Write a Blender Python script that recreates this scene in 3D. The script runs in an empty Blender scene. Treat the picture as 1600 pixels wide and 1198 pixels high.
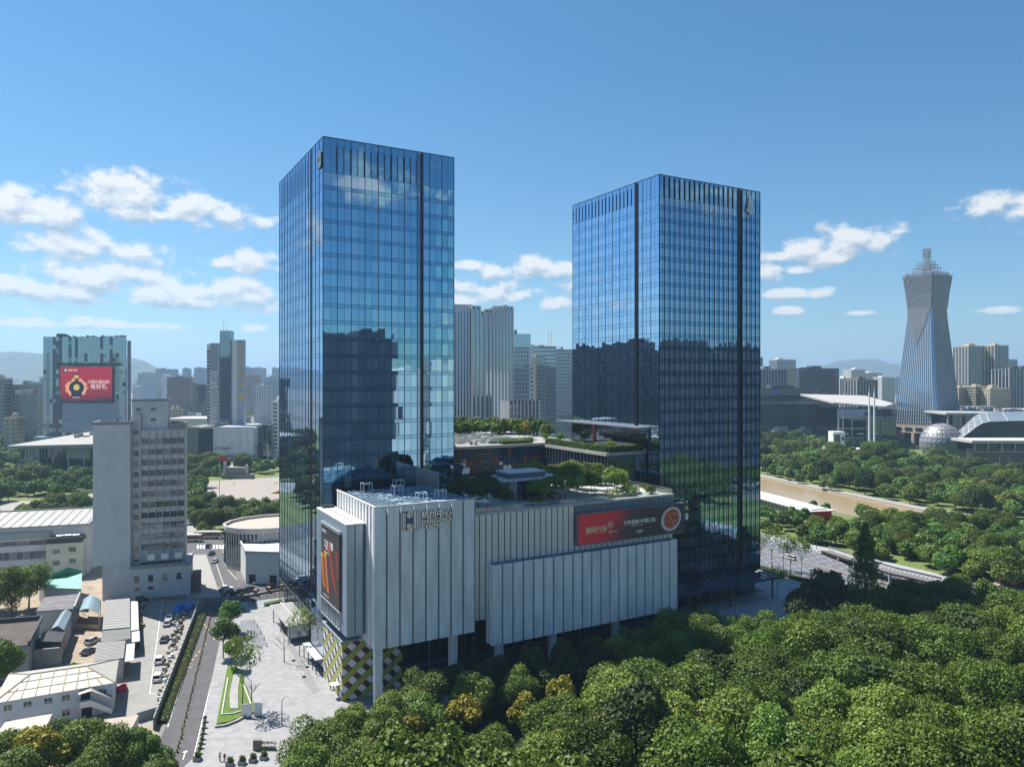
import bpy, math, random
import numpy as np
from mathutils import Vector, Matrix
R = math.radians
random.seed(7)
C = bpy.context.scene.collection
SC = bpy.context.scene
# ---------------------------------------------------------------- camera, light, world
H, F, CX, CY = 72.0, 1150.0, 800.0, 592.0
cam_d = bpy.data.cameras.new('camera'); cam = bpy.data.objects.new('camera', cam_d); C.objects.link(cam)
cam.location = (0, 0, H); cam.rotation_euler = (R(90), 0, 0)
cam_d.sensor_width = 36; cam_d.lens = F / 1600 * 36; cam_d.shift_y = -7 / 1600
cam_d.clip_start = 1; cam_d.clip_end = 90000
SC.camera = cam
SUN_EL = 57.0
SUN_DIR = Vector((0.848 * math.cos(R(SUN_EL)), -0.531 * math.cos(R(SUN_EL)), -math.sin(R(SUN_EL))))
sun_d = bpy.data.lights.new('sun', 'SUN'); sun = bpy.data.objects.new('sun', sun_d); C.objects.link(sun)
sun_d.energy = 4.3; sun_d.angle = R(0.53); sun_d.color = (1, 0.95, 0.87)
sun.rotation_euler = SUN_DIR.to_track_quat('-Z', 'Y').to_euler()
SC.view_settings.view_transform = 'Standard'; SC.view_settings.look = 'None'
SC.view_settings.exposure = 1.12; SC.view_settings.gamma = 1.0; SC.view_settings.use_curve_mapping = False
SC.cycles.max_bounces = 6; SC.cycles.diffuse_bounces = 4; SC.cycles.glossy_bounces = 4
SC.cycles.transmission_bounces = 4; SC.cycles.volume_bounces = 0; SC.cycles.transparent_max_bounces = 8
SC.cycles.use_denoising = True; SC.cycles.sample_clamp_indirect = 6.0
SC.cycles.caustics_reflective = False; SC.cycles.caustics_refractive = False
W = bpy.data.worlds.new('World'); SC.world = W; W.use_nodes = True
def world_nodes():
    nt = W.node_tree; nt.nodes.clear(); L = nt.links.new
    def N(t, **k):
        n = nt.nodes.new(t)
        for a, b in k.items(): setattr(n, a, b)
        return n
    def M(g, op, a, b=None, c=None, clamp=False):
        n = g.nodes.new('ShaderNodeMath'); n.operation = op; n.use_clamp = clamp
        for i, v in enumerate((a, b, c)):
            if v is None: continue
            if isinstance(v, (int, float)): n.inputs[i].default_value = v
            else: g.links.new(v, n.inputs[i])
        return n.outputs[0]
    sky = N('ShaderNodeTexSky', sky_type='NISHITA', sun_disc=False, sun_elevation=R(SUN_EL), sun_rotation=R(SKY_ROT),
            altitude=50, air_density=1.0, dust_density=0.35, ozone_density=3.0)
    # cloud field: a group of (azimuth, elevation) puffs, evaluated here and a step towards the sun
    g = bpy.data.node_groups.new('cloud_field', 'ShaderNodeTree')
    g.interface.new_socket('uv', in_out='INPUT', socket_type='NodeSocketVector')
    g.interface.new_socket('f', in_out='OUTPUT', socket_type='NodeSocketFloat')
    gi = g.nodes.new('NodeGroupInput'); go = g.nodes.new('NodeGroupOutput')
    uv = gi.outputs[0]; best = None
    def V(op, a, b):
        n = g.nodes.new('ShaderNodeVectorMath'); n.operation = op
        g.links.new(a, n.inputs[0])
        if b is not None: n.inputs[1].default_value = b
        return n
    # puffs from the photo as (x, y, half width, half height) in picture units of the sky
    P = CLOUDS
    for (px, py, hw, hh) in P:
        hw *= 1.14; hh *= 1.2
        u = math.atan2(px - CX, F); r = math.hypot(px - CX, F); v = math.atan2(CY - py, r)
        su = F / (F * F + (px - CX) ** 2); sv = math.cos(v) ** 2 / r
        s = V('SUBTRACT', uv, (u, v, 0)).outputs[0]
        m = V('MULTIPLY', s, (1 / (hw * su), 1 / (hh * sv), 0)).outputs[0]
        d = V('LENGTH', m, None).outputs['Value']
        best = d if best is None else M(g, 'SMOOTH_MIN', best, d, 0.25)
    sc = V('MULTIPLY', uv, (1, 1.5, 1)).outputs[0]
    n1 = g.nodes.new('ShaderNodeTexNoise'); n1.inputs['Scale'].default_value = 24; n1.inputs['Detail'].default_value = 10
    n1.inputs['Roughness'].default_value = 0.60; g.links.new(sc, n1.inputs['Vector'])
    n2 = g.nodes.new('ShaderNodeTexNoise'); n2.inputs['Scale'].default_value = 3.1; n2.inputs['Detail'].default_value = 2
    sc2 = V('MULTIPLY', uv, (1, 3.0, 1)).outputs[0]; g.links.new(sc2, n2.inputs['Vector'])
    sep = g.nodes.new('ShaderNodeSeparateXYZ'); g.links.new(uv, sep.inputs[0])
    absu = M(g, 'ABSOLUTE', sep.outputs[0])
    out = M(g, 'MULTIPLY', M(g, 'SUBTRACT', absu, 0.64), 8.0, clamp=True)     # beyond the frame the same kind of cumulus goes on
    lowv = M(g, 'MULTIPLY', M(g, 'SUBTRACT', sep.outputs[1], 0.03), 14.0, clamp=True)
    hiv = M(g, 'MULTIPLY', M(g, 'SUBTRACT', 0.36, sep.outputs[1]), 7.0, clamp=True)
    gen = M(g, 'MULTIPLY', M(g, 'MULTIPLY', M(g, 'SUBTRACT', n2.outputs[0], 0.50), 9.0), M(g, 'MULTIPLY', M(g, 'MULTIPLY', lowv, hiv), out))
    f0 = M(g, 'SUBTRACT', 1.25, M(g, 'MULTIPLY', best, 1.05))
    f0 = M(g, 'MAXIMUM', M(g, 'MAXIMUM', f0, -4.0), M(g, 'SUBTRACT', M(g, 'MULTIPLY', out, M(g, 'ADD', gen, 3.0)), 3.6))
    f = M(g, 'ADD', f0, M(g, 'MULTIPLY', M(g, 'SUBTRACT', n1.outputs[0], 0.5), 3.9))
    g.links.new(f, go.inputs[0])
    tc = N('ShaderNodeTexCoord'); sp = N('ShaderNodeSeparateXYZ'); L(tc.outputs['Generated'], sp.inputs[0])
    u = M(nt, 'ARCTAN2', sp.outputs[0], sp.outputs[1]); v = M(nt, 'ARCSINE', sp.outputs[2])
    cb = N('ShaderNodeCombineXYZ'); L(u, cb.inputs[0]); L(v, cb.inputs[1])
    a = N('ShaderNodeGroup'); a.node_tree = g; L(cb.outputs[0], a.inputs[0])
    off = N('ShaderNodeVectorMath', operation='ADD'); L(cb.outputs[0], off.inputs[0]); off.inputs[1].default_value = (-0.004, 0.010, 0)
    b = N('ShaderNodeGroup'); b.node_tree = g; L(off.outputs[0], b.inputs[0])
    dens = N('ShaderNodeMapRange', interpolation_type='SMOOTHSTEP'); L(a.outputs[0], dens.inputs[0])
    dens.inputs[1].default_value = 0.0; dens.inputs[2].default_value = 0.85
    lit = M(nt, 'ADD', M(nt, 'MULTIPLY', M(nt, 'SUBTRACT', a.outputs[0], b.outputs[0]), 0.95), 0.62, clamp=True)
    ccol = N('ShaderNodeMix', data_type='RGBA'); L(lit, ccol.inputs[0])
    ccol.inputs[6].default_value = (0.42, 0.52, 0.64, 1); ccol.inputs[7].default_value = (0.98, 0.98, 0.97, 1)
    el = N('ShaderNodeMapRange'); L(v, el.inputs[0]); el.inputs[1].default_value = 0.0; el.inputs[2].default_value = 0.40
    tn = N('ShaderNodeMix', data_type='RGBA'); L(el.outputs[0], tn.inputs[0]); tn.inputs[6].default_value = (0.56, 0.72, 0.80, 1); tn.inputs[7].default_value = (0.325, 0.68, 0.81, 1)
    tm = N('ShaderNodeMix', data_type='RGBA', blend_type='MULTIPLY'); tm.inputs[0].default_value = 1; L(sky.outputs[0], tm.inputs[6]); L(tn.outputs[2], tm.inputs[7])
    bg1 = N('ShaderNodeBackground'); L(tm.outputs[2], bg1.inputs[0]); bg1.inputs[1].default_value = SKY_STR
    bg2 = N('ShaderNodeBackground'); L(ccol.outputs[2], bg2.inputs[0]); bg2.inputs[1].default_value = 0.46
    mx = N('ShaderNodeMixShader'); L(M(nt, 'MULTIPLY', dens.outputs[0], 0.93), mx.inputs[0]); L(bg1.outputs[0], mx.inputs[1]); L(bg2.outputs[0], mx.inputs[2])
    o = N('ShaderNodeOutputWorld'); L(mx.outputs[0], o.inputs[0])
    W.cycles.sampling_method = 'MANUAL'; W.cycles.sample_map_resolution = 512
SKY_STR = 0.071; SKY_ROT = -57.9; HAZE = 1.3e-4
CLOUDS = [(20, 322, 60, 28), (80, 328, 75, 22), (-60, 315, 70, 30), (150, 305, 52, 26), (215, 308, 80, 34), (290, 325, 70, 24), (350, 336, 34, 16), (412, 346, 26, 9),
    (60, 380, 50, 17), (120, 385, 80, 26), (200, 396, 60, 16), (95, 425, 50, 18), (30, 450, 70, 22), (150, 440, 90, 22), (215, 430, 70, 20), (330, 455, 70, 22),
    (260, 458, 90, 16), (400, 465, 60, 22), (345, 410, 26, 9), (405, 412, 42, 16), (165, 506, 26, 6), (215, 508, 90, 7), (40, 505, 60, 6), (125, 500, 22, 5), (400, 512, 20, 6), (90, 455, 110, 16), (250, 448, 70, 20), (300, 470, 110, 12), (60, 340, 70, 14), (240, 335, 90, 14),
    (775, 424, 34, 13), (825, 418, 38, 17), (875, 424, 50, 16), (725, 416, 28, 8), (720, 446, 40, 10), (770, 456, 58, 15), (810, 460, 26, 9), (715, 468, 40, 9), (865, 474, 32, 9),
    (470, 470, 60, 20), (560, 430, 70, 20), (940, 440, 60, 16),
    (1325, 380, 55, 26), (1365, 385, 34, 16), (1260, 388, 45, 18), (1300, 402, 50, 14), (1215, 400, 30, 9), (1200, 425, 24, 14), (1245, 422, 22, 9), (1235, 458, 56, 8), (1238, 486, 20, 6),
    (1345, 489, 22, 3), (1560, 484, 24, 5), (1550, 325, 50, 17), (1600, 330, 60, 20), (1650, 320, 60, 20)]
world_nodes()
# ---------------------------------------------------------------- materials
MATS = {}
def mat(name, col, rough=0.7, metal=0.0, var=0.0, scale=1.0, spec=0.4, bump=0.0, rand=0.0, detail=4, col2=None, stretch=None):
    if name in MATS: return MATS[name]
    m = bpy.data.materials.new(name); m.use_nodes = True; MATS[name] = m
    nt = m.node_tree; P = nt.nodes['Principled BSDF']; L = nt.links.new
    P.inputs['Base Color'].default_value = (*col, 1); P.inputs['Roughness'].default_value = rough
    P.inputs['Metallic'].default_value = metal; P.inputs['Specular IOR Level'].default_value = spec
    if var or bump or col2:
        tc = nt.nodes.new('ShaderNodeTexCoord'); nz = nt.nodes.new('ShaderNodeTexNoise')
        nz.inputs['Scale'].default_value = scale; nz.inputs['Detail'].default_value = detail; nz.inputs['Roughness'].default_value = 0.6
        src = tc.outputs['Object']
        if stretch:
            mp = nt.nodes.new('ShaderNodeMapping'); mp.inputs['Scale'].default_value = stretch; L(src, mp.inputs[0]); src = mp.outputs[0]
        L(src, nz.inputs['Vector'])
        mr = nt.nodes.new('ShaderNodeMapRange'); mr.inputs[1].default_value = 0.3; mr.inputs[2].default_value = 0.7; L(nz.outputs[0], mr.inputs[0])
        mx = nt.nodes.new('ShaderNodeMix'); mx.data_type = 'RGBA'; L(mr.outputs[0], mx.inputs[0])
        lo = tuple(c * (1 - var) for c in col); hi = col2 if col2 else tuple(min(1, c * (1 + var)) for c in col)
        mx.inputs[6].default_value = (*lo, 1); mx.inputs[7].default_value = (*hi, 1)
        last = mx.outputs[2]
        if bump:
            bp = nt.nodes.new('ShaderNodeBump'); bp.inputs['Strength'].default_value = bump; L(nz.outputs[0], bp.inputs['Height']); L(bp.outputs[0], P.inputs['Normal'])
    else: last = None
    if rand:
        oi = nt.nodes.new('ShaderNodeObjectInfo'); hs = nt.nodes.new('ShaderNodeHueSaturation')
        a = nt.nodes.new('ShaderNodeMapRange'); a.inputs[3].default_value = 1 - rand; a.inputs[4].default_value = 1 + rand; L(oi.outputs['Random'], a.inputs[0])
        L(a.outputs[0], hs.inputs['Value'])
        if last is not None: L(last, hs.inputs['Color'])
        else: hs.inputs['Color'].default_value = (*col, 1)
        last = hs.outputs[0]
    if last is not None: L(last, P.inputs['Base Color'])
    return m
def leafmat(name, c1, c2, rand=0.25, hue=0.03):
    m = bpy.data.materials.new(name); m.use_nodes = True; MATS[name] = m
    nt = m.node_tree; nt.nodes.clear(); L = nt.links.new; N = nt.nodes.new
    tc = N('ShaderNodeTexCoord'); nz = N('ShaderNodeTexNoise'); nz.inputs['Scale'].default_value = 0.9; nz.inputs['Detail'].default_value = 5; nz.inputs['Roughness'].default_value = .7
    L(tc.outputs['Object'], nz.inputs['Vector'])
    mr = N('ShaderNodeMapRange'); mr.inputs[1].default_value = .35; mr.inputs[2].default_value = .65; L(nz.outputs[0], mr.inputs[0])
    mx = N('ShaderNodeMix'); mx.data_type = 'RGBA'; L(mr.outputs[0], mx.inputs[0]); mx.inputs[6].default_value = (*c1, 1); mx.inputs[7].default_value = (*c2, 1)
    oi = N('ShaderNodeObjectInfo'); hs = N('ShaderNodeHueSaturation')
    a = N('ShaderNodeMapRange'); a.inputs[3].default_value = 1 - rand; a.inputs[4].default_value = 1 + rand; L(oi.outputs['Random'], a.inputs[0]); L(a.outputs[0], hs.inputs['Value'])
    mm = N('ShaderNodeMath'); mm.operation = 'MULTIPLY'; mm.inputs[1].default_value = 7.31; L(oi.outputs['Random'], mm.inputs[0])
    fr = N('ShaderNodeMath'); fr.operation = 'FRACT'; L(mm.outputs[0], fr.inputs[0])
    b = N('ShaderNodeMapRange'); b.inputs[3].default_value = .5 - hue; b.inputs[4].default_value = .5 + hue; L(fr.outputs[0], b.inputs[0]); L(b.outputs[0], hs.inputs['Hue'])
    L(mx.outputs[2], hs.inputs['Color'])
    d = N('ShaderNodeBsdfPrincipled'); d.inputs['Roughness'].default_value = .55; d.inputs['Specular IOR Level'].default_value = .3; L(hs.outputs[0], d.inputs['Base Color'])
    t = N('ShaderNodeBsdfTranslucent'); L(hs.outputs[0], t.inputs[0])
    ms = N('ShaderNodeMixShader'); ms.inputs[0].default_value = .25; L(d.outputs[0], ms.inputs[1]); L(t.outputs[0], ms.inputs[2])
    o = N('ShaderNodeOutputMaterial'); L(ms.outputs[0], o.inputs[0]); return m
def glassmat(name, tint, body=(0.01, 0.02, 0.035), refl=0.8, rough=0.02, rand=0.12, wav=0.0):
    """coated curtain-wall glass: mirror layer over a dark body"""
    m = bpy.data.materials.new(name); m.use_nodes = True; MATS[name] = m
    nt = m.node_tree; nt.nodes.clear(); L = nt.links.new; N = nt.nodes.new
    gl = N('ShaderNodeBsdfGlossy'); gl.inputs['Color'].default_value = (*tint, 1); gl.inputs['Roughness'].default_value = rough
    df = N('ShaderNodeBsdfDiffuse'); df.inputs['Color'].default_value = (*body, 1)
    lw = N('ShaderNodeFresnel'); lw.inputs['IOR'].default_value = 1.6
    mr = N('ShaderNodeMapRange'); mr.inputs[3].default_value = refl; mr.inputs[4].default_value = 1.0; L(lw.outputs[0], mr.inputs[0])
    ms = N('ShaderNodeMixShader'); L(mr.outputs[0], ms.inputs[0]); L(df.outputs[0], ms.inputs[1]); L(gl.outputs[0], ms.inputs[2])
    if wav:
        tc = N('ShaderNodeTexCoord'); nz = N('ShaderNodeTexNoise'); nz.inputs['Scale'].default_value = .35; nz.inputs['Detail'].default_value = 2
        L(tc.outputs['Object'], nz.inputs['Vector']); bp = N('ShaderNodeBump'); bp.inputs['Strength'].default_value = wav; bp.inputs['Distance'].default_value = .05
        L(nz.outputs[0], bp.inputs['Height']); L(bp.outputs[0], gl.inputs['Normal'])
    o = N('ShaderNodeOutputMaterial'); L(ms.outputs[0], o.inputs[0]); return m
# ---------------------------------------------------------------- geometry helpers
def gp(px, py, z=0.0):
    Y = (H - z) * F / (py - CY); return ((px - CX) * Y / F, Y)
def xa(px, Y): return (px - CX) * Y / F
def zy(py, Y): return H - (py - CY) * Y / F
class MB:
    def __init__(s): s.v = []; s.f = []; s.m = []
    def add(s, vs, fs, m=0):
        n = len(s.v); s.v += [tuple(v) for v in vs]; s.f += [tuple(n + i for i in f) for f in fs]; s.m += [m] * len(fs)
    def box(s, x0, x1, y0, y1, z0, z1, m=0):
        s.add([(x0, y0, z0), (x1, y0, z0), (x1, y1, z0), (x0, y1, z0), (x0, y0, z1), (x1, y0, z1), (x1, y1, z1), (x0, y1, z1)],
              [(3, 2, 1, 0), (4, 5, 6, 7), (0, 1, 5, 4), (1, 2, 6, 5), (2, 3, 7, 6), (3, 0, 4, 7)], m)
    def quad(s, a, b, c, d, m=0): s.add([a, b, c, d], [(0, 1, 2, 3)], m)
    def prism(s, poly, z0, z1, m=0, top=None):
        n = len(poly); t = top or poly
        ar = sum(poly[i][0] * poly[(i + 1) % n][1] - poly[(i + 1) % n][0] * poly[i][1] for i in range(n))
        if ar < 0: poly = poly[::-1]; t = t[::-1]
        s.add([(p[0], p[1], z0) for p in poly] + [(p[0], p[1], z1) for p in t],
              [tuple(range(n - 1, -1, -1)), tuple(range(n, 2 * n))] + [(i, (i + 1) % n, n + (i + 1) % n, n + i) for i in range(n)], m)
    def sheet(s, poly, z, m=0):
        ar = sum(poly[i][0] * poly[(i + 1) % len(poly)][1] - poly[(i + 1) % len(poly)][0] * poly[i][1] for i in range(len(poly)))
        if ar < 0: poly = poly[::-1]
        s.add([(p[0], p[1], z) for p in poly], [tuple(range(len(poly)))], m)
    def bar(s, p, q, w, h=None, m=0):
        h = h or w; p = Vector(p); q = Vector(q); d = (q - p); 
        if d.length < 1e-6: return
        d.normalize(); up = Vector((0, 0, 1)) if abs(d.z) < .95 else Vector((1, 0, 0))
        a = d.cross(up).normalized() * w / 2; b = a.cross(d).normalized() * h / 2
        s.add([p - a - b, p + a - b, p + a + b, p - a + b, q - a - b, q + a - b, q + a + b, q - a + b],
              [(0, 1, 2, 3), (7, 6, 5, 4), (4, 5, 1, 0), (5, 6, 2, 1), (6, 7, 3, 2), (7, 4, 0, 3)], m)
    def cyl(s, p, q, r0, r1=None, n=8, m=0):
        r1 = r0 if r1 is None else r1; p = Vector(p); q = Vector(q); d = (q - p).normalized()
        up = Vector((0, 0, 1)) if abs(d.z) < .95 else Vector((1, 0, 0)); a = d.cross(up).normalized(); b = a.cross(d)
        A = [p + (a * math.cos(t) + b * math.sin(t)) * r0 for t in (2 * math.pi * i / n for i in range(n))]
        B = [q + (a * math.cos(t) + b * math.sin(t)) * r1 for t in (2 * math.pi * i / n for i in range(n))]
        s.add(A + B, [tuple(range(n)), tuple(range(2 * n - 1, n - 1, -1))] + [(i, n + i, n + (i + 1) % n, (i + 1) % n) for i in range(n)], m)
    def ball(s, c, r, nu=8, nv=5, m=0, jit=0.0):
        vs = [(c[0], c[1], c[2] - r[2])]
        for j in range(1, nv):
            t = -math.pi / 2 + math.pi * j / nv
            for i in range(nu):
                p = 2 * math.pi * i / nu; k = 1 + random.uniform(-jit, jit)
                vs.append((c[0] + r[0] * k * math.cos(t) * math.cos(p), c[1] + r[1] * k * math.cos(t) * math.sin(p), c[2] + r[2] * k * math.sin(t)))
        vs.append((c[0], c[1], c[2] + r[2])); fs = []
        for i in range(nu): fs.append((0, 1 + (i + 1) % nu, 1 + i))
        for j in range(nv - 2):
            for i in range(nu): a = 1 + j * nu; fs.append((a + i, a + (i + 1) % nu, a + nu + (i + 1) % nu, a + nu + i))
        a = 1 + (nv - 2) * nu; e = len(vs) - 1
        for i in range(nu): fs.append((a + i, a + (i + 1) % nu, e))
        s.add(vs, fs, m)
    def mesh(s, name, mats, off=(0, 0, 0)):
        me = bpy.data.meshes.new(name)
        me.from_pydata([(x - off[0], y - off[1], z - off[2]) for x, y, z in s.v], [], s.f)
        for mm in (mats if isinstance(mats, (list, tuple)) else [mats]): me.materials.append(mm)
        if any(s.m): me.polygons.foreach_set('material_index', s.m)
        me.update(); return me
def link(name, data, parent=None, loc=(0, 0, 0), rot=(0, 0, 0), scale=(1, 1, 1)):
    o = bpy.data.objects.new(name, data); C.objects.link(o); o.location = loc; o.rotation_euler = rot; o.scale = scale
    if parent is not None: o.parent = parent
    return o
class Frame:
    def __init__(s, ang, ox=0, oy=0): s.ang = R(ang); s.c = math.cos(s.ang); s.s = math.sin(s.ang); s.ox = ox; s.oy = oy
    def w(s, a, b): return (s.ox + a * s.c - b * s.s, s.oy + a * s.s + b * s.c)
    def loc(s, x, y): x -= s.ox; y -= s.oy; return (x * s.c + y * s.s, -x * s.s + y * s.c)
WF = Frame(0); PF = Frame(29.54)
class Thing:
    """an Empty at the thing's base; parts are built in the coordinates of its frame"""
    def __init__(s, name, label, cat, a, b, z=0.0, fr=WF, group=None):
        s.fr = fr; s.off = (a, b, z); x, y = fr.w(a, b)
        s.root = link(name, None, None, (x, y, z), (0, 0, fr.ang)); s.root.empty_display_size = .5
        s.root['label'] = label; s.root['category'] = cat
        if group: s.root['group'] = group
    def part(s, name, mb, mats, parent=None, label=None, stuff=False):
        o = link(name, mb.mesh(name, mats, s.off), parent or s.root)
        if label: o['label'] = label
        if stuff: o['kind'] = 'stuff'
        return o
    def piece(s, name, size, m, a, b, z, rot=(0, 0, 0), parent=None):
        """one of many alike pieces: a box that shares its mesh; a, b, z is its centre"""
        return link(name, boxmesh(name, size, m), parent or s.root, (a - s.off[0], b - s.off[1], z - s.off[2]), rot)
_bx = {}
def boxmesh(name, size, m):
    k = (name, tuple(round(v, 3) for v in size), m.name)
    if k not in _bx:
        b = MB(); x, y, z = (v / 2 for v in size); b.box(-x, x, -y, y, -z, z); _bx[k] = b.mesh(name, m)
    return _bx[k]
def single(name, mb, mats, label, cat, a=0, b=0, z=0.0, fr=WF, group=None, kind=None):
    x, y = fr.w(a, b); o = link(name, mb.mesh(name, mats, (a, b, z)), None, (x, y, z), (0, 0, fr.ang))
    if label: o['label'] = label; o['category'] = cat
    if group: o['group'] = group
    if kind: o['kind'] = kind
    return o
def structure(name, mb, mats, fr=WF, kind='structure'):
    o = link(name, mb.mesh(name, mats), None, (0, 0, 0), (0, 0, fr.ang)); o['kind'] = kind; return o
def dup(root, loc, rotz=0.0, scale=1.0, label=None, group=None):
    r = root.copy(); C.objects.link(r); r.location = loc; r.rotation_euler = (0, 0, rotz); r.scale = (scale,) * 3 if isinstance(scale, (int, float)) else scale
    if label: r['label'] = label
    if group: r['group'] = group
    for ch in root.children:
        c = ch.copy(); C.objects.link(c); c.parent = r
        for g in ch.children: d = g.copy(); C.objects.link(d); d.parent = c
    return r
def text_mesh(body, size, m, depth=0.05, align='LEFT', spacing=1.0, fat=.012):
    cu = bpy.data.curves.new('t', 'FONT'); cu.body = body; cu.size = size; cu.extrude = depth; cu.align_x = align; cu.space_character = spacing; cu.offset = size * fat
    cu.resolution_u = 2
    o = bpy.data.objects.new('t', cu); C.objects.link(o); dg = bpy.context.evaluated_depsgraph_get()
    me = bpy.data.meshes.new_from_object(o.evaluated_get(dg)); bpy.data.objects.remove(o)
    me.materials.clear(); me.materials.append(m); return me
def lettering(body, size, m, T, a, b, z, yaw, depth=.05, name='lettering', align='LEFT', spacing=1.0, parent=None):
    """upright text on a wall; yaw turns it round the vertical in the frame of T"""
    return link(name, text_mesh(body, size, m, depth, align, spacing), parent or T.root, (a - T.off[0], b - T.off[1], z - T.off[2]), (R(90), 0, yaw))
M_ = mat
white_tile = None
# ================================================================ materials of the place
def tilemat(name, c1, c2, mort, bw=.9, bh=.42, k=(1, 1)):
    m = bpy.data.materials.new(name); m.use_nodes = True; MATS[name] = m
    nt = m.node_tree; P = nt.nodes['Principled BSDF']; L = nt.links.new; N = nt.nodes.new
    tc = N('ShaderNodeTexCoord'); g = N('ShaderNodeNewGeometry'); sp = N('ShaderNodeSeparateXYZ'); L(g.outputs['Position'], sp.inputs[0])
    a = N('ShaderNodeMath'); a.operation = 'MULTIPLY'; a.inputs[1].default_value = k[0]; L(sp.outputs[0], a.inputs[0])
    b = N('ShaderNodeMath'); b.operation = 'MULTIPLY_ADD'; b.inputs[1].default_value = k[1]; L(sp.outputs[1], b.inputs[0]); L(a.outputs[0], b.inputs[2])
    cb = N('ShaderNodeCombineXYZ'); L(b.outputs[0], cb.inputs[0]); L(sp.outputs[2], cb.inputs[1])
    br = N('ShaderNodeTexBrick'); br.inputs['Scale'].default_value = 1; br.inputs['Brick Width'].default_value = bw; br.inputs['Row Height'].default_value = bh
    br.inputs['Mortar Size'].default_value = .03; br.inputs['Color1'].default_value = (*c1, 1); br.inputs['Color2'].default_value = (*c2, 1); br.inputs['Mortar'].default_value = (*mort, 1)
    L(cb.outputs[0], br.inputs['Vector']); L(br.outputs[0], P.inputs['Base Color']); P.inputs['Roughness'].default_value = .6
    nz = N('ShaderNodeTexNoise'); nz.inputs['Scale'].default_value = .5; nz.inputs['Detail'].default_value = 6; mpp = N('ShaderNodeMapping'); mpp.inputs['Scale'].default_value = (1, 1, .18); L(g.outputs['Position'], mpp.inputs[0]); L(mpp.outputs[0], nz.inputs['Vector'])
    mx = N('ShaderNodeMix'); mx.data_type = 'RGBA'; mx.blend_type = 'MULTIPLY'; mx.inputs[0].default_value = .8
    rp = N('ShaderNodeMapRange'); rp.inputs[1].default_value = .3; rp.inputs[2].default_value = .7; rp.inputs[3].default_value = .72; rp.inputs[4].default_value = 1.08; L(nz.outputs[0], rp.inputs[0])
    L(br.outputs[0], mx.inputs[6]); L(rp.outputs[0], mx.inputs[7]); L(mx.outputs[2], P.inputs['Base Color']); return m
pf = (PF.c, PF.s)
white_tile = tilemat('white_tile', (.82, .82, .81), (.77, .78, .78), (.60, .61, .63), k=(PF.c - PF.s, PF.s + PF.c))
groove_m = mat('groove_metal', (.13, .17, .22), .5, .3)
fin_m = mat('fin_metal', (.64, .65, .64), .42, .35, var=.12, scale=.4, stretch=(1, 1, .12))
fin_blue = mat('fin_blue_metal', (.36, .42, .50), .38, .45, var=.12, scale=.5, stretch=(1, 1, .1))
dark_glass = glassmat('dark_glass', (.20, .25, .32), (.008, .012, .018), .55, .03)
lobby_glass = glassmat('lobby_glass', (.5, .55, .62), (.06, .07, .09), .45, .03)
glassA = [glassmat('tower_glass_a', (.24, .46, .62), refl=.87, wav=.06), glassmat('tower_glass_b', (.215, .43, .59), refl=.85, wav=.08), glassmat('tower_glass_c', (.265, .49, .65), refl=.87, wav=.07)]
glass_core = glassmat('tower_core_glass', (.20, .30, .42), refl=.8, wav=.02)
glass_left = [glassmat('side_glass_a', (.46, .62, .80), refl=.92, wav=.04), glassmat('side_glass_b', (.41, .58, .77), refl=.92, wav=.05), glassmat('side_glass_c', (.50, .65, .82), refl=.92, wav=.04)]
spandrel_m = glassmat('spandrel_glass', (.18, .38, .56), (.006, .016, .04), .82)
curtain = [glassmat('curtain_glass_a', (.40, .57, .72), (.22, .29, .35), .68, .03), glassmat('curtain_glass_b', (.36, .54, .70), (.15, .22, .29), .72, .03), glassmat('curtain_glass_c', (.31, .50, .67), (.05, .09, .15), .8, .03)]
corner_sky_tint = [glassmat('corner_sky_glass_a', (.34, .60, .70), (.10, .20, .25), .8, .03), glassmat('corner_sky_glass_b', (.24, .46, .58), (.05, .11, .16), .8, .03)]  # opaque panes; sky brightness seen through the corner is put into their colour
mull = mat('mullion_dark', (.02, .03, .045), .4, .5)
fin_red = mat('fin_dark_red', (.075, .05, .065), .4, .6)
steel = mat('steel_light', (.55, .58, .60), .35, .7)
steel_blue = mat('steel_blue_paint', (.30, .42, .52), .5)
roof_dark = mat('roof_membrane_dark', (.035, .06, .085), .8, var=.5, scale=.5)
conc = mat('concrete_grey', (.29, .29, .28), .8, var=.15, scale=.6)
conc_l = mat('concrete_light', (.44, .43, .415), .8, var=.12, scale=.3)
deck_m = mat('terrace_stone', (.46, .445, .42), .7, var=.08, scale=.8)
stone_w = mat('white_stone', (.70, .69, .67), .6, var=.05, scale=.5)
black_m = mat('black_paint', (.015, .015, .017), .5)
dark_m = mat('charcoal_metal', (.05, .055, .06), .5, .3)
white_p = mat('white_paint', (.78, .78, .77), .5)
hedge_m = leafmat('hedge_leaf', (.045, .09, .015), (.10, .16, .03), .15)
soil = mat('soil', (.06, .045, .03), .95, var=.3, scale=1)
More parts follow.
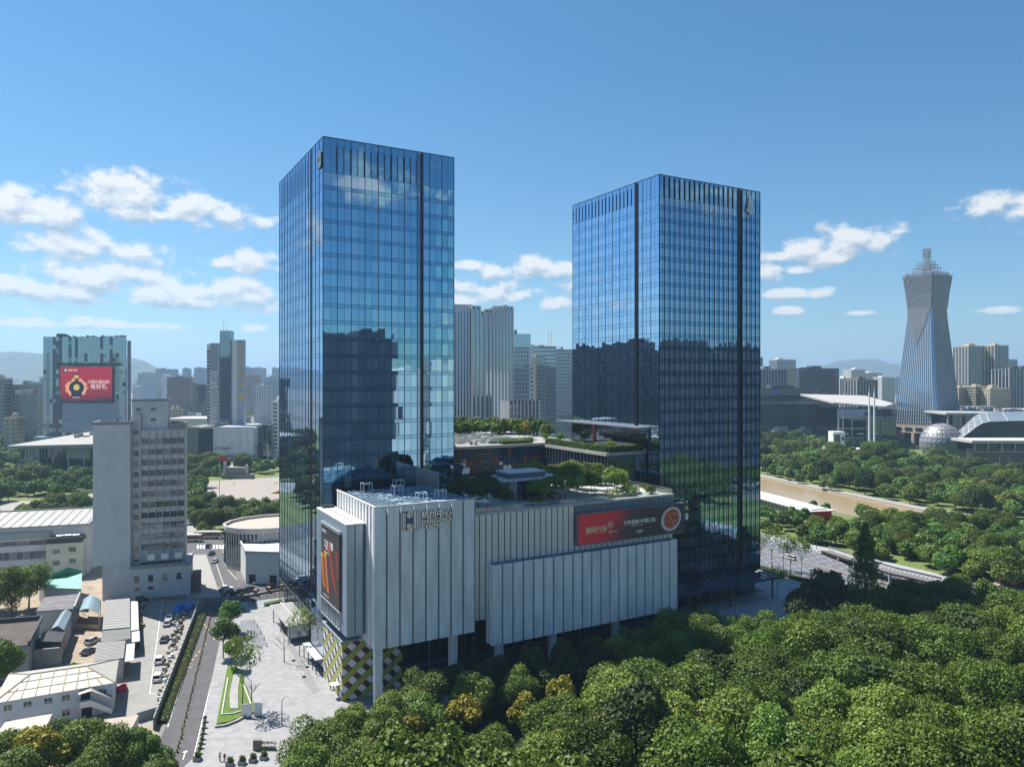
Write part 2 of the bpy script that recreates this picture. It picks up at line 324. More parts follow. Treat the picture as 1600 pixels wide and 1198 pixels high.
# ================================================================ glass towers
def pane_quad(mb, p, ux, w, h, n, jit, m=0):
    """a pane standing proud of the wall; its corners lean a few millimetres like real glass"""
    ta, tb = random.gauss(0, jit), random.gauss(0, jit)
    vs = []
    for i, k in ((-1, -1), (1, -1), (1, 1), (-1, 1)):
        o = .05 + ta * i * w / 2 + tb * k * h / 2
        vs.append((p[0] + ux[0] * i * w / 2 + n[0] * o, p[1] + ux[1] * i * w / 2 + n[1] * o, p[2] + k * h / 2))
    mb.add(vs, [(0, 1, 2, 3)], m)
def glass_tower(T, a0, a1, b0, b1, z0, z1, zc, fl, span, ncf, ncl, slot_a, slot_b, style, nparts):
    mb = MB(); mb.box(a0 + .3, a1 - .3, b0 + .3, b1 - .3, z0, z1 - .4); T.part('core', mb, glass_core)
    mb = MB(); mb.box(a0 + .6, a1 - .6, b0 + .6, b1 - .6, z1 - .4, z1 - .25); T.part('roof', mb, conc)
    nrow = int((zc - z0) / fl)
    made = 0
    fr = (a1 - a0) / ncf; lf = (b1 - b0) / ncl
    J = .0028
    rest = MB(); sp = MB(); mu = MB(); fins = MB(); lrest = MB(); cap = MB()
    vh = fl - span
    for j in range(nrow):
        zt = zc - j * fl; zm = zt - vh / 2
        for i in range(ncf):
            am = a0 + (i + .5) * fr
            if abs(am - slot_a) < fr * .42: continue
            if style == 1:
                ms = random.choice(glassA)
                if (j == 0 and i < 9): ms = curtain[0]
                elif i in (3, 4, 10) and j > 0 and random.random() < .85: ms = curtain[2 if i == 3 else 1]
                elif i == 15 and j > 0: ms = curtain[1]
                elif i >= 18 and j > 0 and j < 14: ms = corner_sky_tint[(i + j) % 2]
                elif i == 17 and 0 < j < 14 and j % 2: ms = corner_sky_tint[0]
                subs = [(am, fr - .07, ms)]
            else:
                k = random.random()
                ms = curtain[0] if k < .34 else curtain[1] if k < .72 else curtain[2]
                subs = [(am - fr * .17, fr * .60, ms), (am + fr * .32, fr * .30, curtain[2] if random.random() < .7 else glassA[1])]
            for (c, w, ms) in subs:
                if made < nparts:
                    T.piece('glass_pane', (w, .06, vh - .06), ms, c, b0 - .03, zm, (random.gauss(0, J), 0, random.gauss(0, J))); made += 1
                else: pane_quad(rest, (c, b0, zm), (1, 0), w, vh - .06, (0, -1), J, random.choice((0, 1, 2)) if style == 1 and i not in (3, 4, 10, 15) else random.choice((3, 4, 5)) if style == 2 or random.random() < .6 else 1)
            pane_quad(sp, (am, b0, zt - vh - span / 2), (1, 0), fr - .07, span - .06, (0, -1), J)
        for i in range(ncl):
            bm = b0 + (i + .5) * lf
            if abs(bm - slot_b) < lf * .5: continue
            pane_quad(lrest, (a0, bm, zm), (0, -1), lf - .07, vh - .06, (-1, 0), J * .6, random.choice((0, 1, 2)) if style == 1 else random.choice((0, 1, 2, 2)))
            pane_quad(lrest, (a0, bm, zt - vh - span / 2), (0, -1), lf - .07, span - .06, (-1, 0), J * .6, 1)
        if True:
            for zz in (zt, zt - vh):
                if style == 1:
                    for i in range(ncf):   # broken transom caps, as on the real curtain wall
                        mu.box(a0 + i * fr + .25, a0 + i * fr + fr - .25, b0 - .09, b0 - .02, zz - .06, zz + .02)
                else: mu.box(a0, a1, b0 - .08, b0 - .02, zz - .06, zz + .04)
                mu.box(a0 - .08, a0 - .02, b0, b1, zz - .05, zz + .03)
    # crown: tall blind panes with open slots between them
    nc = 4; ch = (z1 - zc) / nc
    for j in range(nc):
        zm = z1 - (j + .5) * ch
        for i in range(ncf):
            am = a0 + (i + .5) * fr
            if abs(am - slot_a) < fr * .42: continue
            slot = (0 < j if style == 1 else True) and (style == 2 or (1 <= i <= 13))
            w = fr * (.72 if slot and am < slot_a else .96)
            pane_quad(cap, (am - (fr - w) / 2, b0, zm), (1, 0), w, ch - .05, (0, -1), J * .6)
        for i in range(ncl):
            bm = b0 + (i + .5) * lf
            if abs(bm - slot_b) < lf * .5: continue
            w = lf * (.7 if bm > slot_b and j > 0 else .96)
            pane_quad(cap, (a0, bm - (lf - w) / 2, zm), (0, -1), w, ch - .05, (-1, 0), J * .6, 1)
    mu.box(a0 - .1, a1 + .1, b0 - .12, b0 + .3, z1 - .25, z1); mu.box(a0 - .1, a0 + .3, b0, b1, z1 - .25, z1)
    mu.box(a1 - .3, a1 + .1, b0, b1, z1 - .25, z1); mu.box(a0, a1, b1 - .3, b1 + .1, z1 - .25, z1)
    fi = 1 if style == 1 else 1
    for i in range(ncf + 1):
        a = a0 + i * fr; big = (i % 2 == 0) if style == 1 else True
        d = .10 if not big else .24
        fins.box(a - (.05 if big else .03), a + (.05 if big else .03), b0 - d, b0 - .01, z0, z1 - .3 if style == 2 or big else zc)
        if style == 2: mu.box(a + fr * .63 - .03, a + fr * .63 + .03, b0 - .1, b0, z0, zc) if i < ncf else None
    for i in range(ncl + 1):
        b = b0 + i * lf
        fins.box(a0 - (.16 if i % 2 == 0 else .07), a0 - .01, b - .03, b + .03, z0 if style == 2 else 0.2, z1 - .3)
    # deep vertical reveals
    rv = MB(); rv.box(slot_a - fr * .2, slot_a + fr * .2, b0 - .02, b0 + .25, z0, z1 - .01); rv.box(a0 - .02, a0 + .25, slot_b - .55, slot_b + .55, z0, z1 - .01)
    T.part('recessed_reveal', rv, black_m)
    bk = MB()
    nrb = int((z1 - z0) / fl)
    for i in range(20):      # right and rear faces, seen only in the other tower's glass
        for j in range(nrb):
            w = (b1 - b0) / 20; pane_quad(bk, (a1, b0 + (i + .5) * w, z0 + (j + .5) * fl), (0, 1), w - .1, fl - .5, (1, 0), J, i % 3)
            w = (a1 - a0) / 20; pane_quad(bk, (a0 + (i + .5) * w, b1, z0 + (j + .5) * fl), (-1, 0), w - .1, fl - .5, (0, 1), J, i % 3)
    T.part('glass_pane', rest, glassA + curtain, stuff=True); T.part('spandrel_pane', sp, spandrel_m, stuff=True)
    T.part('glass_pane', lrest, glass_left, stuff=True); T.part('glass_pane', bk, glassA, stuff=True)
    T.part('crown_pane', cap, [glassA[1], glass_left[1]], stuff=True)
    T.part('transom', mu, mull, stuff=True); T.part('mullion', fins, fin_red if style == 1 else mull, stuff=True)
T1 = Thing('office_tower', 'taller blue glass office tower rising behind the plaza side of the white mall', 'tower', 51.8, 191.3, 0, PF)
glass_tower(T1, 51.8, 89.3, 191.3, 243.3, 8, 135.3, 126, 4.4, 1.0, 20, 28, 79.6, 203, 1, 300)
mb = MB(); mb.box(53, 88.5, 192.5, 242.3, 0.0, 8); T1.part('lobby_glazing', mb, lobby_glass)
mb = MB(); mb.box(51.5, 51.75, 191.3, 243.3, 7.4, 8.0); mb.box(51.5, 89.3, 191.05, 191.28, 7.4, 8.0); T1.part('edge_beam', mb, dark_m)
mb = MB()
for i in range(29): mb.box(51.72, 51.78, 191.35 + i * 1.857, 191.5 + i * 1.857, 0, 7.4)
mb.quad((51.9, 191.4, 0), (51.9, 191.4, 7.4), (51.9, 203, 7.4), (51.9, 203, 0)); T1.part('lobby_fin', mb, steel, stuff=True)
# crown emblem beside the corner
def emblem_kc(T, a, b, z, s, yaw, m, bg):
    """letter-block emblem of parallel strokes, drawn in its own x-z plane"""
    mb = MB()
    def st(x0, z0, x1, z1, w=.045): mb.bar((x0 * s, 0, z0 * s), (x1 * s, 0, z1 * s),   .08, w * s)
    for x in (.03, .13): st(x, 0, x, .97)
    for x in (.68, .76, .86): st(x, .02, x, 1.0)
    for k in range(4):
        r = .16 + k * .11
        for sg in (1, -1):
            pts = [(.60, .5 + sg * (.10 + r * .95))] + [(.60 - (.12 + r * .0) - (r * .45) * math.sin(t), .5 + sg * (.10 + r * .95 - (r * .85) * (1 - math.cos(t)))) for t in (0, .5, 1.0, 1.4)]
            for p, q in zip(pts, pts[1:]): st(p[0], max(0, min(1, p[1])), q[0], max(0, min(1, q[1])), .04)
    o = link('emblem', mb.mesh('emblem', m), T.root, (a - T.off[0], b - T.off[1], z - T.off[2]), (0, 0, yaw))
    bb = MB(); bb.box(-.02 * s, .92 * s, .06, .12, -.02 * s, 1.02 * s); link('emblem_backing', bb.mesh('emblem_backing', bg), T.root, o.location, (0, 0, yaw))
EM = Thing('crown_sign', 'silver and dark emblem sign at the top corner of the taller glass tower', 'sign', 51.4, 192, 127, PF)
emblem_kc(EM, 51.3, 195.6, 127.6, 4.2, R(-90), steel, dark_m)
T2 = Thing('hotel_tower', 'shorter blue glass hotel tower right of centre with silver tree emblem', 'tower', 151.8, 175.5, 0, PF)
glass_tower(T2, 151.8, 195.9, 175.5, 222.8, 7.2, 135.3, 128.4, 3.95, 1.3, 21, 24, 186.2, 187, 2, 294)
mb = MB(); mb.box(153, 195, 176.7, 222, 0.0, 7.2); T2.part('lobby_glazing', mb, dark_glass)
mb = MB(); 
for i in range(9): mb.box(155 + i * 4.9, 155.3 + i * 4.9, 176.4, 176.65, 0, 7.2)
T2.part('lobby_column', mb, steel, stuff=True)
mb = MB(); mb.box(146.5, 151.4, 179, 226, 56.6, 57.0); T2.part('terrace_canopy', mb, mat('canopy_grey', (.17, .18, .20), .5, .3), label='thin pale canopy over the roof terrace')
mb = MB(); mb.box(151.2, 151.6, 180, 222.5, 50, 56.5); T2.part('terrace_lobby', mb, dark_glass)
mb = MB(); mb.box(150.9, 151.15, 208, 209.4, 50, 56.2); T2.part('red_wall_panel', mb, mat('lacquer_red', (.22, .03, .03), .4))
# entrance canopy with raked slats
mb = MB(); mb.prism([(139.2, 167), (197.5, 167), (197.5, 175.3), (139.2, 175.3)], 6.7, 7.0); T2.part('entrance_canopy', mb, mat('canopy_glass', (.05, .10, .16), .15, .6))
mb = MB()
for i in range(24): a = 140 + i * 2.45; mb.bar((a, 167.1, 7.12), (a + 1.4, 175.2, 7.12), .5, .22)
mb.box(139.2, 197.6, 166.8, 167.05, 6.6, 7.3); mb.box(197.5, 197.8, 166.8, 175.4, 6.6, 7.3); T2.part('canopy_slat', mb, mat('canopy_blue', (.045, .08, .125), .35, .5), stuff=True)
mb = MB()
for a in (160, 175, 194): mb.cyl((a, 168.5, 0), (a, 168.5, 6.7), .3)
T2.part('canopy_post', mb, dark_m)
TE = Thing('tree_emblem', 'silver tree shaped emblem high on the right end of the hotel tower', 'sign', 190.6, 175.0, 126.8, PF)
mb = MB(); cxx = 190.9
mb.bar((cxx, 174.9, 126.8), (cxx, 174.9, 132), .15, .22)
for k in range(6):
    for sg in (1, -1):
        z0_ = 127.2 + k * .75; L_ = 1.75 - k * .22
        pts = [(cxx + sg * L_ * t, 174.9, z0_ + 1.15 * L_ * t ** .7 * (.55 if k < 2 else .8)) for t in (0, .35, .7, 1)]
        for p, q in zip(pts, pts[1:]): mb.bar(p, q, .15, .34 * (1 - .05 * k))
        e = pts[-1]; mb.ball((e[0] - sg * .15, 174.9, e[2] - .15), (.34, .1, .4), 6, 4)
mb.ball((cxx, 174.9, 132.5), (.3, .1, .8), 6, 4); TE.part('branches', mb, mat('emblem_silver', (.72, .72, .7), .4, .2))
# ================================================================ white mall
MA = Thing('shopping_mall', 'low white panelled mall with hanging facade blocks and roof terrace in the centre', 'building', 48, 151, 0, PF)
mb = MB(); mb.box(62.4, 76, 161.7, 190, 0, 13.2); mb.box(76, 138, 160, 190.8, 0, 15); T_ = MA.part('ground_floor_glazing', mb, dark_glass)
mb = MB()
for i in range(26): mb.box(63 + i * 2.9, 63.12 + i * 2.9, 159.86 if 63 + i * 2.9 > 76 else 161.5, 159.98 if 63 + i * 2.9 > 76 else 161.68, 0, 13)
mb.box(76, 138, 159.8, 159.96, 4.6, 5.0); mb.box(62.6, 76, 161.4, 161.66, 4.6, 5); MA.part('ground_floor_mullion', mb, mat('frame_blue_grey', (.08, .11, .14), .5, .3), stuff=True)
# block 1
mb = MB(); mb.box(52.95, 77.1, 153.45, 182, 13.35, 43.1); MA.part('white_block', mb, groove_m)
for i in range(8):
    a = 52.5 + i * 3.075; w = 2.62; MA.piece('wall_panel', (w, .5, 30.75), white_tile, a + w / 2, 153.25, 28.72)
for i in range(13):
    b = 153.5 + i * 2.2; MA.piece('wall_panel', (.5, 1.5, 30.75), white_tile, 52.75, b + .75, 28.72, (0, 0, R(-7)))
mb = MB(); mb.box(53.2, 77.0, 153.7, 181.8, 43.1, 43.25); MA.part('block_roof', mb, roof_dark)
mb = MB(); mb.box(52.5, 53.1, 153, 182, 44.1, 44.35); mb.box(53.1, 77.1, 153, 153.5, 44.1, 44.35); MA.part('roof_coping', mb, conc_l)
mb = MB(); random.seed(3)
for i in range(18): a = 54 + i * 1.32; mb.box(a, a + .12, 154, 181.5, 43.75, 43.87)
for i in range(20): b = 154.5 + i * 1.4; mb.box(53.5, 76.8, b, b + .1, 43.6, 43.7)
for i in range(40):
    a = random.uniform(54, 73); b = random.uniform(155, 178); mb.box(a, a + random.uniform(1, 3), b, b + random.uniform(.4, 1.2), 43.9, 44.0)
MA.part('roof_grid', mb, steel_blue, stuff=True)
for (a, b, s) in ((55.5, 156.5, 2.2), (64.5, 157, 2.0), (70, 158.5, 2.0), (58, 177, 2.2), (67, 178.5, 2.2), (63, 169, 2.2)):
    mb = MB(); z0_, z1_ = 43.9, 43.9 + s * .9
    for x in (a, a + s):
        for y in (b, b + s): mb.box(x - .06, x + .06, y - .06, y + .06, z0_, z1_)
    for zz in (z1_,):
        mb.box(a, a + s, b - .06, b + .06, zz, zz + .12); mb.box(a, a + s, b + s - .06, b + s + .06, zz, zz + .12)
        mb.box(a - .06, a + .06, b, b + s, zz + .13, zz + .24); mb.box(a + s - .06, a + s + .06, b, b + s, zz + .13, zz + .24)
    MA.part('steel_cube_frame', mb, mat('steel_white_blue', (.6, .68, .72), .4))
# banner box on the left
mb = MB(); mb.box(48.3, 52.4, 158.8, 183.3, 15.3, 39.8); MA.part('side_block', mb, groove_m)
for i in range(18):
    b = 158.8 + i * 1.36; MA.piece('metal_rib', (.36, .95, 24.4), fin_blue, 48.2, b + .5, 27.5, (0, 0, R(10)))
for i, (a, w) in enumerate(((48.1, 1.75), (50.1, 1.55))): MA.piece('metal_rib', (w, .4, 24.4), fin_blue, a + w / 2, 158.65, 27.5, (0, 0, R(-4)))
mb = MB(); mb.box(48, 52.4, 158.4, 183.4, 39.8, 40.1); MA.part('side_block_roof', mb, stone_w)
mb = MB(); mb.box(50.0, 50.25, 160, 180, 40.1, 40.16); mb.box(49, 51.9, 181, 183, 40.1, 40.7); MA.part('roof_gutter', mb, black_m)
# gingham cladding wall
gm = bpy.data.materials.new('gingham_cladding'); gm.use_nodes = True
def _g():
    nt = gm.node_tree; P = nt.nodes['Principled BSDF']; L = nt.links.new
    def M(op, a, b=None, c=None):
        n = nt.nodes.new('ShaderNodeMath'); n.operation = op
        for i, v in enumerate((a, b, c)):
            if v is None: continue
            if isinstance(v, (int, float)): n.inputs[i].default_value = v
            else: L(v, n.inputs[i])
        return n.outputs[0]
    tc = nt.nodes.new('ShaderNodeTexCoord'); tc.object = MA.root; sp = nt.nodes.new('ShaderNodeSeparateXYZ'); L(tc.outputs['Object'], sp.inputs[0])
    u = M('SUBTRACT', sp.outputs[0], sp.outputs[1])
    s = M('FRACT', M('DIVIDE', M('ADD', M('SUBTRACT', sp.outputs[2], M('MULTIPLY', u, .80)), 101.2), 3.9))
    t = M('FRACT', M('DIVIDE', M('ADD', M('ADD', sp.outputs[2], M('MULTIPLY', u, 1.0)), 101), 3.7))
    green = M('LESS_THAN', s, .46); white = M('LESS_THAN', t, .52); edge = M('LESS_THAN', M('ABSOLUTE', M('SUBTRACT', s, .46)), .03)
    m1 = nt.nodes.new('ShaderNodeMix'); m1.data_type = 'RGBA'; L(white, m1.inputs[0]); m1.inputs[6].default_value = (.085, .03, .02, 1); m1.inputs[7].default_value = (.66, .68, .72, 1)
    m2 = nt.nodes.new('ShaderNodeMix'); m2.data_type = 'RGBA'; L(green, m2.inputs[0]); L(m1.outputs[2], m2.inputs[6]); m2.inputs[7].default_value = (.33, .36, .07, 1)
    m3 = nt.nodes.new('ShaderNodeMix'); m3.data_type = 'RGBA'; L(edge, m3.inputs[0]); L(m2.outputs[2], m3.inputs[6]); m3.inputs[7].default_value = (.14, .06, .03, 1)
    L(m3.outputs[2], P.inputs['Base Color']); P.inputs['Roughness'].default_value = .45
_g()
mb = MB(); mb.box(48.25, 62.3, 161.85, 177.5, 0, 13.2); MA.part('cladding_backing', mb, dark_m)
for i in range(7): MA.piece('cladding_panel', (1.96, .2, 13.1), gm, 48.25 + 1 + i * 2.0, 161.7, 6.6)
for i in range(8): MA.piece('cladding_panel', (.2, 1.9, 13.1), gm, 48.1, 162.6 + i * 1.97, 6.6)
mb = MB(); mb.box(47.8, 62.4, 161.4, 177.8, 13.22, 13.5); MA.part('ledge', mb, fin_blue)
mb = MB(); mb.box(46.2, 48, 163.6, 165.6, 3.0, 3.15); MA.part('door_canopy', mb, white_p)
mb = MB(); mb.box(47.94, 47.99, 164, 165.3, 0, 2.6); MA.part('door', mb, dark_m)
for (a, b) in ((53.4, 155), (71.6, 155), (83.0, 153.6), (98.1, 153.6), (117.6, 153.6), (134.4, 153.6)):
    mb = MB(); mb.box(a, a + 1.7, b, b + 1.5, 0, 13.3 if a < 76 else 9.95); MA.part('column', mb, white_tile)
# upper fin wall
mb = MB(); mb.box(77.3, 138.7, 154.9, 190.9, 15.3, 39.6); MA.part('upper_block', mb, groove_m)
for i in range(17):
    a = 77.25 + i * 1.68; MA.piece('facade_fin', (1.3, .42, 24.7), fin_m, a + .7, 154.72, 27.6, (0, 0, R(-7)))
for i in range(19):
    a = 105.9 + i * 1.72; MA.piece('facade_fin', (1.35, .42, 4), fin_m, a + .7, 154.72, 29.3, (0, 0, R(-7)))
for i in range(19):
    a = 105.9 + i * 1.72; MA.piece('parapet_panel', (1.6, .3, 4.4), mat('panel_grey_blue', (.16, .18, .21), .5, .2), a + .8, 154.75, 37.6)
mb = MB(); mb.box(77.2, 138.9, 154.35, 155.3, 39.9, 40.45); MA.part('parapet', mb, conc_l)
# lower hanging block
mb = MB(); mb.box(80.85, 137.0, 151.4, 154.4, 9.95, 28.4); MA.part('lower_block', mb, groove_m)
for i in range(20):
    a = 80.4 + i * 2.845; w = 2.42; MA.piece('wall_panel', (w, .5, 18.7), white_tile, a + w / 2, 151.25, 19.27)
for i in range(2): MA.piece('wall_panel', (.5, 1.1, 18.7), white_tile, 80.65, 152.2 + i * 1.6, 19.27)
MA.piece('wall_panel', (.5, 2.9, 18.7), white_tile, 137.1, 152.95, 19.27)
# terrace on the roof
mb = MB(); mb.box(77.3, 138.9, 155.4, 216.6, 39.7, 40.2); MA.part('terrace_floor', mb, deck_m)
mb = MB()
for i in range(41): mb.box(77.4 + i * 1.53, 77.44 + i * 1.53, 155.0, 155.04, 40.45, 41.6)
for i in range(20): mb.box(138.7, 138.74, 155.2 + i * 1.5, 155.24 + i * 1.5, 40.2, 41.6)
mb.box(77.4, 138.7, 154.98, 155.06, 41.6, 41.66); mb.box(138.68, 138.78, 155, 184, 41.6, 41.66); MA.part('handrail', mb, steel, stuff=True)
def clear_glass():
    m = bpy.data.materials.new('balustrade_glass'); m.use_nodes = True; nt = m.node_tree; nt.nodes.clear(); L = nt.links.new
    t = nt.nodes.new('ShaderNodeBsdfTransparent'); t.inputs[0].default_value = (.86, .92, .92, 1); g = nt.nodes.new('ShaderNodeBsdfGlossy'); g.inputs[1].default_value = .03
    s = nt.nodes.new('ShaderNodeMixShader'); s.inputs[0].default_value = .15; L(t.outputs[0], s.inputs[1]); L(g.outputs[0], s.inputs[2])
    o = nt.nodes.new('ShaderNodeOutputMaterial'); L(s.outputs[0], o.inputs[0]); return m
bal = clear_glass()
mb = MB(); mb.box(77.4, 138.6, 155.0, 155.02, 40.5, 41.55); mb.box(138.72, 138.74, 155.2, 184, 40.3, 41.55); MA.part('glass_balustrade', mb, bal)
# dark glass link blocks behind the terrace
GB = Thing('glass_annex', 'dark glass annex with planted roof terrace between the two glass towers', 'building', 89.6, 181.5, 0, PF)
mb = MB(); mb.box(136.2, 151.1, 181.7, 217, 0, 48.4); mb.box(89.7, 151.1, 217.1, 285, 0, 48.9); GB.part('dark_body', mb, mat('dark_body', (.02, .025, .03), .4, .2))
rr = MB(); rm = MB()
pm = [glassmat('annex_glass', (.16, .24, .34), (.01, .02, .035), .6), mat('annex_bronze', (.09, .045, .02), .4, .4), mat('annex_navy', (.012, .03, .075), .3, .4)]
random.seed(5)
k = 0
for i in range(30):
    a = 90.2 + i * 1.54
    for j in range(3):
        mi = pm[0] if random.random() < .3 else pm[1] if random.random() < .4 else pm[2]
        GB.piece('facade_panel', (1.44, .2, 2.7), mi, a + .7, 216.95 - .5 * math.sin(i * .35), 41.7 + j * 2.85)
for i in range(19):
    b = 182.3 + i * 1.85
    GB.piece('facade_panel', (.2, 1.7, 7.6), pm[0], 136.1, b + .9, 44.3)
for i in range(8): GB.piece('facade_panel', (1.7, .2, 7.6), pm[0], 137.2 + i * 1.85, 181.6, 44.3)
mb = MB()
for i in range(20): mb.box(135.8, 136.0, 182.2 + i * 1.85, 182.3 + i * 1.85, 40.2, 48.4)
for i in range(9): mb.box(136.2 + i * 1.85, 136.3 + i * 1.85, 181.3, 181.5, 40.2, 48.4)
GB.part('mullion', mb, mat('mullion_grey', (.18, .22, .25), .4, .5), stuff=True)
mb = MB(); mb.prism([(135.6, 181.1), (151.2, 181.1), (151.2, 217), (135.6, 217)], 48.45, 49.4); mb.box(89.4, 151.2, 216.7, 285, 49.0, 49.9); GB.part('roof_slab', mb, conc)
hb = MB()
GB_h = [(136.0, 217.5, 137.6, 181.9), (136.2, 181.6, 151, 183.2)]
lit = MB(); random.seed(2)
for _ in range(34):
    a = random.uniform(90, 113); j = random.choice((0, 1, 2)); lit.box(a, a + random.uniform(.5, 1.6), 216.2, 216.35, 42.4 + j * 2.3, 42.62 + j * 2.3, random.choice((0, 0, 1)))
GB.part('sign_strip', lit, [mat('strip_orange', (.75, .25, .05), .5), mat('strip_blue', (.05, .3, .75), .5)], label='small orange and blue illuminated strips', stuff=True)
# roof plant clutter
mb = MB(); random.seed(11)
for _ in range(150):
    a = random.uniform(90.5, 131); b = random.uniform(218.5, 262); h = random.uniform(.4, 1.5); w = random.uniform(.6, 2.6); d = random.uniform(.6, 2.4)
    if random.random() < .5: mb.box(a, a + w, b, b + d, 49.9, 49.9 + h, random.choice((0, 1, 1)))
    else:
        for x in (a, a + w):
            for y in (b, b + d): mb.box(x, x + .1, y, y + .1, 49.9, 50.2 + h, 1)
        mb.box(a, a + w + .1, b, b + .1, 50.2 + h, 50.32 + h, 1); mb.box(a, a + .1, b, b + d, 50.33 + h, 50.43 + h, 1); mb.box(a, a + w, b + d, b + d + .1, 50.2 + h, 50.32 + h, 1)
for i in range(20): mb.box(90, 131, 218.6 + i * 2.1, 218.72 + i * 2.1, 51.0, 51.1, 1)
GB.part('roof_plant', mb, [mat('plant_grey', (.20, .21, .21), .7), mat('plant_pale', (.42, .44, .44), .6)], stuff=True)
mb = MB(); mb.box(102, 115, 262, 268, 49.9, 54.2); mb.box(101.6, 115.4, 261.6, 268.4, 54.2, 54.6, 1); GB.part('plant_room', mb, [conc, conc_l])
# terrace pavilion
PV = Thing('terrace_pavilion', 'grey stone pavilion with wide flat roof on the mall terrace', 'pavilion', 93, 166, 40.2, PF)
mb = MB(); mb.box(91, 109.5, 165, 176.5, 45.5, 45.9); PV.part('roof', mb, mat('pavilion_roof', (.42, .44, .46), .6))
mb = MB(); mb.box(94.2, 105.5, 168, 175, 45.9, 47.2); PV.part('roof_upstand', mb, mat('upstand_dark', (.12, .13, .15), .6)); mb = MB(); mb.box(94.0, 105.7, 167.8, 175.2, 47.2, 47.4); PV.part('upper_roof', mb, mat('pavilion_roof2', (.50, .52, .53), .6))
mb = MB(); mb.box(93.4, 95.4, 166, 171.5, 40.2, 45.5); PV.part('stone_pier', mb, conc); mb = MB(); mb.box(98.4, 99.2, 166.5, 168, 40.2, 45.5); PV.part('stone_pier', mb, dark_m)
mb = MB(); mb.box(101, 108.5, 172, 175.5, 40.2, 45.5); PV.part('glass_wall', mb, dark_glass)
# skylight
SK = Thing('glass_skylight', 'sloping blue glass skylight between the taller tower and the stone pavilion', 'skylight', 77.6, 176, 40.2, PF)
mb = MB()
for i in range(8):
    for j in range(5):
        a = 78.0 + i * 1.5; b = 176 + j * 4.2; z0_ = 47.5 - (i * .75); z1_ = z0_ - .72
        SK_ = 0; mb.quad((a, b, z0_), (a + 1.42, b, z1_), (a + 1.42, b + 4.1, z1_), (a, b + 4.1, z0_))
SK.part('glazing', mb, mat('skylight_glass', (.35, .48, .56), .1, .5))
mb = MB()
for i in range(9): a = 78.0 + i * 1.5; mb.bar((a, 176, 47.55 - i * .75), (a, 197, 47.55 - i * .75), .12)
for j in range(6): b = 176 + j * 4.2 - .05; mb.bar((78, b, 47.5), (90, b, 41.5), .14)
mb.box(77.7, 77.95, 176, 197, 40.2, 47.5); SK.part('frame', mb, steel, stuff=True)
# mesh sunshade and parasol near the white block
TN = Thing('shade_tent', 'white fabric shade sail on poles behind the white roof corner', 'tent', 79, 158, 40.2, PF)
mb = MB(); mb.add([(78.2, 157.5, 42.8), (83, 157, 42.2), (84, 163, 42.6), (79, 164, 43.6), (81, 160, 44.4)], [(0, 1, 4), (1, 2, 4), (2, 3, 4), (3, 0, 4)]); TN.part('canopy', mb, white_p)
mb = MB()
for p in ((78.3, 157.6), (82.9, 157.2), (83.8, 162.8), (79.1, 163.8)): mb.cyl((*p, 40.2), (*p, 42.7), .06)
TN.part('pole', mb, dark_m)
# long billboard
BB = Thing('led_billboard', 'long red and black billboard with a bowl of red food on the mall', 'billboard', 105.7, 153, 29.9, PF)
mb = MB(); mb.box(105.7, 141.3, 153.05, 154.3, 29.9, 38.0); BB.part('housing', mb, mat('billboard_grey', (.16, .19, .24), .4, .4))
bm = bpy.data.materials.new('billboard_print'); bm.use_nodes = True
def _b():
    nt = bm.node_tree; P = nt.nodes['Principled BSDF']; L = nt.links.new
    tc = nt.nodes.new('ShaderNodeTexCoord'); sp = nt.nodes.new('ShaderNodeSeparateXYZ'); L(tc.outputs['Object'], sp.inputs[0])
    nz = nt.nodes.new('ShaderNodeTexNoise'); nz.inputs['Scale'].default_value = .18; nz.inputs['Detail'].default_value = 3; L(tc.outputs['Object'], nz.inputs[0])
    a = nt.nodes.new('ShaderNodeMath'); a.operation = 'MULTIPLY_ADD'; a.inputs[1].default_value = 5; L(nz.outputs[0], a.inputs[0]); L(sp.outputs[0], a.inputs[2])
    b = nt.nodes.new('ShaderNodeMath'); b.operation = 'MULTIPLY_ADD'; b.inputs[1].default_value = -.55; L(sp.outputs[2], b.inputs[0]); L(a.outputs[0], b.inputs[2])
    r = nt.nodes.new('ShaderNodeValToRGB'); mr = nt.nodes.new('ShaderNodeMapRange'); mr.inputs[1].default_value = 2; mr.inputs[2].default_value = 24; L(b.outputs[0], mr.inputs[0]); L(mr.outputs[0], r.inputs[0])
    e = r.color_ramp.elements; e[0].position = 0; e[0].color = (.40, .022, .03, 1); e[1].position = 1; e[1].color = (.02, .02, .025, 1)
    x = e.new(.35); x.color = (.34, .02, .03, 1); x = e.new(.62); x.color = (.05, .028, .035, 1)
    L(r.outputs[0], P.inputs['Base Color']); P.inputs['Roughness'].default_value = .5
    P.inputs['Emission Color'].default_value = (0, 0, 0, 1); L(r.outputs[0], P.inputs['Emission Color']); P.inputs['Emission Strength'].default_value = .1
_b()
mb = MB(); mb.box(105.9, 141.1, 152.95, 153.0, 30.15, 37.75); BB.part('display', mb, bm)
gold = mat('gold_letter', (.85, .66, .40), .5); cream = mat('cream_letter', (.88, .80, .68), .5)
lettering('潮闻巴街', 1.75, gold, BB, 107.9, 152.9, 32.9, 0, name='lettering'); lettering('湘味·1921', .7, gold, BB, 115.3, 152.93, 32.3, 0)
lettering('四季椒鲜·时髦口味', 1.3, cream, BB, 120.2, 152.93, 33.9, 0); lettering('L501', 1.1, cream, BB, 124.5, 152.93, 31.4, 0)
lettering('MODERN TASTE KITCHEN', .34, cream, BB, 122.6, 152.93, 33.3, 0)
mb = MB(); mb.box(113.9, 113.98, 152.92, 152.94, 32.6, 34.4)
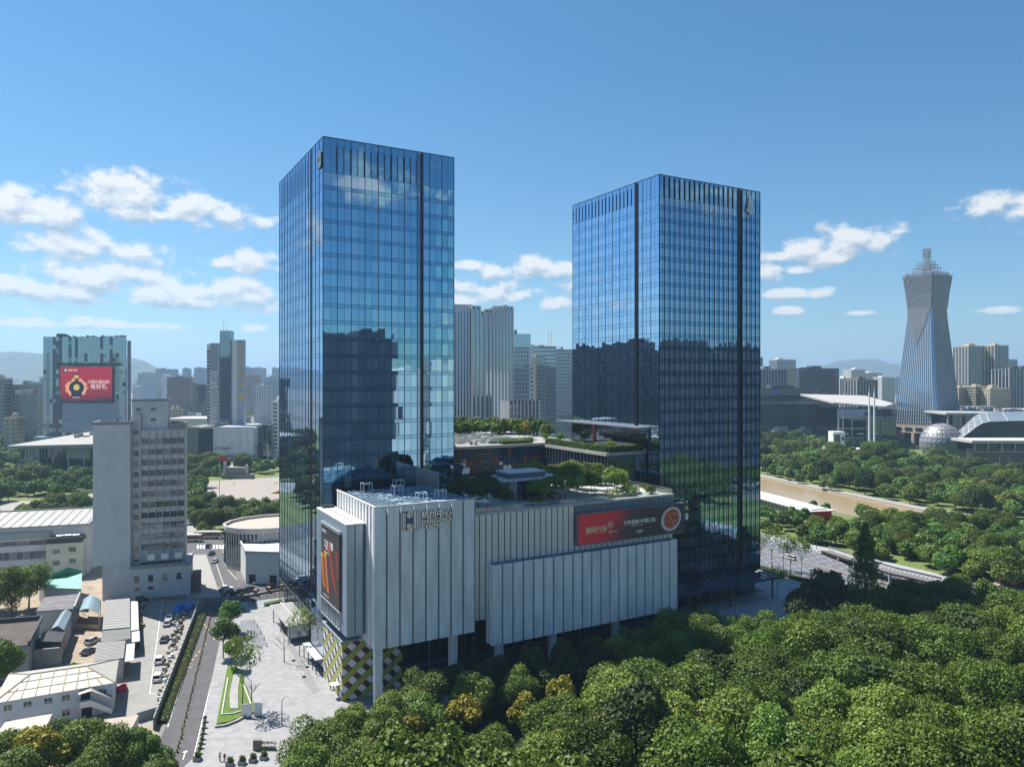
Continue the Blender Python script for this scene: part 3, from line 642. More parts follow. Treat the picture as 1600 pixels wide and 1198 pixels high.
for k in range(24):
    t0, t1 = k * math.pi / 12, (k + 1) * math.pi / 12; mb.bar((116 + .8 * math.cos(t0), 152.93, 34.4 + .8 * math.sin(t0)), (116 + .8 * math.cos(t1), 152.93, 34.4 + .8 * math.sin(t1)), .04, .12)
mb.box(115.94, 116.06, 152.91, 152.93, 33.8, 35.0); mb.box(115.5, 116.5, 152.90, 152.905, 34.34, 34.46); BB.part('round_logo', mb, cream)
# bowl printed as a raised relief
def disc(mb, ca, b, cz, ra, rz, m=0, n=28, tilt=.12):
    mb.add([(ca + ra * math.cos(2 * math.pi * i / n) , b, cz + rz * math.sin(2 * math.pi * i / n) + tilt * ra * math.cos(2 * math.pi * i / n)) for i in range(n)], [tuple(range(n))], m)
mb = MB(); disc(mb, 136.5, 152.93, 34.0, 3.6, 3.25, 0); disc(mb, 136.6, 152.925, 34.0, 2.75, 2.55, 1); random.seed(4)
for k in range(70):
    t = random.uniform(0, 6.28); r = random.random() ** .6; x = 136.6 + 2.3 * r * math.cos(t); z_ = 34 + 2.1 * r * math.sin(t)
    dx, dz = random.uniform(-.5, .5), random.uniform(-.3, .3); mb.bar((x, 152.915 - k * .0004, z_), (x + dx, 152.915 - k * .0004, z_ + dz),   .01, random.uniform(.08, .35), random.choice((2, 2, 3, 4)))
BB.part('bowl_print', mb, [mat('bowl_white', (.62, .55, .60), .4), mat('sauce', (.55, .10, .03), .5), mat('chili', (.22, .012, .012), .4), mat('chili_bright', (.6, .2, .08), .4), mat('prawn', (.65, .45, .4), .4)])
# vertical banner on the side block
VB = Thing('vertical_billboard', 'tall dark billboard with orange food on the ribbed side block', 'billboard', 47.6, 161.5, 19.5, PF)
b0_, b1_ = 162.0, 177.2
mb = MB(); mb.box(47.55, 47.85, b0_, b1_, 20.0, 37.2); VB.part('housing', mb, dark_m)
pd = bpy.data.materials.new('poster_dark'); MATS['poster_dark'] = pd; pd.use_nodes = True; pd.node_tree.nodes['Principled BSDF'].inputs['Base Color'].default_value = (.045, .035, .035, 1)
mb = MB(); mb.box(47.5, 47.53, b0_ + .15, b1_ - .15, 20.15, 37.0); VB.part('display', mb, pd)
def sausage(mb, pts, w, m):
    for i, (p, q) in enumerate(zip(pts, pts[1:])): mb.bar((47.47 - i * .001, p[0], p[1]), (47.47 - i * .001, q[0], q[1]), .02, w, m) if False else mb.add([(47.47, p[0] - w / 2, p[1]), (47.47, p[0] + w / 2, p[1]), (47.47, q[0] + w / 2, q[1]), (47.47, q[0] - w / 2, q[1])], [(0, 1, 2, 3)], m)
mb = MB()
sausage(mb, [(176.2, 29.5), (175.8, 27), (175.0, 24), (174, 22.5)], 2.0, 0); sausage(mb, [(173.4, 30.2), (172.8, 27), (171.8, 24), (171, 22)], 2.1, 0)
sausage(mb, [(176.4, 30.4), (176.2, 29.5)], 1.8, 2); sausage(mb, [(173.6, 31.4), (173.4, 30.2)], 1.8, 2)
sausage(mb, [(170.8, 34.0), (169.4, 31), (167.5, 27.5), (165.5, 24.5), (163.8, 23.5)], 2.0, 1)
sausage(mb, [(164.5, 33.0), (163.6, 30), (163, 27)], 1.2, 1)
VB.part('food_print', mb, [mat('carrot_orange', (.50, .13, .02), .5), mat('pepper_red', (.33, .04, .02), .5), mat('flame_yellow', (.75, .38, .06), .5)])
for tx, s, b, z_ in (('百味 艺坊', .8, 176.2, 35.6), ('之虎有靓', 1.9, 174.6, 32.6), ('PREMIUM TASTE', .55, 173.6, 31.9), ('SINCE 2002', .5, 172.4, 31.0), ('hangzhou center mall', .5, 175, 20.8)):
    lettering(tx, s, white_p, VB, 47.48, b, z_, R(-90), .01)
mb = MB(); mb.box(47.3, 47.85, b0_ - .2, b1_ + .2, 37.25, 37.5); mb.box(47.3, 47.85, b0_ - .2, b1_ + .2, 37.7, 37.9); mb.box(47.3, 47.85, b0_ - .2, b1_ + .2, 19.8, 19.95); VB.part('trim', mb, steel)
mb = MB()
for i in range(9): mb.box(47.5, 47.9, b0_ + i * 1.9, b0_ + .12 + i * 1.9, 16, 19.8)
mb.box(47.45, 47.95, b0_ - .2, b1_ + .2, 15.8, 16.0); VB.part('support_bar', mb, steel, stuff=True)
# name sign
NS = Thing('mall_name_sign', 'silver mall name letters and striped square emblem on white facade panels', 'sign', 59.2, 152.7, 38, PF)
emblem_kc(NS, 58.9, 152.72, 38.7, 4.0, 0, mat('sign_white', (.95, .95, .96), .25, .85), mat('sign_navy', (.08, .11, .17), .5))
sgn = mat('sign_letter_white', (.95, .95, .96), .25, .85); sgd = MATS['sign_navy']
def shadow_letters(tx, s_, b_, z_, sp_=1.0):  # dark copies behind the letters: backing frame with their shadow outline put in
    me = text_mesh(tx, s_, sgd, .03, 'LEFT', sp_, .055); link('letter_shadow_backing', me, NS.root, (b_ - NS.off[0] + .04, 152.74 - NS.off[1], z_ - NS.off[2] - .05), (R(90), 0, 0))
shadow_letters('杭州中心', 1.85, 63.2, 41.1); shadow_letters('HANGZHOU', 1.28, 63.3, 39.85, 1.08); shadow_letters('CENTER', 1.28, 63.3, 38.6, 1.08)
lettering('杭州中心', 1.85, sgn, NS, 63.2, 152.5, 41.1, 0, .06); lettering('HANGZHOU', 1.28, sgn, NS, 63.3, 152.5, 39.85, 0, .06, spacing=1.08); lettering('CENTER', 1.28, sgn, NS, 63.3, 152.5, 38.6, 0, .06, spacing=1.08)
# ================================================================ trees
bark = mat('bark', (.10, .08, .06), .9, var=.3, scale=2)
LM = dict(
    wood=leafmat('leaf_wood', (.040, .082, .008), (.135, .19, .020), .28, .016),
    plane=leafmat('leaf_plane', (.075, .13, .018), (.20, .265, .05), .2, .02),
    yellow=leafmat('leaf_yellowing', (.12, .13, .015), (.36, .30, .03), .2, .015),
    dark=leafmat('leaf_dark', (.025, .055, .014), (.07, .11, .022), .2, .02),
    park=leafmat('leaf_park', (.065, .125, .018), (.165, .25, .04), .25, .03),
    bright=leafmat('leaf_bright', (.10, .17, .022), (.21, .30, .05), .2, .02),
    willow=leafmat('leaf_willow', (.09, .15, .03), (.17, .24, .06), .2, .02))
def crown_mesh(name, m, rx, rz, n, leaf, lobes=14, seed=0, fl=.75, z0=0.0, spread=.62):
    rg = np.random.default_rng(seed)
    # lobes on an ellipsoid, leaves in a thin uneven shell round each lobe
    d = rg.normal(size=(lobes, 3)); d[:, 2] = np.abs(d[:, 2]) * 1.1 - .35; d /= np.linalg.norm(d, axis=1)[:, None]
    lc = d * np.array([rx, rx, rz]) * spread * rg.uniform(.8, 1.12, (lobes, 1)); lr = rx * rg.uniform(.22, .50, lobes) * (1.15 if lobes < 12 else 1)
    lc = np.vstack([lc, [[0, 0, rz * .1]]]); lr = np.append(lr, rx * .6)
    w = lr ** 2; k = rg.choice(len(lr), n, p=w / w.sum())
    v = rg.normal(size=(n, 3)); v[:, 2] += .35; v /= np.linalg.norm(v, axis=1)[:, None]
    sub = rg.normal(size=(60, 3)); sub /= np.linalg.norm(sub, axis=1)[:, None]          # twig clumps roughen every lobe
    cl = (v @ sub.T).max(1); rr = lr[k] * (.80 + .30 * (cl > .93) * rg.uniform(.2, 1, n) + rg.normal(0, .06, n))
    p = lc[k] + v * rr[:, None] * np.array([1, 1, rz / rx * .5 + .5])
    p[:, 2] = np.maximum(p[:, 2], -rz * fl)
    nn = v + rg.normal(0, .55, (n, 3)); nn /= np.linalg.norm(nn, axis=1)[:, None]
    t = np.cross(nn, rg.normal(size=(n, 3))); t /= np.linalg.norm(t, axis=1)[:, None]; b = np.cross(nn, t)
    s = leaf * rg.uniform(.6, 1.3, (n, 1)); 
    V = np.stack([p - t * s * .5 - b * s * .28, p + t * s * .05 - b * s * .5, p + t * s * .55 + b * s * .05, p - t * s * .1 + b * s * .5], 1).reshape(-1, 3)
    V[:, 2] += rz * fl + z0
    me = bpy.data.meshes.new(name); nq = n
    me.vertices.add(4 * nq); me.vertices.foreach_set('co', V.ravel().astype(np.float32))
    me.loops.add(4 * nq); me.loops.foreach_set('vertex_index', np.arange(4 * nq, dtype=np.int32))
    me.polygons.add(nq); me.polygons.foreach_set('loop_start', np.arange(0, 4 * nq, 4, dtype=np.int32)); me.polygons.foreach_set('loop_total', np.full(nq, 4, np.int32))
    me.materials.append(m); me.update(); me.validate(); return me
def trunk_mesh(h, r, top, m=bark, limbs=5, seed=0):
    rg = random.Random(seed); mb = MB(); mb.cyl((0, 0, -.1), (rg.uniform(-.2, .2), rg.uniform(-.2, .2), h), r, r * .6, 7)
    for i in range(limbs):
        t = 6.28 * i / limbs + rg.uniform(-.4, .4); k = rg.uniform(.55, .9)
        mb.cyl((0, 0, h * rg.uniform(.75, .98)), (math.cos(t) * top * k, math.sin(t) * top * k, h + top * rg.uniform(.5, 1.0)), r * .45, r * .12, 5)
    return mb.mesh('trunk', m)
PROTO = {}
def proto(kind, var, m, rx, rz, n, leaf, trunk_h, trunk_r, lobes=14, fl=.75, spread=.62):
    PROTO.setdefault(kind, []).append((crown_mesh('crown', m, rx, rz, n, leaf, lobes, hash((kind, var)) % 9999 if False else sum(map(ord, kind)) * 31 + var, fl, 0, spread), trunk_mesh(trunk_h + rz * .3, trunk_r, rx * .5, seed=var), trunk_h))
for v in range(6): proto('wood', v, LM['wood'], 5.9, 5.2, 20000, .35, 3.4, .28, 28, .75, .70)
for v in range(2): proto('wood_bright', v, LM['bright'], 5.6, 5.0, 18000, .34, 3.4, .26, 26, .75, .70)
for v in range(3): proto('plane', v, LM['plane'], 4.8, 5.4, 16000, .31, 3.0, .25, 26, .75, .70)
for v in range(2): proto('yellow', v, LM['yellow'], 3.4, 3.6, 3600, .44, 4.6, .2, 14)
for v in range(2): proto('dark', v, LM['dark'], 5.6, 6.0, 7000, .56, 3.0, .3, 20)
for v in range(4): proto('park', v, LM['park'], 5.0, 4.2, 3400, .80, 1.5, .25, 17)
for v in range(2): proto('park_bright', v, LM['bright'], 4.6, 4.1, 2800, .80, 1.4, .25, 15)
for v in range(2): proto('willow', v, LM['willow'], 3.8, 4.2, 2400, .8, 1.4, .22, 12)
for v in range(3): proto('terrace', v, LM['bright'], 3.6, 2.2, 3200, .34, 2.6, .10, 13, .6)
for v in range(2): proto('terrace_dark', v, LM['dark'], 3.4, 2.6, 3200, .36, 2.6, .12, 12, .6)
for v in range(2): proto('street', v, LM['park'], 3.3, 3.0, 3600, .38, 3.0, .14, 14)
for v in range(2): proto('sapling', v, LM['bright'], 2.1, 3.2, 1100, .20, 3.2, .08, 12, .85, .75)
for v in range(2): proto('bush', v, LM['park'], 1.8, 1.3, 700, .35, .1, .08, 8, .8)
NT = 0
KIND_NAME = dict(wood='woodland_tree', wood_bright='woodland_tree', plane='plane_tree', yellow='yellowing_tree', dark='dark_leaf_tree', park='park_tree', park_bright='park_tree', willow='willow_tree', terrace='terrace_tree', terrace_dark='terrace_tree', street='street_tree', sapling='young_tree', bush='shrub')
QUEUE = []
def tree(kind, x, y, label, group=None, s=1.0, var=None, z=0.0, name=None, cat='tree', sz=1.0):
    k = random.randrange(len(PROTO[kind])) if var is None else var
    QUEUE.append((kind, k, x, y, z, label, group, s, sz, random.uniform(0, 6.28), name or KIND_NAME[kind], cat))
def plant_all():
    """the 300 that show largest of each kind become objects, the others one mass per kind"""
    by = {}
    for q in QUEUE: by.setdefault(q[10], []).append(q)
    for nm, L_ in by.items():
        L_.sort(key=lambda q: -(q[7] / max(20, q[3])) if seen(q[2], q[3], q[4] + 5, 30) else 1)
        vis = [q for q in L_ if seen(q[2], q[3], q[4] + 5, 60)]; keep = vis[:LIMIT.get(nm, 300)]; rest = vis[LIMIT.get(nm, 300):] + [q for q in L_ if q not in vis]
        for (kind, k, x, y, z, label, group, s, sz, ang, name, cat) in keep:
            cm, tm, th = PROTO[kind][k]; r = link(name, None, None, (x, y, z), (0, 0, ang), (s * random.uniform(.86, 1.12), s * random.uniform(.86, 1.12), s * sz)); r['label'] = label; r['category'] = cat
            if group: r['group'] = group
            link('crown', cm, r, (0, 0, th)); link('trunk', tm, r)
        if rest:
            Vs = []
            for (kind, k, x, y, z, label, group, s, sz, ang, name, cat) in rest:
                cm, tm, th = PROTO[kind][k]; n = len(cm.vertices); co = np.empty(n * 3, np.float32); cm.vertices.foreach_get('co', co); st_ = 2 if nm == 'woodland_tree' else 4; co = co.reshape(-1, 4, 3)[::st_]; c0 = co.mean(1, keepdims=True); co = c0 + (co - c0) * (1.5 if st_ == 2 else 1.9)
                c_, s_ = math.cos(ang), math.sin(ang); co = co @ np.array([[c_, s_, 0], [-s_, c_, 0], [0, 0, 1]]) * s; co[..., 2] *= sz; co = co + np.array([x, y, z + th * s]); Vs.append(co.reshape(-1, 3))
            leaf_object('tree_mass', np.vstack(Vs), MATS[{'woodland_tree': 'leaf_wood', 'park_tree': 'leaf_park'}.get(nm, 'leaf_park')])
def leaf_object(name, V, m):
    n = len(V) // 4; me = bpy.data.meshes.new(name); me.vertices.add(4 * n); me.vertices.foreach_set('co', V.ravel().astype(np.float32)); me.loops.add(4 * n); me.loops.foreach_set('vertex_index', np.arange(4 * n, dtype=np.int32))
    me.polygons.add(n); me.polygons.foreach_set('loop_start', np.arange(0, 4 * n, 4, dtype=np.int32)); me.polygons.foreach_set('loop_total', np.full(n, 4, np.int32)); me.materials.append(m); me.update(); me.validate()
    o = link(name, me); o['kind'] = 'stuff'; o['label'] = 'smaller trees further off that close up into one green mass'; o['category'] = 'trees'; return o
LIMIT = dict(park_tree=290, woodland_tree=290)
def scatter(poly, step, seed, jit=.42, limit=999):
    rg = random.Random(seed); xs = [p[0] for p in poly]; ys = [p[1] for p in poly]; out = []
    def inside(x, y):
        c = False; n = len(poly)
        for i in range(n):
            x1, y1 = poly[i]; x2, y2 = poly[(i + 1) % n]
            if (y1 > y) != (y2 > y) and x < (x2 - x1) * (y - y1) / (y2 - y1) + x1: c = not c
        return c
    j = 0; y = min(ys)
    while y < max(ys):
        x = min(xs) + (step / 2 if j % 2 else 0)
        while x < max(xs):
            px, py = x + rg.uniform(-jit, jit) * step, y + rg.uniform(-jit, jit) * step
            if inside(px, py): out.append((px, py))
            x += step
        y += step * .87; j += 1
    return out[:limit]
def seen(x, y, z=6, mx=60, bot=1198 + 60):
    if y < 20: return False
    px = CX + F * x / y; py = CY + (H - z) * F / y
    return -mx < px < 1600 + mx and py < bot
# ================================================================ ground, roads, water
asphalt = mat('asphalt', (.085, .085, .09), .85, var=.18, scale=.35, detail=6)
asphalt_d = mat('asphalt_patched', (.065, .065, .07), .85, var=.25, scale=.2)
pave = tilemat('plaza_paving', (.54, .54, .54), (.48, .48, .49), (.40, .40, .41), 1.2, .6, (1, 0))
def flatbrick(name, c1, c2, mort, bw, bh):
    m = tilemat(name, c1, c2, mort, bw, bh); nt = m.node_tree
    br = [n for n in nt.nodes if n.type == 'TEX_BRICK'][0]; g = [n for n in nt.nodes if n.type == 'NEW_GEOMETRY'][0]
    nt.links.new(g.outputs['Position'], br.inputs['Vector']); return m
pave = flatbrick('plaza_stone', (.295, .295, .298), (.262, .264, .268), (.215, .215, .22), 2.4, 1.2)
lot_c = mat('lot_concrete', (.245, .238, .225), .85, var=.12, scale=.25, detail=6)
square_m = flatbrick('square_stone', (.33, .28, .24), (.30, .26, .225), (.24, .21, .18), 9, 9)
dirt = mat('dirt_yard', (.30, .24, .18), .9, var=.3, scale=.3, detail=6)
grass_m = mat('grass_green', (.09, .13, .03), .9, var=.5, scale=1.2, col2=(.20, .25, .06))
lawn_m = mat('bright_lawn', (.07, .125, .015), .9, var=.3, scale=2, col2=(.125, .20, .028))
walk_m = mat('sidewalk', (.29, .28, .265), .85, var=.12, scale=.6)
line_m = mat('road_paint', (.72, .72, .70), .6); yline_m = mat('road_paint_yellow', (.65, .42, .08), .6)
city_g = mat('city_ground', (.13, .13, .12), .9, var=.35, scale=.02, col2=(.24, .23, .21), detail=8)
mb = MB(); mb.sheet([(-30000, -3000), (30000, -3000), (30000, 40000), (-30000, 40000)], -.05); structure('ground', mb, city_g)
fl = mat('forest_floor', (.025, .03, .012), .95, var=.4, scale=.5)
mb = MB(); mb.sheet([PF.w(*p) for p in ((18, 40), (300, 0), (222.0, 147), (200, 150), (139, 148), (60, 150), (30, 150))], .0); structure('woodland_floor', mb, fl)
# plaza (slightly raised stone sheet) and roads
RD = Frame(17.75)     # the street on the left runs along this frame's b axis
mb = MB(); mb.prism([PF.w(30, 128), PF.w(76, 152), PF.w(62, 190), PF.w(54, 248), (-89.5, 236), (-86.6, 222), gp(305, 1182), (-61, 136), (-57, 132)], -.03, .12); structure('plaza', mb, pave)
road = [(-100, 252), (-92.8, 217), gp(259.8, 1132), (-62, 122), (-52.5, 118), gp(304, 1183), gp(336.2, 1039), (-87.5, 225), (-88.5, 244)]
mb = MB(); mb.sheet([(-98.5, 234), gp(259.8, 1132), (-60, 110), (-50, 104), gp(303, 1185), gp(336, 1039), (-86, 223), (-87, 236)], .004); structure('street', mb, asphalt)
mb = MB(); mb.sheet([(-99, 233), (-86, 223), (-87, 236), PF.w(35, 248.2), PF.w(60, 248.2), PF.w(60, 259), PF.w(28, 259), (-120, 238)], .008)
structure('cross_street', mb, asphalt_d)
mb = MB(); mb.sheet([gp(310, 1040 - 110), gp(318, 858), gp(380, 858), gp(366, 905), gp(440, 905), gp(440, 928), gp(345, 934)], .012); structure('parking_lane', mb, asphalt)
mb = MB(); mb.sheet([gp(-60, 866), gp(300, 866), gp(445, 862), gp(445, 842), gp(300, 843), gp(-60, 846)], .016); structure('avenue', mb, asphalt)
mb = MB(); mb.sheet([gp(291, 935), gp(303, 866), gp(322, 866), gp(345, 932)], .02); structure('service_yard', mb, walk_m)
mb = MB(); mb.sheet([gp(188, 1125), gp(212, 1010), gp(232, 938), gp(318, 938), gp(238, 1135)], .012); structure('parking_lot', mb, lot_c)
mb = MB(); mb.sheet([gp(-40, 1198), gp(-40, 900), gp(150, 880), gp(240, 935), gp(250, 1198)], .004); structure('yard', mb, dirt)
# street marks
mb = MB()
def strip(mb, p, q, w, z, m=0):
    p = Vector((*p, z)); q = Vector((*q, z)); d = (q - p).normalized(); n = Vector((-d.y, d.x, 0)) * w / 2
    mb.add([p - n, p + n, q + n, q - n], [(3, 2, 1, 0)], m)
def dashed(mb, p, q, w, z, on, off, m=0):
    p = Vector(p); q = Vector(q); L_ = (q - p).length; d = (q - p) / L_; t = 0
    while t < L_ - on: strip(mb, p + d * t, p + d * (t + on), w, z, m); t += on + off
strip(mb, gp(314, 968), gp(262, 1135), .22, .016); strip(mb, gp(335, 1045), gp(303, 1180), .15, .016)
for (a, b) in (((337, 968), (352, 1036)), ((316, 970), (336, 1000)), ((290, 1045), (325, 1000))): dashed(mb, gp(*a), gp(*b), .25, .02, 1.4, 1.4, 1)
strip(mb, gp(292, 1042), gp(299, 1042), .3, .02, 1)
for (px, py) in ((286, 1186),): x, y = gp(px, py); strip(mb, (x, y), (x - .9, y + 3), .18, .02); strip(mb, (x - 1.2, y + 2.6), (x - .9, y + 3.3), .25, .024); strip(mb, (x - .45, y + 2.75), (x - .9, y + 3.3), .25, .028)
for i in range(11): x = gp(309 + i * 5, 853); strip(mb, gp(309 + i * 5, 857), gp(309.5 + i * 5, 851), .8, .024)
dashed(mb, gp(-40, 852), gp(300, 850), .2, .022, 3, 4); dashed(mb, gp(360, 850), gp(445, 849), .2, .022, 3, 4)
strip(mb, gp(338, 880), gp(350, 915), .15, .02); strip(mb, gp(356, 890), gp(370, 905), .15, .02); strip(mb, gp(346, 855), gp(353, 872), .2, .02, 1); strip(mb, gp(349, 855), gp(356, 872), .2, .02, 1)
for i in range(6): strip(mb, gp(337 + i * 1.4, 886 + i * 5.5), gp(342 + i * 1.4, 886 + i * 5.5), .15, .02, 1)
strip(mb, gp(254, 935), gp(234, 1083), .12, .02); strip(mb, gp(234, 1083), gp(248, 1083), .12, .022)
structure('road_markings', mb, [line_m, yline_m])
# oval of darker setts in the plaza
mb = MB(); mb.sheet([gp(*p) for p in ((376, 970), (395, 969), (406, 980), (417, 1008), (403, 1014), (372, 1022), (360, 1020), (368, 990))], .124); structure('driveway_setts', mb, flatbrick('setts', (.19, .20, .215), (.165, .17, .185), (.13, .13, .145), .8, .8))
mb = MB()
for q in (((425, 948), (433, 947), (441, 966), (434, 967)), ((466, 996), (474, 994), (500, 1022), (488, 1028)), ((444, 1000), (452, 998), (490, 1060), (478, 1062)), ((470, 1058), (484, 1052), (500, 1080), (490, 1085))): mb.sheet([gp(*p) for p in q], .126 + .004 * q[0][0] / 100)
structure('stone_bands', mb, mat('dark_band_stone', (.20, .20, .21), .6, var=.1, scale=1))
# the right hand side: avenue, pavements, water
sea = [(60, 1000), (105, 690), (148, 552)] ; 
riv = [(96, 700), (181, 541), (203, 468), (225, 398), (262, 345), (330, 290), (520, 220), (500, 190), (300, 262), (235, 318), (200, 352), (172, 404), (148, 470), (60, 690)]
mb = MB(); mb.sheet([(-200, 760), (181, 900), (96, 700)] and riv, .03)
wm = bpy.data.materials.new('river_water'); wm.use_nodes = True
def _w():
    nt = wm.node_tree; P = nt.nodes['Principled BSDF']; P.inputs['Base Color'].default_value = (.34, .255, .15, 1); P.inputs['Roughness'].default_value = .18; P.inputs['Specular IOR Level'].default_value = .35
    nz = nt.nodes.new('ShaderNodeTexNoise'); nz.inputs['Scale'].default_value = .5; nz.inputs['Detail'].default_value = 5; tc = nt.nodes.new('ShaderNodeTexCoord'); nt.links.new(tc.outputs['Object'], nz.inputs[0])
    bp = nt.nodes.new('ShaderNodeBump'); bp.inputs['Strength'].default_value = .35; bp.inputs['Distance'].default_value = .25; nt.links.new(nz.outputs[0], bp.inputs['Height']); nt.links.new(bp.outputs[0], P.inputs['Normal'])
_w(); structure('river', mb, wm)
mb = MB(); mb.sheet([(90, 1400), (110, 705), (181, 545), (203, 470), (226, 400), (263, 347), (331, 292), (520, 224), (1200, 500), (1300, 1400)], .02); structure('park_lawn', mb, grass_m)
mb = MB(); mb.sheet([PF.w(265, -80), PF.w(330, -80), (200, 350), (170, 404), (140, 470), (60, 690), (20, 700), PF.w(265, 330)], .008); structure('riverside_lawn', mb, grass_m)
mb = MB()
for w0, w1, z in ((5.5, 1.2, 1.2),):
    pts = [(96, 700), (181, 541), (203, 468), (225, 398), (262, 345), (330, 290)]
    for p, q in zip(pts, pts[1:]):
        n = Vector((q[1] - p[1], p[0] - q[0])).normalized() * -1
        mb.prism([p, q, (q[0] + 6, q[1] + 5.0), (p[0] + 6, p[1] + 5.0)], -.02, .9)
structure('far_quay_path', mb, walk_m)
E_ = PF
mb = MB(); mb.sheet([PF.w(222.8, -60), PF.w(263.5, -60), PF.w(263.5, 420), PF.w(222.8, 420)], .012); structure('main_road', mb, mat('asphalt_road', (.125, .13, .15), .8, var=.1, scale=.3, detail=6))
mb = MB(); mb.prism([PF.w(263.5, -60), PF.w(271, -60), PF.w(271, 420), PF.w(263.5, 420)], -.02, .14); mb.prism([PF.w(198, 100), PF.w(222.8, 100), PF.w(222.8, 420), PF.w(198, 420)], -.02, .14); mb.prism([PF.w(139, 150), PF.w(198, 150), PF.w(198, 175), PF.w(139, 175)], -.02, .13)
structure('pavement', mb, mat('pavement_blue_grey', (.32, .33, .35), .8, var=.12, scale=.5))
mb = MB()
for a in (226.5, 230, 233.5, 237, 247.5, 251, 254.5, 258): dashed(mb, PF.w(a, 150), PF.w(a, 330), .22, .02, 2.2, 3.0)
for a in (243, 243.8): strip(mb, PF.w(a, 120), PF.w(a, 330), .16, .02, 1)
dashed(mb, PF.w(262.3, 150), PF.w(262.3, 330), .6, .02, .8, .8); dashed(mb, PF.w(260.5, 150), PF.w(260.5, 330), .3, .02, .8, 1.2)
structure('lane_lines', mb, [line_m, yline_m])
mb = MB(); mb.prism([PF.w(217, 150), PF.w(221.5, 150), PF.w(221.5, 330), PF.w(217, 330)], .13, .7); single('roadside_hedge', mb, hedge_m, 'long low clipped hedge between pavement and multi-lane road', 'hedge', 217, 150, .13, WF) if False else None
# park and square on the left
mb = MB(); mb.sheet([gp(-200, 842), gp(290, 842), gp(445, 838), gp(445, 690), gp(-200, 690)], .004); structure('park_ground', mb, grass_m)
mb = MB(); mb.sheet([gp(313, 752), gp(438, 745), gp(445, 790), gp(352, 791), gp(318, 772)], .012); structure('square', mb, square_m)
mb = MB(); mb.sheet([gp(-60, 815), gp(-60, 784), gp(60, 782), gp(146, 772), gp(146, 790), gp(40, 805)], .010); mb.sheet([gp(290, 842), gp(290, 740), gp(302, 770), gp(309, 842)], .012); mb.sheet([gp(290, 730), gp(290, 722), gp(445, 722), gp(445, 730)], .01); structure('park_path', mb, walk_m)
# grass planter in the plaza
PL = Thing('grass_planter', 'triangular raised grass planter with white edging on the plaza', 'planter', *gp(338, 1136), .12)
outer = [gp(*p) for p in ((338, 1134), (355, 1045), (364, 1040), (374, 1048), (398, 1106), (397, 1113), (382, 1121), (358, 1130))]
mb = MB(); mb.prism(outer, .1, .55); PL.part('turf', mb, lawn_m)
mb = MB()
for p, q in (((356, 1063), (346.5, 1120)), ((346.5, 1120.5), (365, 1119)), ((365, 1119), (380, 1114)), ((380, 1072), (392, 1104))): strip_a = [Vector((*gp(*p), 0)), Vector((*gp(*q), 0))]; mb.bar((*gp(*p), .66), (*gp(*q), .66), .28, .26)
PL.part('inner_edging', mb, conc_l)
mb = MB(); mb.prism([gp(*p) for p in ((359.5, 1111), (358.5, 1088), (365, 1057), (377, 1050), (372, 1080), (372, 1111))], .55, .72); PL.part('paved_wedge', mb, conc)
mb = MB()
ed = [(336, 1137), (352, 1135), (370, 1128), (384, 1120), (399, 1112), (400, 1106)]
for p, q in zip(ed, ed[1:]): mb.bar((*gp(*p), .3), (*gp(*q), .3), .5, .5)
PL.part('kerb', mb, conc)
NB = Thing('notice_board', 'grey double notice board at the corner of the grass planter', 'sign', *gp(383, 1120), .12)
x, y = gp(382, 1121); mb = MB()
mb.box(x - .6, x + 1.6, y - .2, y, .1, 3.0); NB.part('board', mb, steel)
mb = MB(); mb.box(x + 1.9, x + 3.6, y + .4, y + .6, .1, 3.0); NB.part('board', mb, steel)
mb = MB(); mb.box(x - .2, x + 1.2, y - .25, y - .21, 1.2, 2.7); mb.box(x + 2.1, x + 3.4, y + .35, y + .39, 1.2, 2.7); NB.part('notice', mb, white_p)
# stone name blocks
SB = Thing('stone_sign', 'low brown stone block sign with carved letters beside the yellowing trees', 'sign', *gp(395, 1171), .12)
x, y = gp(396, 1172); bs = mat('brown_stone', (.20, .165, .12), .8, var=.4, scale=2)
mb = MB(); mb.box(x, x + 1.5, y - .3, y + .3, .1, 2.1); SB.part('square_block', mb, bs); mb = MB(); mb.box(x + 1.55, x + 4.4, y - .2, y + .3, .1, .5); SB.part('base_block', mb, bs)
link('lettering', text_mesh('杭州', .75, bs, .1), SB.root, (1.7, -.1, 1.05), (R(90), 0, 0)); link('lettering', text_mesh('中心', .75, bs, .1), SB.root, (3.2, -.1, 1.05), (R(90), 0, 0)); link('lettering', text_mesh('HANGZHOU', .5, bs, .1), SB.root, (1.6, -.1, .42), (R(90), 0, 0))
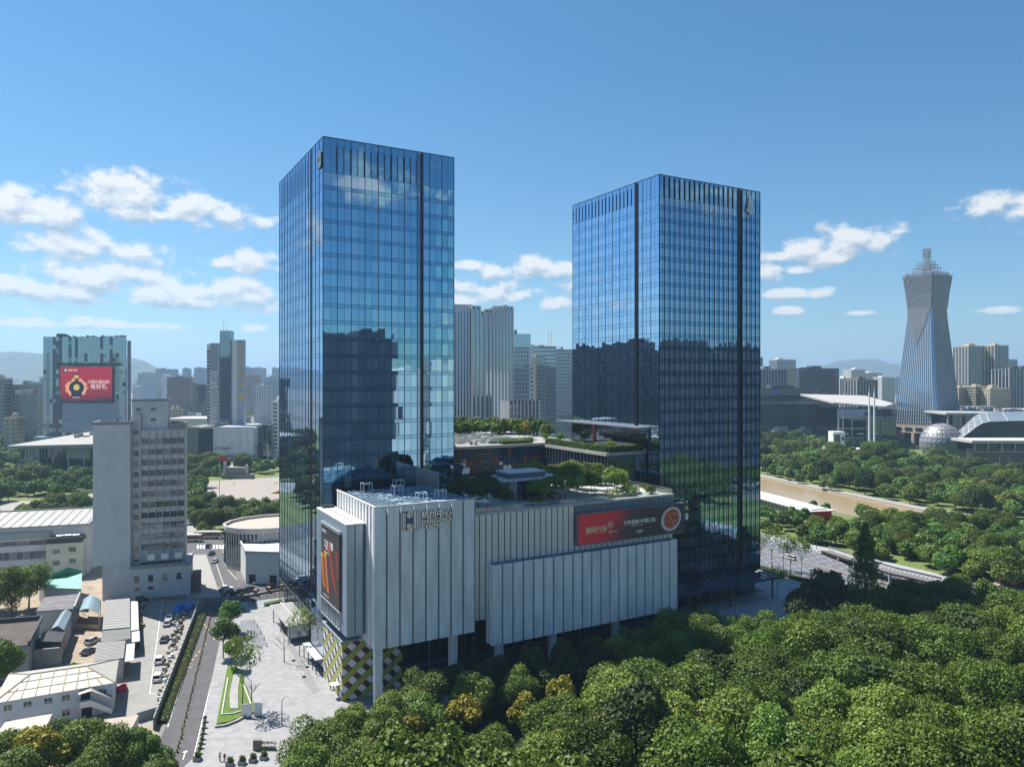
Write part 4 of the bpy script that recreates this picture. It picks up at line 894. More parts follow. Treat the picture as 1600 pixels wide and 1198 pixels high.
# ================================================================ cars
glassc = mat('car_glass', (.01, .013, .016), .08, .0, spec=.8); tyre = mat('tyre', (.015, .015, .015), .8)
def paint(name, c): return mat('car_paint_' + name, c, .25, .1, spec=.6)
CARM = {}
def car_meshes(key, c, suv):
    if key in CARM: return CARM[key]
    L_, Wd, Hh = (4.7, 1.86, 1.68) if suv else (4.75, 1.82, 1.45)
    hb = .95 if suv else .86
    mb = MB(); hw = Wd / 2
    prof = [(-L_ / 2, .35), (-L_ / 2, hb * .95), (-L_ / 2 + .25, hb), (L_ / 2 - 1.25, hb), (L_ / 2 - .25, hb * .82), (L_ / 2, hb * .6), (L_ / 2, .35)]
    n = len(prof)
    vs = [(x, -hw, z) for x, z in prof] + [(x, hw, z) for x, z in prof]
    mb.add(vs, [tuple(range(n)), tuple(range(2 * n - 1, n - 1, -1))] + [(i, n + i, n + (i + 1) % n, (i + 1) % n) for i in range(n)])
    body = mb.mesh('body', c)
    mb = MB(); z0_, z1_ = hb, Hh; xb, xf = -L_ / 2 + (.15 if suv else .55), L_ / 2 - 1.2; tb, tf = -L_ / 2 + (.55 if suv else 1.25), L_ / 2 - 2.0
    iw = hw - .06; tw = hw - .26
    mb.add([(xb, -iw, z0_), (xf, -iw, z0_), (xf, iw, z0_), (xb, iw, z0_), (tb, -tw, z1_ - .04), (tf, -tw, z1_ - .04), (tf, tw, z1_ - .04), (tb, tw, z1_ - .04)], [(3, 2, 1, 0), (4, 5, 6, 7), (0, 1, 5, 4), (1, 2, 6, 5), (2, 3, 7, 6), (3, 0, 4, 7)])
    cab = mb.mesh('window_glass', glassc)
    mb = MB(); mb.box(tb - .02, tf + .02, -tw - .02, tw + .02, z1_ - .03, z1_ + .02)
    for sx in (1, -1):
        for (p, q) in (((xb, iw), (tb, tw)), ((xf, iw), (tf, tw)), (((xb + xf) / 2, iw), ((tb + tf) / 2, tw))): mb.bar((p[0], sx * p[1], z0_), (q[0], sx * q[1], z1_), .09)
    roof = mb.mesh('roof', c)
    mb = MB(); mb.cyl((0, -.12, 0), (0, .12, 0), .34, .34, 12, 0); mb.cyl((0, -.13, 0), (0, .13, 0), .2, .2, 8, 1); wheel = mb.mesh('wheel', [tyre, steel])
    mb = MB(); mb.box(0, .06, -.2, .2, -.07, .07); lamp = mb.mesh('headlight', mat('lamp_clear', (.75, .77, .8), .15)); mb = MB(); mb.box(-.06, 0, -.2, .2, -.07, .07); tail = mb.mesh('tail_light', mat('lamp_red', (.4, .02, .02), .2))
    CARM[key] = (body, cab, roof, wheel, lamp, tail, L_, hw, hb); return CARM[key]
def car(x, y, ang, col, c, suv, label, group=None, z=.02):
    b, cab, roof, wh, lp, tl, L_, hw, hb = car_meshes(col + str(suv), paint(col, c), suv)
    r = link('parked_car', None, None, (x, y, z), (0, 0, ang)); r['label'] = label; r['category'] = 'car'
    if group: r['group'] = group
    link('body', b, r); link('window_glass', cab, r); link('roof', roof, r)
    for sx in (-1.42, 1.42):
        for sy in (-1, 1): link('wheel', wh, r, (sx, sy * (hw - .1), .34))
    for sy in (-1, 1): link('headlight', lp, r, (L_ / 2 - .02, sy * (hw - .28), hb * .62)); link('tail_light', tl, r, (-L_ / 2 + .02, sy * (hw - .28), hb * .75))
    return r
wh_, si_, dk_, gr_ = (.75, .75, .75), (.42, .43, .45), (.02, .022, .027), (.10, .11, .13)
ra = R(105)
CARS = [(247, 1061, ra, 'white', wh_, 1, 'white car with black roof glass, nearest of the row in the concrete lot'), (249.5, 1034, ra, 'white', wh_, 1, 'white car second in the row along the rubble strip'),
    (257, 1001, ra, 'grey', gr_, 0, 'dark grey car in the middle of the concrete lot row'), (261.5, 976, ra, 'silver', si_, 0, 'silver car behind the dark grey one in the concrete lot'),
    (265, 967, ra, 'white', wh_, 0, 'white car at the far end of the concrete lot row'),
    (139, 1020, R(80), 'navy', (.03, .04, .07), 0, 'dark blue car beside the long corrugated shed'), (145, 1004, R(80), 'silver', si_, 1, 'silver car behind the dark blue one by the corrugated shed'),
    (371, 955, R(20), 'black', dk_, 1, 'black van-like car at the tree beside the plaza entrance'), (372, 1001, R(95), 'black', dk_, 0, 'black car half hidden behind the plaza tree'),
    (353, 921, R(25), 'white', wh_, 0, 'white car at the corner of the fenced parking lane'), (361, 928, R(25), 'black', dk_, 1, 'black car first in the row behind the brick pillars'),
    (377, 926, R(25), 'black', dk_, 0, 'black car second in the row behind the brick pillars'), (393, 923, R(25), 'grey', gr_, 1, 'dark grey car third in the row behind the brick pillars'),
    (426, 919, R(25), 'black', dk_, 1, 'black car at the glass tower end of the pillar row'),
    (336, 878, R(98), 'silver', si_, 0, 'silver car in the parking lane below the avenue'), (331, 866, R(98), 'navy', (.03, .05, .09), 0, 'blue car in the parking lane near the avenue crossing'), (326, 855, R(98), 'grey', gr_, 1, 'dark grey van at the top of the parking lane'),
    (352, 842, R(5), 'white', wh_, 0, 'small white car following the coach on the avenue'),
    (1229, 871, R(115), 'white', wh_, 0, 'white car passing the street lamp on the wide road'), (1236, 873.5, R(115), 'white', wh_, 1, 'white car just ahead of the other on the wide road'),
    (1262, 846, R(115), 'silver', si_, 0, 'silver car on the far lanes of the wide road')]
for (px, py, an, cn, cc, suv, lb) in CARS:
    x, y = gp(px, py); car(x, y, an, cn, cc, bool(suv), lb)
def coach(x, y, ang, label):
    T = Thing('coach', label, 'bus', x, y, .03, Frame(ang, 0, 0) if False else WF); T.root.rotation_euler = (0, 0, R(ang)); T.off = (0, 0, 0)
    mb = MB(); mb.prism([(-5.8, -1.25), (5.7, -1.25), (5.9, -.9), (5.9, .9), (5.7, 1.25), (-5.8, 1.25)], .35, 3.2); T.part('body', mb, mat('coach_beige', (.50, .43, .32), .35))
    for i in range(6):
        mb = MB(); mb.box(-5.4 + i * 1.85, -3.65 + i * 1.85, -1.3, -1.26, 1.6, 2.7); T.part('window', mb, glassc)
    mb = MB(); mb.box(5.85, 5.95, -.95, .95, 1.3, 2.8); T.part('windscreen', mb, glassc); mb = MB(); mb.box(-5.0, 4.5, -1.1, 1.1, 3.2, 3.35); T.part('roof', mb, white_p)
    for sx in (-3.8, -2.9, 3.7):
        mb = MB(); mb.cyl((sx, -1.28, .5), (sx, 1.28, .5), .5, .5, 10); T.part('wheel', mb, tyre)
x, y = gp(327, 841); coach(x, y, 2, 'beige and white coach on the avenue behind the corner building')
x, y = gp(294, 846); coach(x, y, 2, 'beige coach half hidden behind the grey office block')
# ================================================================ people
def person_mesh(pose):
    v = {'pel': (0, 0, .95), 'che': (0, 0, 1.35), 'nek': (0, 0, 1.5), 'hd1': (0, .01, 1.6), 'hd2': (0, .02, 1.72)}
    s = .28 if pose == 'walk' else .04
    v.update(hl=(-.1, 0, .9), hr=(.1, 0, .9), kl=(-.11, s * .8, .5), kr=(.11, -s * .4, .5), al=(-.11, s * 1.1, .08), ar=(.11, -s * 1.5, .12), tl=(-.12, s * 1.1 + .18, .03), tr=(.12, -s * 1.5 + .14, .03),
             sl=(-.2, 0, 1.42), sr=(.2, 0, 1.42), el=(-.26, -s * .5, 1.14), er=(.26, s * .5, 1.14), wl=(-.25, -s * .6 + .1, .9), wr=(.25, s * .6 + .12, .9), gl=(-.25, -s * .6 + .13, .8), gr=(.25, s * .6 + .15, .8))
    e = [('pel', 'che'), ('che', 'nek'), ('nek', 'hd1'), ('hd1', 'hd2'), ('pel', 'hl'), ('pel', 'hr'), ('hl', 'kl'), ('hr', 'kr'), ('kl', 'al'), ('kr', 'ar'), ('al', 'tl'), ('ar', 'tr'), ('che', 'sl'), ('che', 'sr'), ('sl', 'el'), ('sr', 'er'), ('el', 'wl'), ('er', 'wr'), ('wl', 'gl'), ('wr', 'gr')]
    rad = dict(pel=.15, che=.16, nek=.06, hd1=.085, hd2=.10, hl=.1, hr=.1, kl=.07, kr=.07, al=.05, ar=.05, tl=.045, tr=.045, sl=.08, sr=.08, el=.05, er=.05, wl=.035, wr=.035, gl=.045, gr=.045)
    ks = list(v); me = bpy.data.meshes.new('b'); me.from_pydata([v[k] for k in ks], [(ks.index(a), ks.index(b)) for a, b in e], [])
    o = bpy.data.objects.new('b', me); C.objects.link(o); o.modifiers.new('s', 'SKIN')
    for i, k in enumerate(ks): me.skin_vertices[0].data[i].radius = (rad[k], rad[k] * (.75 if k in ('pel', 'che') else 1)); me.skin_vertices[0].data[i].use_root = (k == 'pel')
    o.modifiers.new('u', 'SUBSURF').levels = 1
    r = bpy.data.meshes.new_from_object(o.evaluated_get(bpy.context.evaluated_depsgraph_get())); bpy.data.objects.remove(o); return r
PM = {p: person_mesh(p) for p in ('walk', 'stand')}
skin = mat('skin', (.45, .28, .2), .6); hair = mat('hair_black', (.012, .01, .01), .5)
def person(x, y, pose, ang, top, bot, label, z=.12, group=None):
    me = PM[pose].copy(); me.name = 'person'
    for mm in (skin, top, bot, hair): me.materials.append(mm)
    for p in me.polygons:
        c = p.center; p.material_index = 3 if c.z > 1.66 or (c.z > 1.56 and c.y < -.02) else 0 if c.z > 1.47 or (abs(c.x) > .2 and c.z < .98 and c.z > .7) else 1 if c.z > .98 else 2
        p.use_smooth = True
    o = link('person', me, None, (x, y, z), (0, 0, ang)); o['label'] = label; o['category'] = 'person'
    if group: o['group'] = group
cb = mat('cloth_black', (.02, .02, .025), .9); cw = mat('cloth_white', (.65, .65, .66), .9); cn = mat('cloth_navy', (.03, .04, .08), .9); cr = mat('cloth_red', (.45, .05, .04), .9); cg = mat('cloth_grey', (.2, .2, .21), .9)
for (px, py, po, an, t, b, lb) in ((387.5, 993, 'stand', 2.6, cb, cb, 'person in black standing left of three on the setts'), (392, 993.5, 'stand', 3.4, cb, cn, 'person in black and navy standing in the middle of three on the setts'),
        (396.7, 993.5, 'walk', 1.0, cg, cn, 'person in grey top standing right of three on the setts'), (343.5, 1188, 'walk', .3, cw, cb, 'person in white top walking at the bottom of the plaza'), (351, 1190, 'walk', .3, cb, cb, 'person in black walking beside one in white on the plaza'),
        (516.5, 1077, 'stand', 1.2, cb, cb, 'person in black standing at the gingham wall door')):
    x, y = gp(px, py, .12); person(x, y, po, an, t, b, lb)
for (px, py, lb) in ((366, 759, 'tiny walker near the middle of the stone square'), (429.5, 756, 'left one of two walkers at the square edge by the glass tower'), (432, 756, 'right one of two walkers at the square edge by the glass tower')):
    x, y = gp(px, py); person(x, y, 'walk', 1, cb, cn, lb, .02)
random.seed(21)
for i in range(9):
    a, b = 101.5 + i * .8 + random.uniform(-.3, .3), 159.5 + random.uniform(0, 4); x, y = PF.w(a, b); person(x, y, 'stand', random.uniform(0, 6), random.choice((cr, cr, cw)), cb, 'diner in red or white on the mall terrace under the trees', 40.2, 'people gathered on the mall terrace')
# ================================================================ small street things
def bollard(px, py, label, group, h=.9, w=.35, m1=None, m2=None, z=.02):
    x, y = gp(px, py); return (x, y)
bol = Thing('bollard', 'black and yellow lane bollard in the line down the street', 'bollard', 0, 0, 0, WF, 'bollards down the middle of the street')
mb = MB(); mb.cyl((0, 0, 0), (0, 0, .8), .17, .14, 8); bol.part('post', mb, mat('bollard_dark', (.05, .05, .03), .6)); mb = MB(); mb.cyl((0, 0, .45), (0, 0, .7), .19, .19, 8); bol.part('band', mb, yline_m)
n = 46; p0 = Vector(gp(329.5, 962)); p1 = Vector(gp(277, 1175))
for i in range(n):
    p = p0.lerp(p1, i / (n - 1)) + Vector((random.uniform(-.12, .12), 0))
    if i == 0: bol.root.location = (p.x, p.y, .02)
    else: dup(bol.root, (p.x, p.y, .02), 0, random.uniform(.85, 1.15))
pot = Thing('plant_pot', 'small potted shrub in the row along the plaza kerb', 'plant', 0, 0, 0, WF, 'potted shrubs along the plaza kerb')
mb = MB(); mb.cyl((0, 0, 0), (0, 0, .55), .28, .36, 8); pot.part('pot', mb, conc); link('foliage', crown_mesh('foliage', LM['dark'], .42, .45, 160, .2, 6, 5, .8), pot.root, (0, 0, .5))
pts = [(320, 1128), (319, 1137), (317.5, 1146), (316, 1155), (315, 1162), (313, 1169), (311, 1177), (309.5, 1184)]
for i, (px, py) in enumerate(pts):
    x, y = gp(px, py)
    if i == 0: pot.root.location = (x, y, .12)
    else: dup(pot.root, (x, y, .12))
bx_ = Thing('box_planter', 'square planter with clipped shrub at the plaza entrance', 'planter', 0, 0, 0, WF, 'square planters edging the plaza')
mb = MB(); mb.box(-.6, .6, -.6, .6, 0, .7); bx_.part('tub', mb, conc); mb = MB(); mb.box(-.55, .55, -.55, .55, .7, .78); bx_.part('soil', mb, soil); link('foliage', crown_mesh('foliage', LM['park'], .65, .55, 260, .22, 8, 9, .8), bx_.root, (0, 0, .6))
for i, (px, py) in enumerate(((359, 1196), (378, 1194), (395, 1190), (412, 1186), (358, 957), (373, 950), (395.5, 944), (308, 1188))):
    x, y = gp(px, py)
    if i == 0: bx_.root.location = (x, y, .12)
    else: dup(bx_.root, (x, y, .12))
BENCHES = ((457, 1030, 'farthest'), (478, 1040, 'middle'), (473, 1055, 'nearest'))
for px, py, w in BENCHES:
    x, y = gp(px, py); T = Thing('stone_bench', w + ' of three grey stone benches on the plaza', 'bench', x, y, .12)
    mb = MB(); T.root.rotation_euler = (0, 0, R(115)); T.off = (0, 0, 0); mb.box(-1.6, 1.6, -.35, .35, .22, .5); T.part('seat', mb, conc); mb = MB(); mb.box(-1.3, -.9, -.28, .28, 0, .22); mb.box(.9, 1.3, -.28, .28, 0, .22); T.part('base', mb, conc)
# low wall with brick pillars behind the cross street
FW = Thing('pillar_fence', 'low wall with square brick pillars before the row of dark cars', 'fence', *PF.w(34, 259.6)); FW = Thing.__new__(Thing) if False else FW
mb = MB(); brick_p = mat('pillar_brick', (.40, .28, .19), .85, var=.2, scale=1)
P0 = Vector((*gp(334, 943), 0)); P1 = Vector((*gp(440, 922), 0)); mb.bar(P0 + Vector((0, 0, .35)), P1 + Vector((0, 0, .35)), .3, .7); FW.part('low_wall', mb, conc)
for i in range(6):
    p = P0.lerp(P1, i / 5); mb = MB(); mb.box(p.x - .45, p.x + .45, p.y - .45, p.y + .45, 0, 1.9); mb.box(p.x - .55, p.x + .55, p.y - .55, p.y + .55, 1.9, 2.1); FW.part('pillar', mb, brick_p)
cone = Thing('traffic_post', 'thin dark lane post standing on the cross street', 'bollard', 0, 0, 0, WF, 'thin posts along the cross street')
mb = MB(); mb.cyl((0, 0, 0), (0, 0, 1.0), .09, .07, 6); cone.part('post', mb, black_m); mb = MB(); mb.cyl((0, 0, 0), (0, 0, .1), .25, .22, 8); cone.part('foot', mb, black_m)
for i, (px, py) in enumerate(((343, 951), (352, 948), (365, 943.5), (379, 940), (393, 938), (406, 935), (417, 932), (429, 930), (397, 972), (402, 979), (408, 990), (413, 1000), (417, 1010))):
    x, y = gp(px, py)
    if i == 0: cone.root.location = (x, y, .1)
    else: dup(cone.root, (x, y, .1))
# motor rider
x, y = gp(359, 942); SCO = Thing('scooter', 'small delivery scooter crossing the street corner', 'scooter', x, y, .02); SCO.off = (0, 0, 0)
mb = MB(); mb.cyl((-.6, -.06, .28), (-.6, .06, .28), .28, .28, 10); mb.cyl((.6, -.06, .28), (.6, .06, .28), .28, .28, 10); SCO.part('wheel', mb, tyre); mb = MB(); mb.box(-.7, .2, -.16, .16, .35, .75); mb.bar((.2, 0, .4), (.55, 0, 1.05), .18); mb.bar((.5, -.35, 1.05), (.5, .35, 1.05), .05); SCO.part('body', mb, mat('scooter_orange', (.5, .18, .04), .4))
person(x - .2, y, 'stand', -1.57, cn, cb, 'rider in dark clothes on the scooter at the street corner', .32)
def lamp_post(px, py, h, label, arm=2.2, ang=0, z=.1, head=True, name='street_lamp'):
    x, y = gp(px, py); T = Thing(name, label, 'street lamp', x, y, z); T.off = (0, 0, 0); T.root.rotation_euler = (0, 0, ang)
    mb = MB(); mb.cyl((0, 0, 0), (0, 0, h), .13, .07, 8); T.part('pole', mb, dark_m)
    for s in ((1, -1) if arm > 2.5 else (1,)):
        mb = MB(); mb.bar((0, 0, h - .1), (s * arm, 0, h + .5), .09); T.part('arm', mb, dark_m); mb = MB(); mb.box(min(s * arm, s * (arm + .9)), max(s * arm, s * (arm + .9)), -.16, .16, h + .42, h + .56); T.part('lamp_head', mb, steel)
lamp_post(440.5, 1133, 5, 'dark lamp post beside the wood edge of the plaza', .6, 1); lamp_post(388.5, 946, 6.5, 'dark street lamp on the cross street corner', 1.2, .5)
lamp_post(1224, 897, 10, 'tall street lamp beside the wide road near the entrance canopy', 3.2, R(-20)); lamp_post(1246, 864, 8.5, 'slim camera and lamp mast at the wide road crossing', 4.5, R(25))
lamp_post(1276, 858, 7, 'short lamp mast on the riverside pavement', 1.6, 1); lamp_post(1267, 846, 7, 'lamp mast among the riverside shrubs', 1.6, 1)
# canopy of the tower entrance
EC = Thing('entrance_canopy', 'white slatted entrance canopy at the foot of the taller glass tower', 'canopy', 46, 204, 0, PF)
mb = MB(); mb.box(45.2, 51.6, 204, 225.3, 4.8, 5.0); EC.part('roof', mb, white_p)
mb = MB()
for i in range(30): mb.box(45.2, 51.6, 204.2 + i * .7, 204.45 + i * .7, 5.0, 5.1)
mb.box(48.1, 48.5, 204, 225.3, 5.1, 5.5); EC.part('slat', mb, conc_l, stuff=True)
mb = MB()
for p in ((46, 205), (46, 215), (46, 224.5)): mb.box(p[0] - .15, p[0] + .15, p[1] - .15, p[1] + .15, 0, 4.8)
EC.part('post', mb, steel)
mb = MB(); mb.box(46.4, 51.4, 204.6, 204.8, .12, 4.8); mb.box(51.2, 51.4, 204.8, 225, .12, 4.8); EC.part('porch_glazing', mb, lobby_glass)
BC = Thing('side_canopy', 'narrow white canopy on posts beside the gingham wall', 'canopy', 47, 180, 0, PF)
mb = MB(); mb.box(46.6, 48.4, 179, 192, 3.6, 3.9); BC.part('roof', mb, white_p); mb = MB()
for b in (179.4, 183, 187, 191.4): mb.box(46.8, 47.0, b, b + .2, .12, 3.6)
BC.part('post', mb, dark_m); mb = MB(); mb.box(48.6, 51.5, 178.2, 191, .12, 13); BC.part('glass_wall', mb, lobby_glass)
# low hedges by the entrance
for (q, lb) in ((((436, 969), (441, 967), (459, 985), (462, 997), (452, 998)), 'dark clipped planting bed beside the white entrance canopy'), (((412, 945), (440, 939), (441, 942), (414, 948)), 'thin clipped hedge strip at the far end of the plaza')):
    c0 = gp(*q[0]); mb = MB(); mb.prism([gp(*p) for p in q], .12, .8); single('clipped_hedge', mb, hedge_m, lb, 'hedge', c0[0], c0[1], .12)
# ================================================================ buildings round about
win_d = glassmat('window_dark', (.30, .36, .44), (.02, .028, .038), .28, .05)
win_b = glassmat('window_blue', (.45, .58, .70), (.05, .08, .11), .55, .05)
wallm = dict(
    grey=mat('render_grey', (.34, .35, .36), .85, var=.08, scale=.12, detail=6), light=mat('render_light', (.60, .60, .59), .85, var=.1, scale=.15), white=mat('render_white', (.66, .66, .65), .8, var=.08, scale=.15),
    beige=mat('render_beige', (.48, .41, .30), .85, var=.08, scale=.1), brown=mat('render_brown', (.22, .16, .13), .85, var=.12, scale=.2), pink=mat('render_pink', (.42, .30, .27), .85, var=.1, scale=.2),
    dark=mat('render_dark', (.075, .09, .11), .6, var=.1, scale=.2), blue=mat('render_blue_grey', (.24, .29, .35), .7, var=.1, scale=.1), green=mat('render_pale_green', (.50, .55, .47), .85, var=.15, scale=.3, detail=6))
def block(label, px0, px1, ytop, Y, dep, wm, ang=18, style='grid', fh=3.6, cw=4.0, name='apartment_building', cat='building', group=None, win=None, base=0.0, roofbits=2, X0=None, width=None, ztop=None, cap=None):
    win = win or win_d; wm_ = wallm[wm] if isinstance(wm, str) else wm
    X0 = xa(px0, Y) if X0 is None else X0; fr = Frame(ang, X0, Y); t1 = (px1 - CX) / F
    w = (t1 * Y - X0) / (fr.c - t1 * fr.s) if width is None else width
    zt = zy(ytop, Y) if ztop is None else ztop
    T = Thing(name, label, cat, 0, 0, base, fr, group); T.off = (0, 0, base); T.w = w; T.zt = zt
    mb = MB(); mb.box(0, w, 0, dep, base, zt); T.part('wall', mb, wm_)
    mb = MB(); nf = max(1, int((zt - base - 1) / fh)); nc = max(1, round(w / cw)); nd = max(1, round(dep / cw)); cwx = w / nc; cwd = dep / nd
    side = -1 if (X0 < 0) else 1     # the flank that faces the middle of the picture
    if style == 'stripes':
        for i in range(nc): mb.box(i * cwx + cwx * .3, i * cwx + cwx * .75, -.06, 0, base, zt - 1)
        for i in range(nd): mb.box(-.06, 0, i * cwd + cwd * .3, i * cwd + cwd * .75, base, zt - 1); mb.box(w, w + .06, i * cwd + cwd * .3, i * cwd + cwd * .75, base, zt - 1)
        nf = 0
    for j in range(nf):
        z1 = zt - 1.2 - j * fh; z0 = z1 - fh * (.50 if style == 'grid' else .62 if style == 'bands' else .8)
        if style == 'bands':
            mb.box(.4, w - .4, -.08, .0, z0, z1); mb.box(-.08, 0, .4, dep - .4, z0, z1); mb.box(w, w + .08, .4, dep - .4, z0, z1)
        else:
            for i in range(nc): mb.box(i * cwx + cwx * .22, i * cwx + cwx * .8, -.08, 0, z0, z1)
            for i in range(nd):
                mb.box(w, w + .08, i * cwd + cwd * .25, i * cwd + cwd * .75, z0, z1); mb.box(-.08, 0, i * cwd + cwd * .25, i * cwd + cwd * .75, z0, z1)
    T.part('window', mb, win, stuff=True)
    mb = MB()
    if style == 'stripes':
        for i in range(nc + 1): mb.box(i * cwx - .4, i * cwx + .4, -.9, -.09, base, zt + .6)
        for i in range(nd + 1): mb.box(w + .09, w + .7, i * cwd - .4, i * cwd + .4, base, zt + .6); mb.box(-.7, -.09, i * cwd - .4, i * cwd + .4, base, zt + .6)
        T.part('fin', mb, wallm['white'], stuff=True); mb = MB()
    if style == 'fins':
        for i in range(nc + 1): mb.box(i * cwx - .3, i * cwx + .3, -.7, -.09, base, zt + .6)
        for i in range(nd + 1): mb.box(w + .09, w + .7, i * cwd - .3, i * cwd + .3, base, zt + .6); mb.box(-.7, -.09, i * cwd - .3, i * cwd + .3, base, zt + .6)
        T.part('fin', mb, wallm['light'] if wm != 'light' else wallm['grey'], stuff=True)
    mb = MB(); rg = random.Random(int(px0 * 7 + Y))
    mb.box(-.2, w + .2, -.2, .3, zt + .002, zt + .9); mb.box(-.2, .3, .3, dep, zt + .002, zt + .9); mb.box(w - .3, w + .2, .3, dep, zt + .002, zt + .9)
    T.part('parapet', mb, cap or wm_)
    for k in range(roofbits):
        a = rg.uniform(.1, .6) * w; mb = MB(); mb.box(a, a + w * rg.uniform(.12, .3), dep * .3, dep * .7, zt + .002, zt + rg.uniform(2, 5)); T.part('roof_house', mb, wm_)
    return T
# ---- grey office slab on the left
fr = Frame(21, -133.2, 239.3)
GT = Thing('office_slab', 'tall grey office slab with blank side and rows of dark windows', 'building', 0, 0, 0, fr)
W_ = mat('render_warm_grey', (.56, .55, .52), .85, var=.08, scale=.12)
mb = MB(); mb.box(-2.7, 8.2, 0, 14, 11.3, 57); mb.box(0, 8.2, .01, 13.9, 0, 11.3); GT.part('blank_wing', mb, wallm['light'])
mb = MB(); mb.box(8.2, 11, 2.2, 13, 9.5, 60); mb.box(11, 24.6, 1.6, 13.2, 11, 55.0); GT.part('wall', mb, W_)
mb = MB(); mb.box(8.21, 19.2, 3.2, 11, 54.0, 64.5); GT.part('stair_tower', mb, wallm['light'])
mb = MB(); mb.box(8.21, 26.5, -2.6, 13.5, 0, 10.2); GT.part('lower_floors', mb, wallm['light'])
mb = MB(); mb.box(8.3, 26.7, -2.8, -2.6, 9.9, 11.0); mb.box(26.5, 26.7, -2.6, 13, 9.9, 11.0); mb.box(-2.8, 8.3, -.15, .25, 57, 58); mb.box(-2.8, -2.5, .25, 14, 57, 58); mb.box(7.9, 8.3, .25, 3, 57, 58); mb.box(8.1, 19.3, 3.1, 3.5, 64.5, 65.3); mb.box(18.9, 19.3, 3.5, 11, 64.5, 65.3); GT.part('parapet', mb, conc)
fx = mat('window_frame_grey', (.30, .31, .32), .6)
def wind(T, a, b, z, w, h, nm=2, m=None, fm=None, deep=.12):
    f = T.piece('window', (w, deep, h), m or win_d, a + w / 2, b, z + h / 2)
    mb = MB()
    for i in range(nm + 1): mb.box(-w / 2 + i * w / nm - .04, -w / 2 + i * w / nm + .04, -deep / 2 - .05, -deep / 2, -h / 2, h / 2)
    mb.box(-w / 2, w / 2, -deep / 2 - .055, -deep / 2, -.04 + h * .15, .04 + h * .15); mb.box(-w / 2 - .1, w / 2 + .1, -deep / 2 - .15, -deep / 2, -h / 2 - .12, -h / 2)
    key = ('wf', round(w, 2), h, nm)
    if key not in _bx: _bx[key] = mb.mesh('window_frame', fm or fx)
    link('window_frame', _bx[key], f); return f
random.seed(9)
winv = [win_d, win_d, glassmat('window_pale', (.4, .45, .5), (.22, .21, .21), .25, .05), glassmat('window_mid', (.3, .36, .42), (.09, .09, .10), .3, .05)]
for j in range(11):
    z_ = 50.4 - j * 3.52
    for i in range(6): wind(GT, 11.25 + i * 2.2, 1.58, z_, 2.0, 1.75, 2, random.choice(winv))
for j in range(13): wind(GT, 8.9, 2.18, 53.6 - j * 3.52, 1.4, 1.5, 2, random.choice(winv))
mb = MB()
for i in range(7): mb.box(11.05 + i * 2.2, 11.2 + i * 2.2, 1.2, 1.6, 11.5, 54.9)
GT.part('pilaster', mb, W_)
for a, z_ in ((9.5, 61.5), (14, 61.5), (9.5, 58), (14, 58)): wind(GT, a, 3.15, z_, 1.3, .8, 1)
for i in range(4): wind(GT, 9.5 + i * 4.2, -2.62, 5.6, 1.4, 2.0, 2)
for i in range(2): wind(GT, 9.5 + i * 4.2, -2.62, 3.0, 1.4, .9, 1)
for i in range(3):
    T = Thing('rooftop_tank', ('left', 'middle', 'right')[i] + ' of three white boxes on the ledge of the grey office slab', 'equipment', 13.4 + i * 4.1, -1.6, 11.2, fr)
    mb = MB(); a = 13.4 + i * 4.1; mb.box(a, a + 2.2, -2.3, -1.3, 12.4, 14.2); T.part('box', mb, white_p)
    mb = MB()
    for x in (a + .1, a + 2.0): mb.bar((x, -2.2, 10.25), (x, -1.6, 12.4), .1); mb.bar((x, -1.4, 10.25), (x, -2.0, 12.4), .1)
    T.part('stand', mb, dark_m)
mb = MB()
for i in range(12): mb.box(9 + i * 1.4, 9.7 + i * 1.4, -1.9, -1.4, 10.2, 11.1)
mb.box(.5, 3, 3, 6, 57, 58.2); mb.box(20, 24, 4, 11, 55, 57.5); GT.part('air_conditioner', mb, dark_m, stuff=True)
mb = MB(); mb.box(26.8, 29.5, -1, 6, 0, 6); GT.part('side_hut', mb, wallm['brown'])
mb = MB(); mb.box(19.4, 24.6, 1.6, 1.9, 55, 57.2); mb.box(24.3, 24.6, 1.9, 13, 55, 57.2)
for i in range(8): mb.box(19.6, 24.5, 2.4 + i * 1.3, 2.55 + i * 1.3, 57.0, 57.2)
GT.part('roof_pergola', mb, conc)
# ---- white five storey building at the left edge
fr = Frame(17, xa(-30, 272), 262)
LB = Thing('works_building', 'long white five storey building with grey sheet roof at left edge', 'building', 0, 0, 0, fr)
LW = 40.5
mb = MB(); mb.box(0, LW, 0, 20, 0, 18); LB.part('wall', mb, wallm['white'])
mb = MB(); mb.add([(-1, -1.2, 18), (LW + 1, -1.2, 18), (LW + 1, 21, 20.2), (-1, 21, 20.2), (-1, -1.2, 18.5), (LW + 1, -1.2, 18.5), (LW + 1, 21, 20.8), (-1, 21, 20.8)], [(3, 2, 1, 0), (4, 5, 6, 7), (0, 1, 5, 4), (1, 2, 6, 5), (2, 3, 7, 6), (3, 0, 4, 7)])
LB.part('roof', mb, mat('sheet_roof', (.30, .30, .285), .6, .2, var=.15, scale=.5, stretch=(3, .2, 1)))
mb = MB()
for i in range(14): a = i * 3.1; mb.bar((a, -1.1, 18.6), (a, 20.8, 20.88), .25, .15)
mb.bar((LW + .8, -1.1, 18.7), (LW + .8, 20.8, 20.95), .5, .4); mb.bar((-1, 20.7, 21), (LW, 20.7, 21), .4, .5); LB.part('roof_rib', mb, conc, stuff=True)
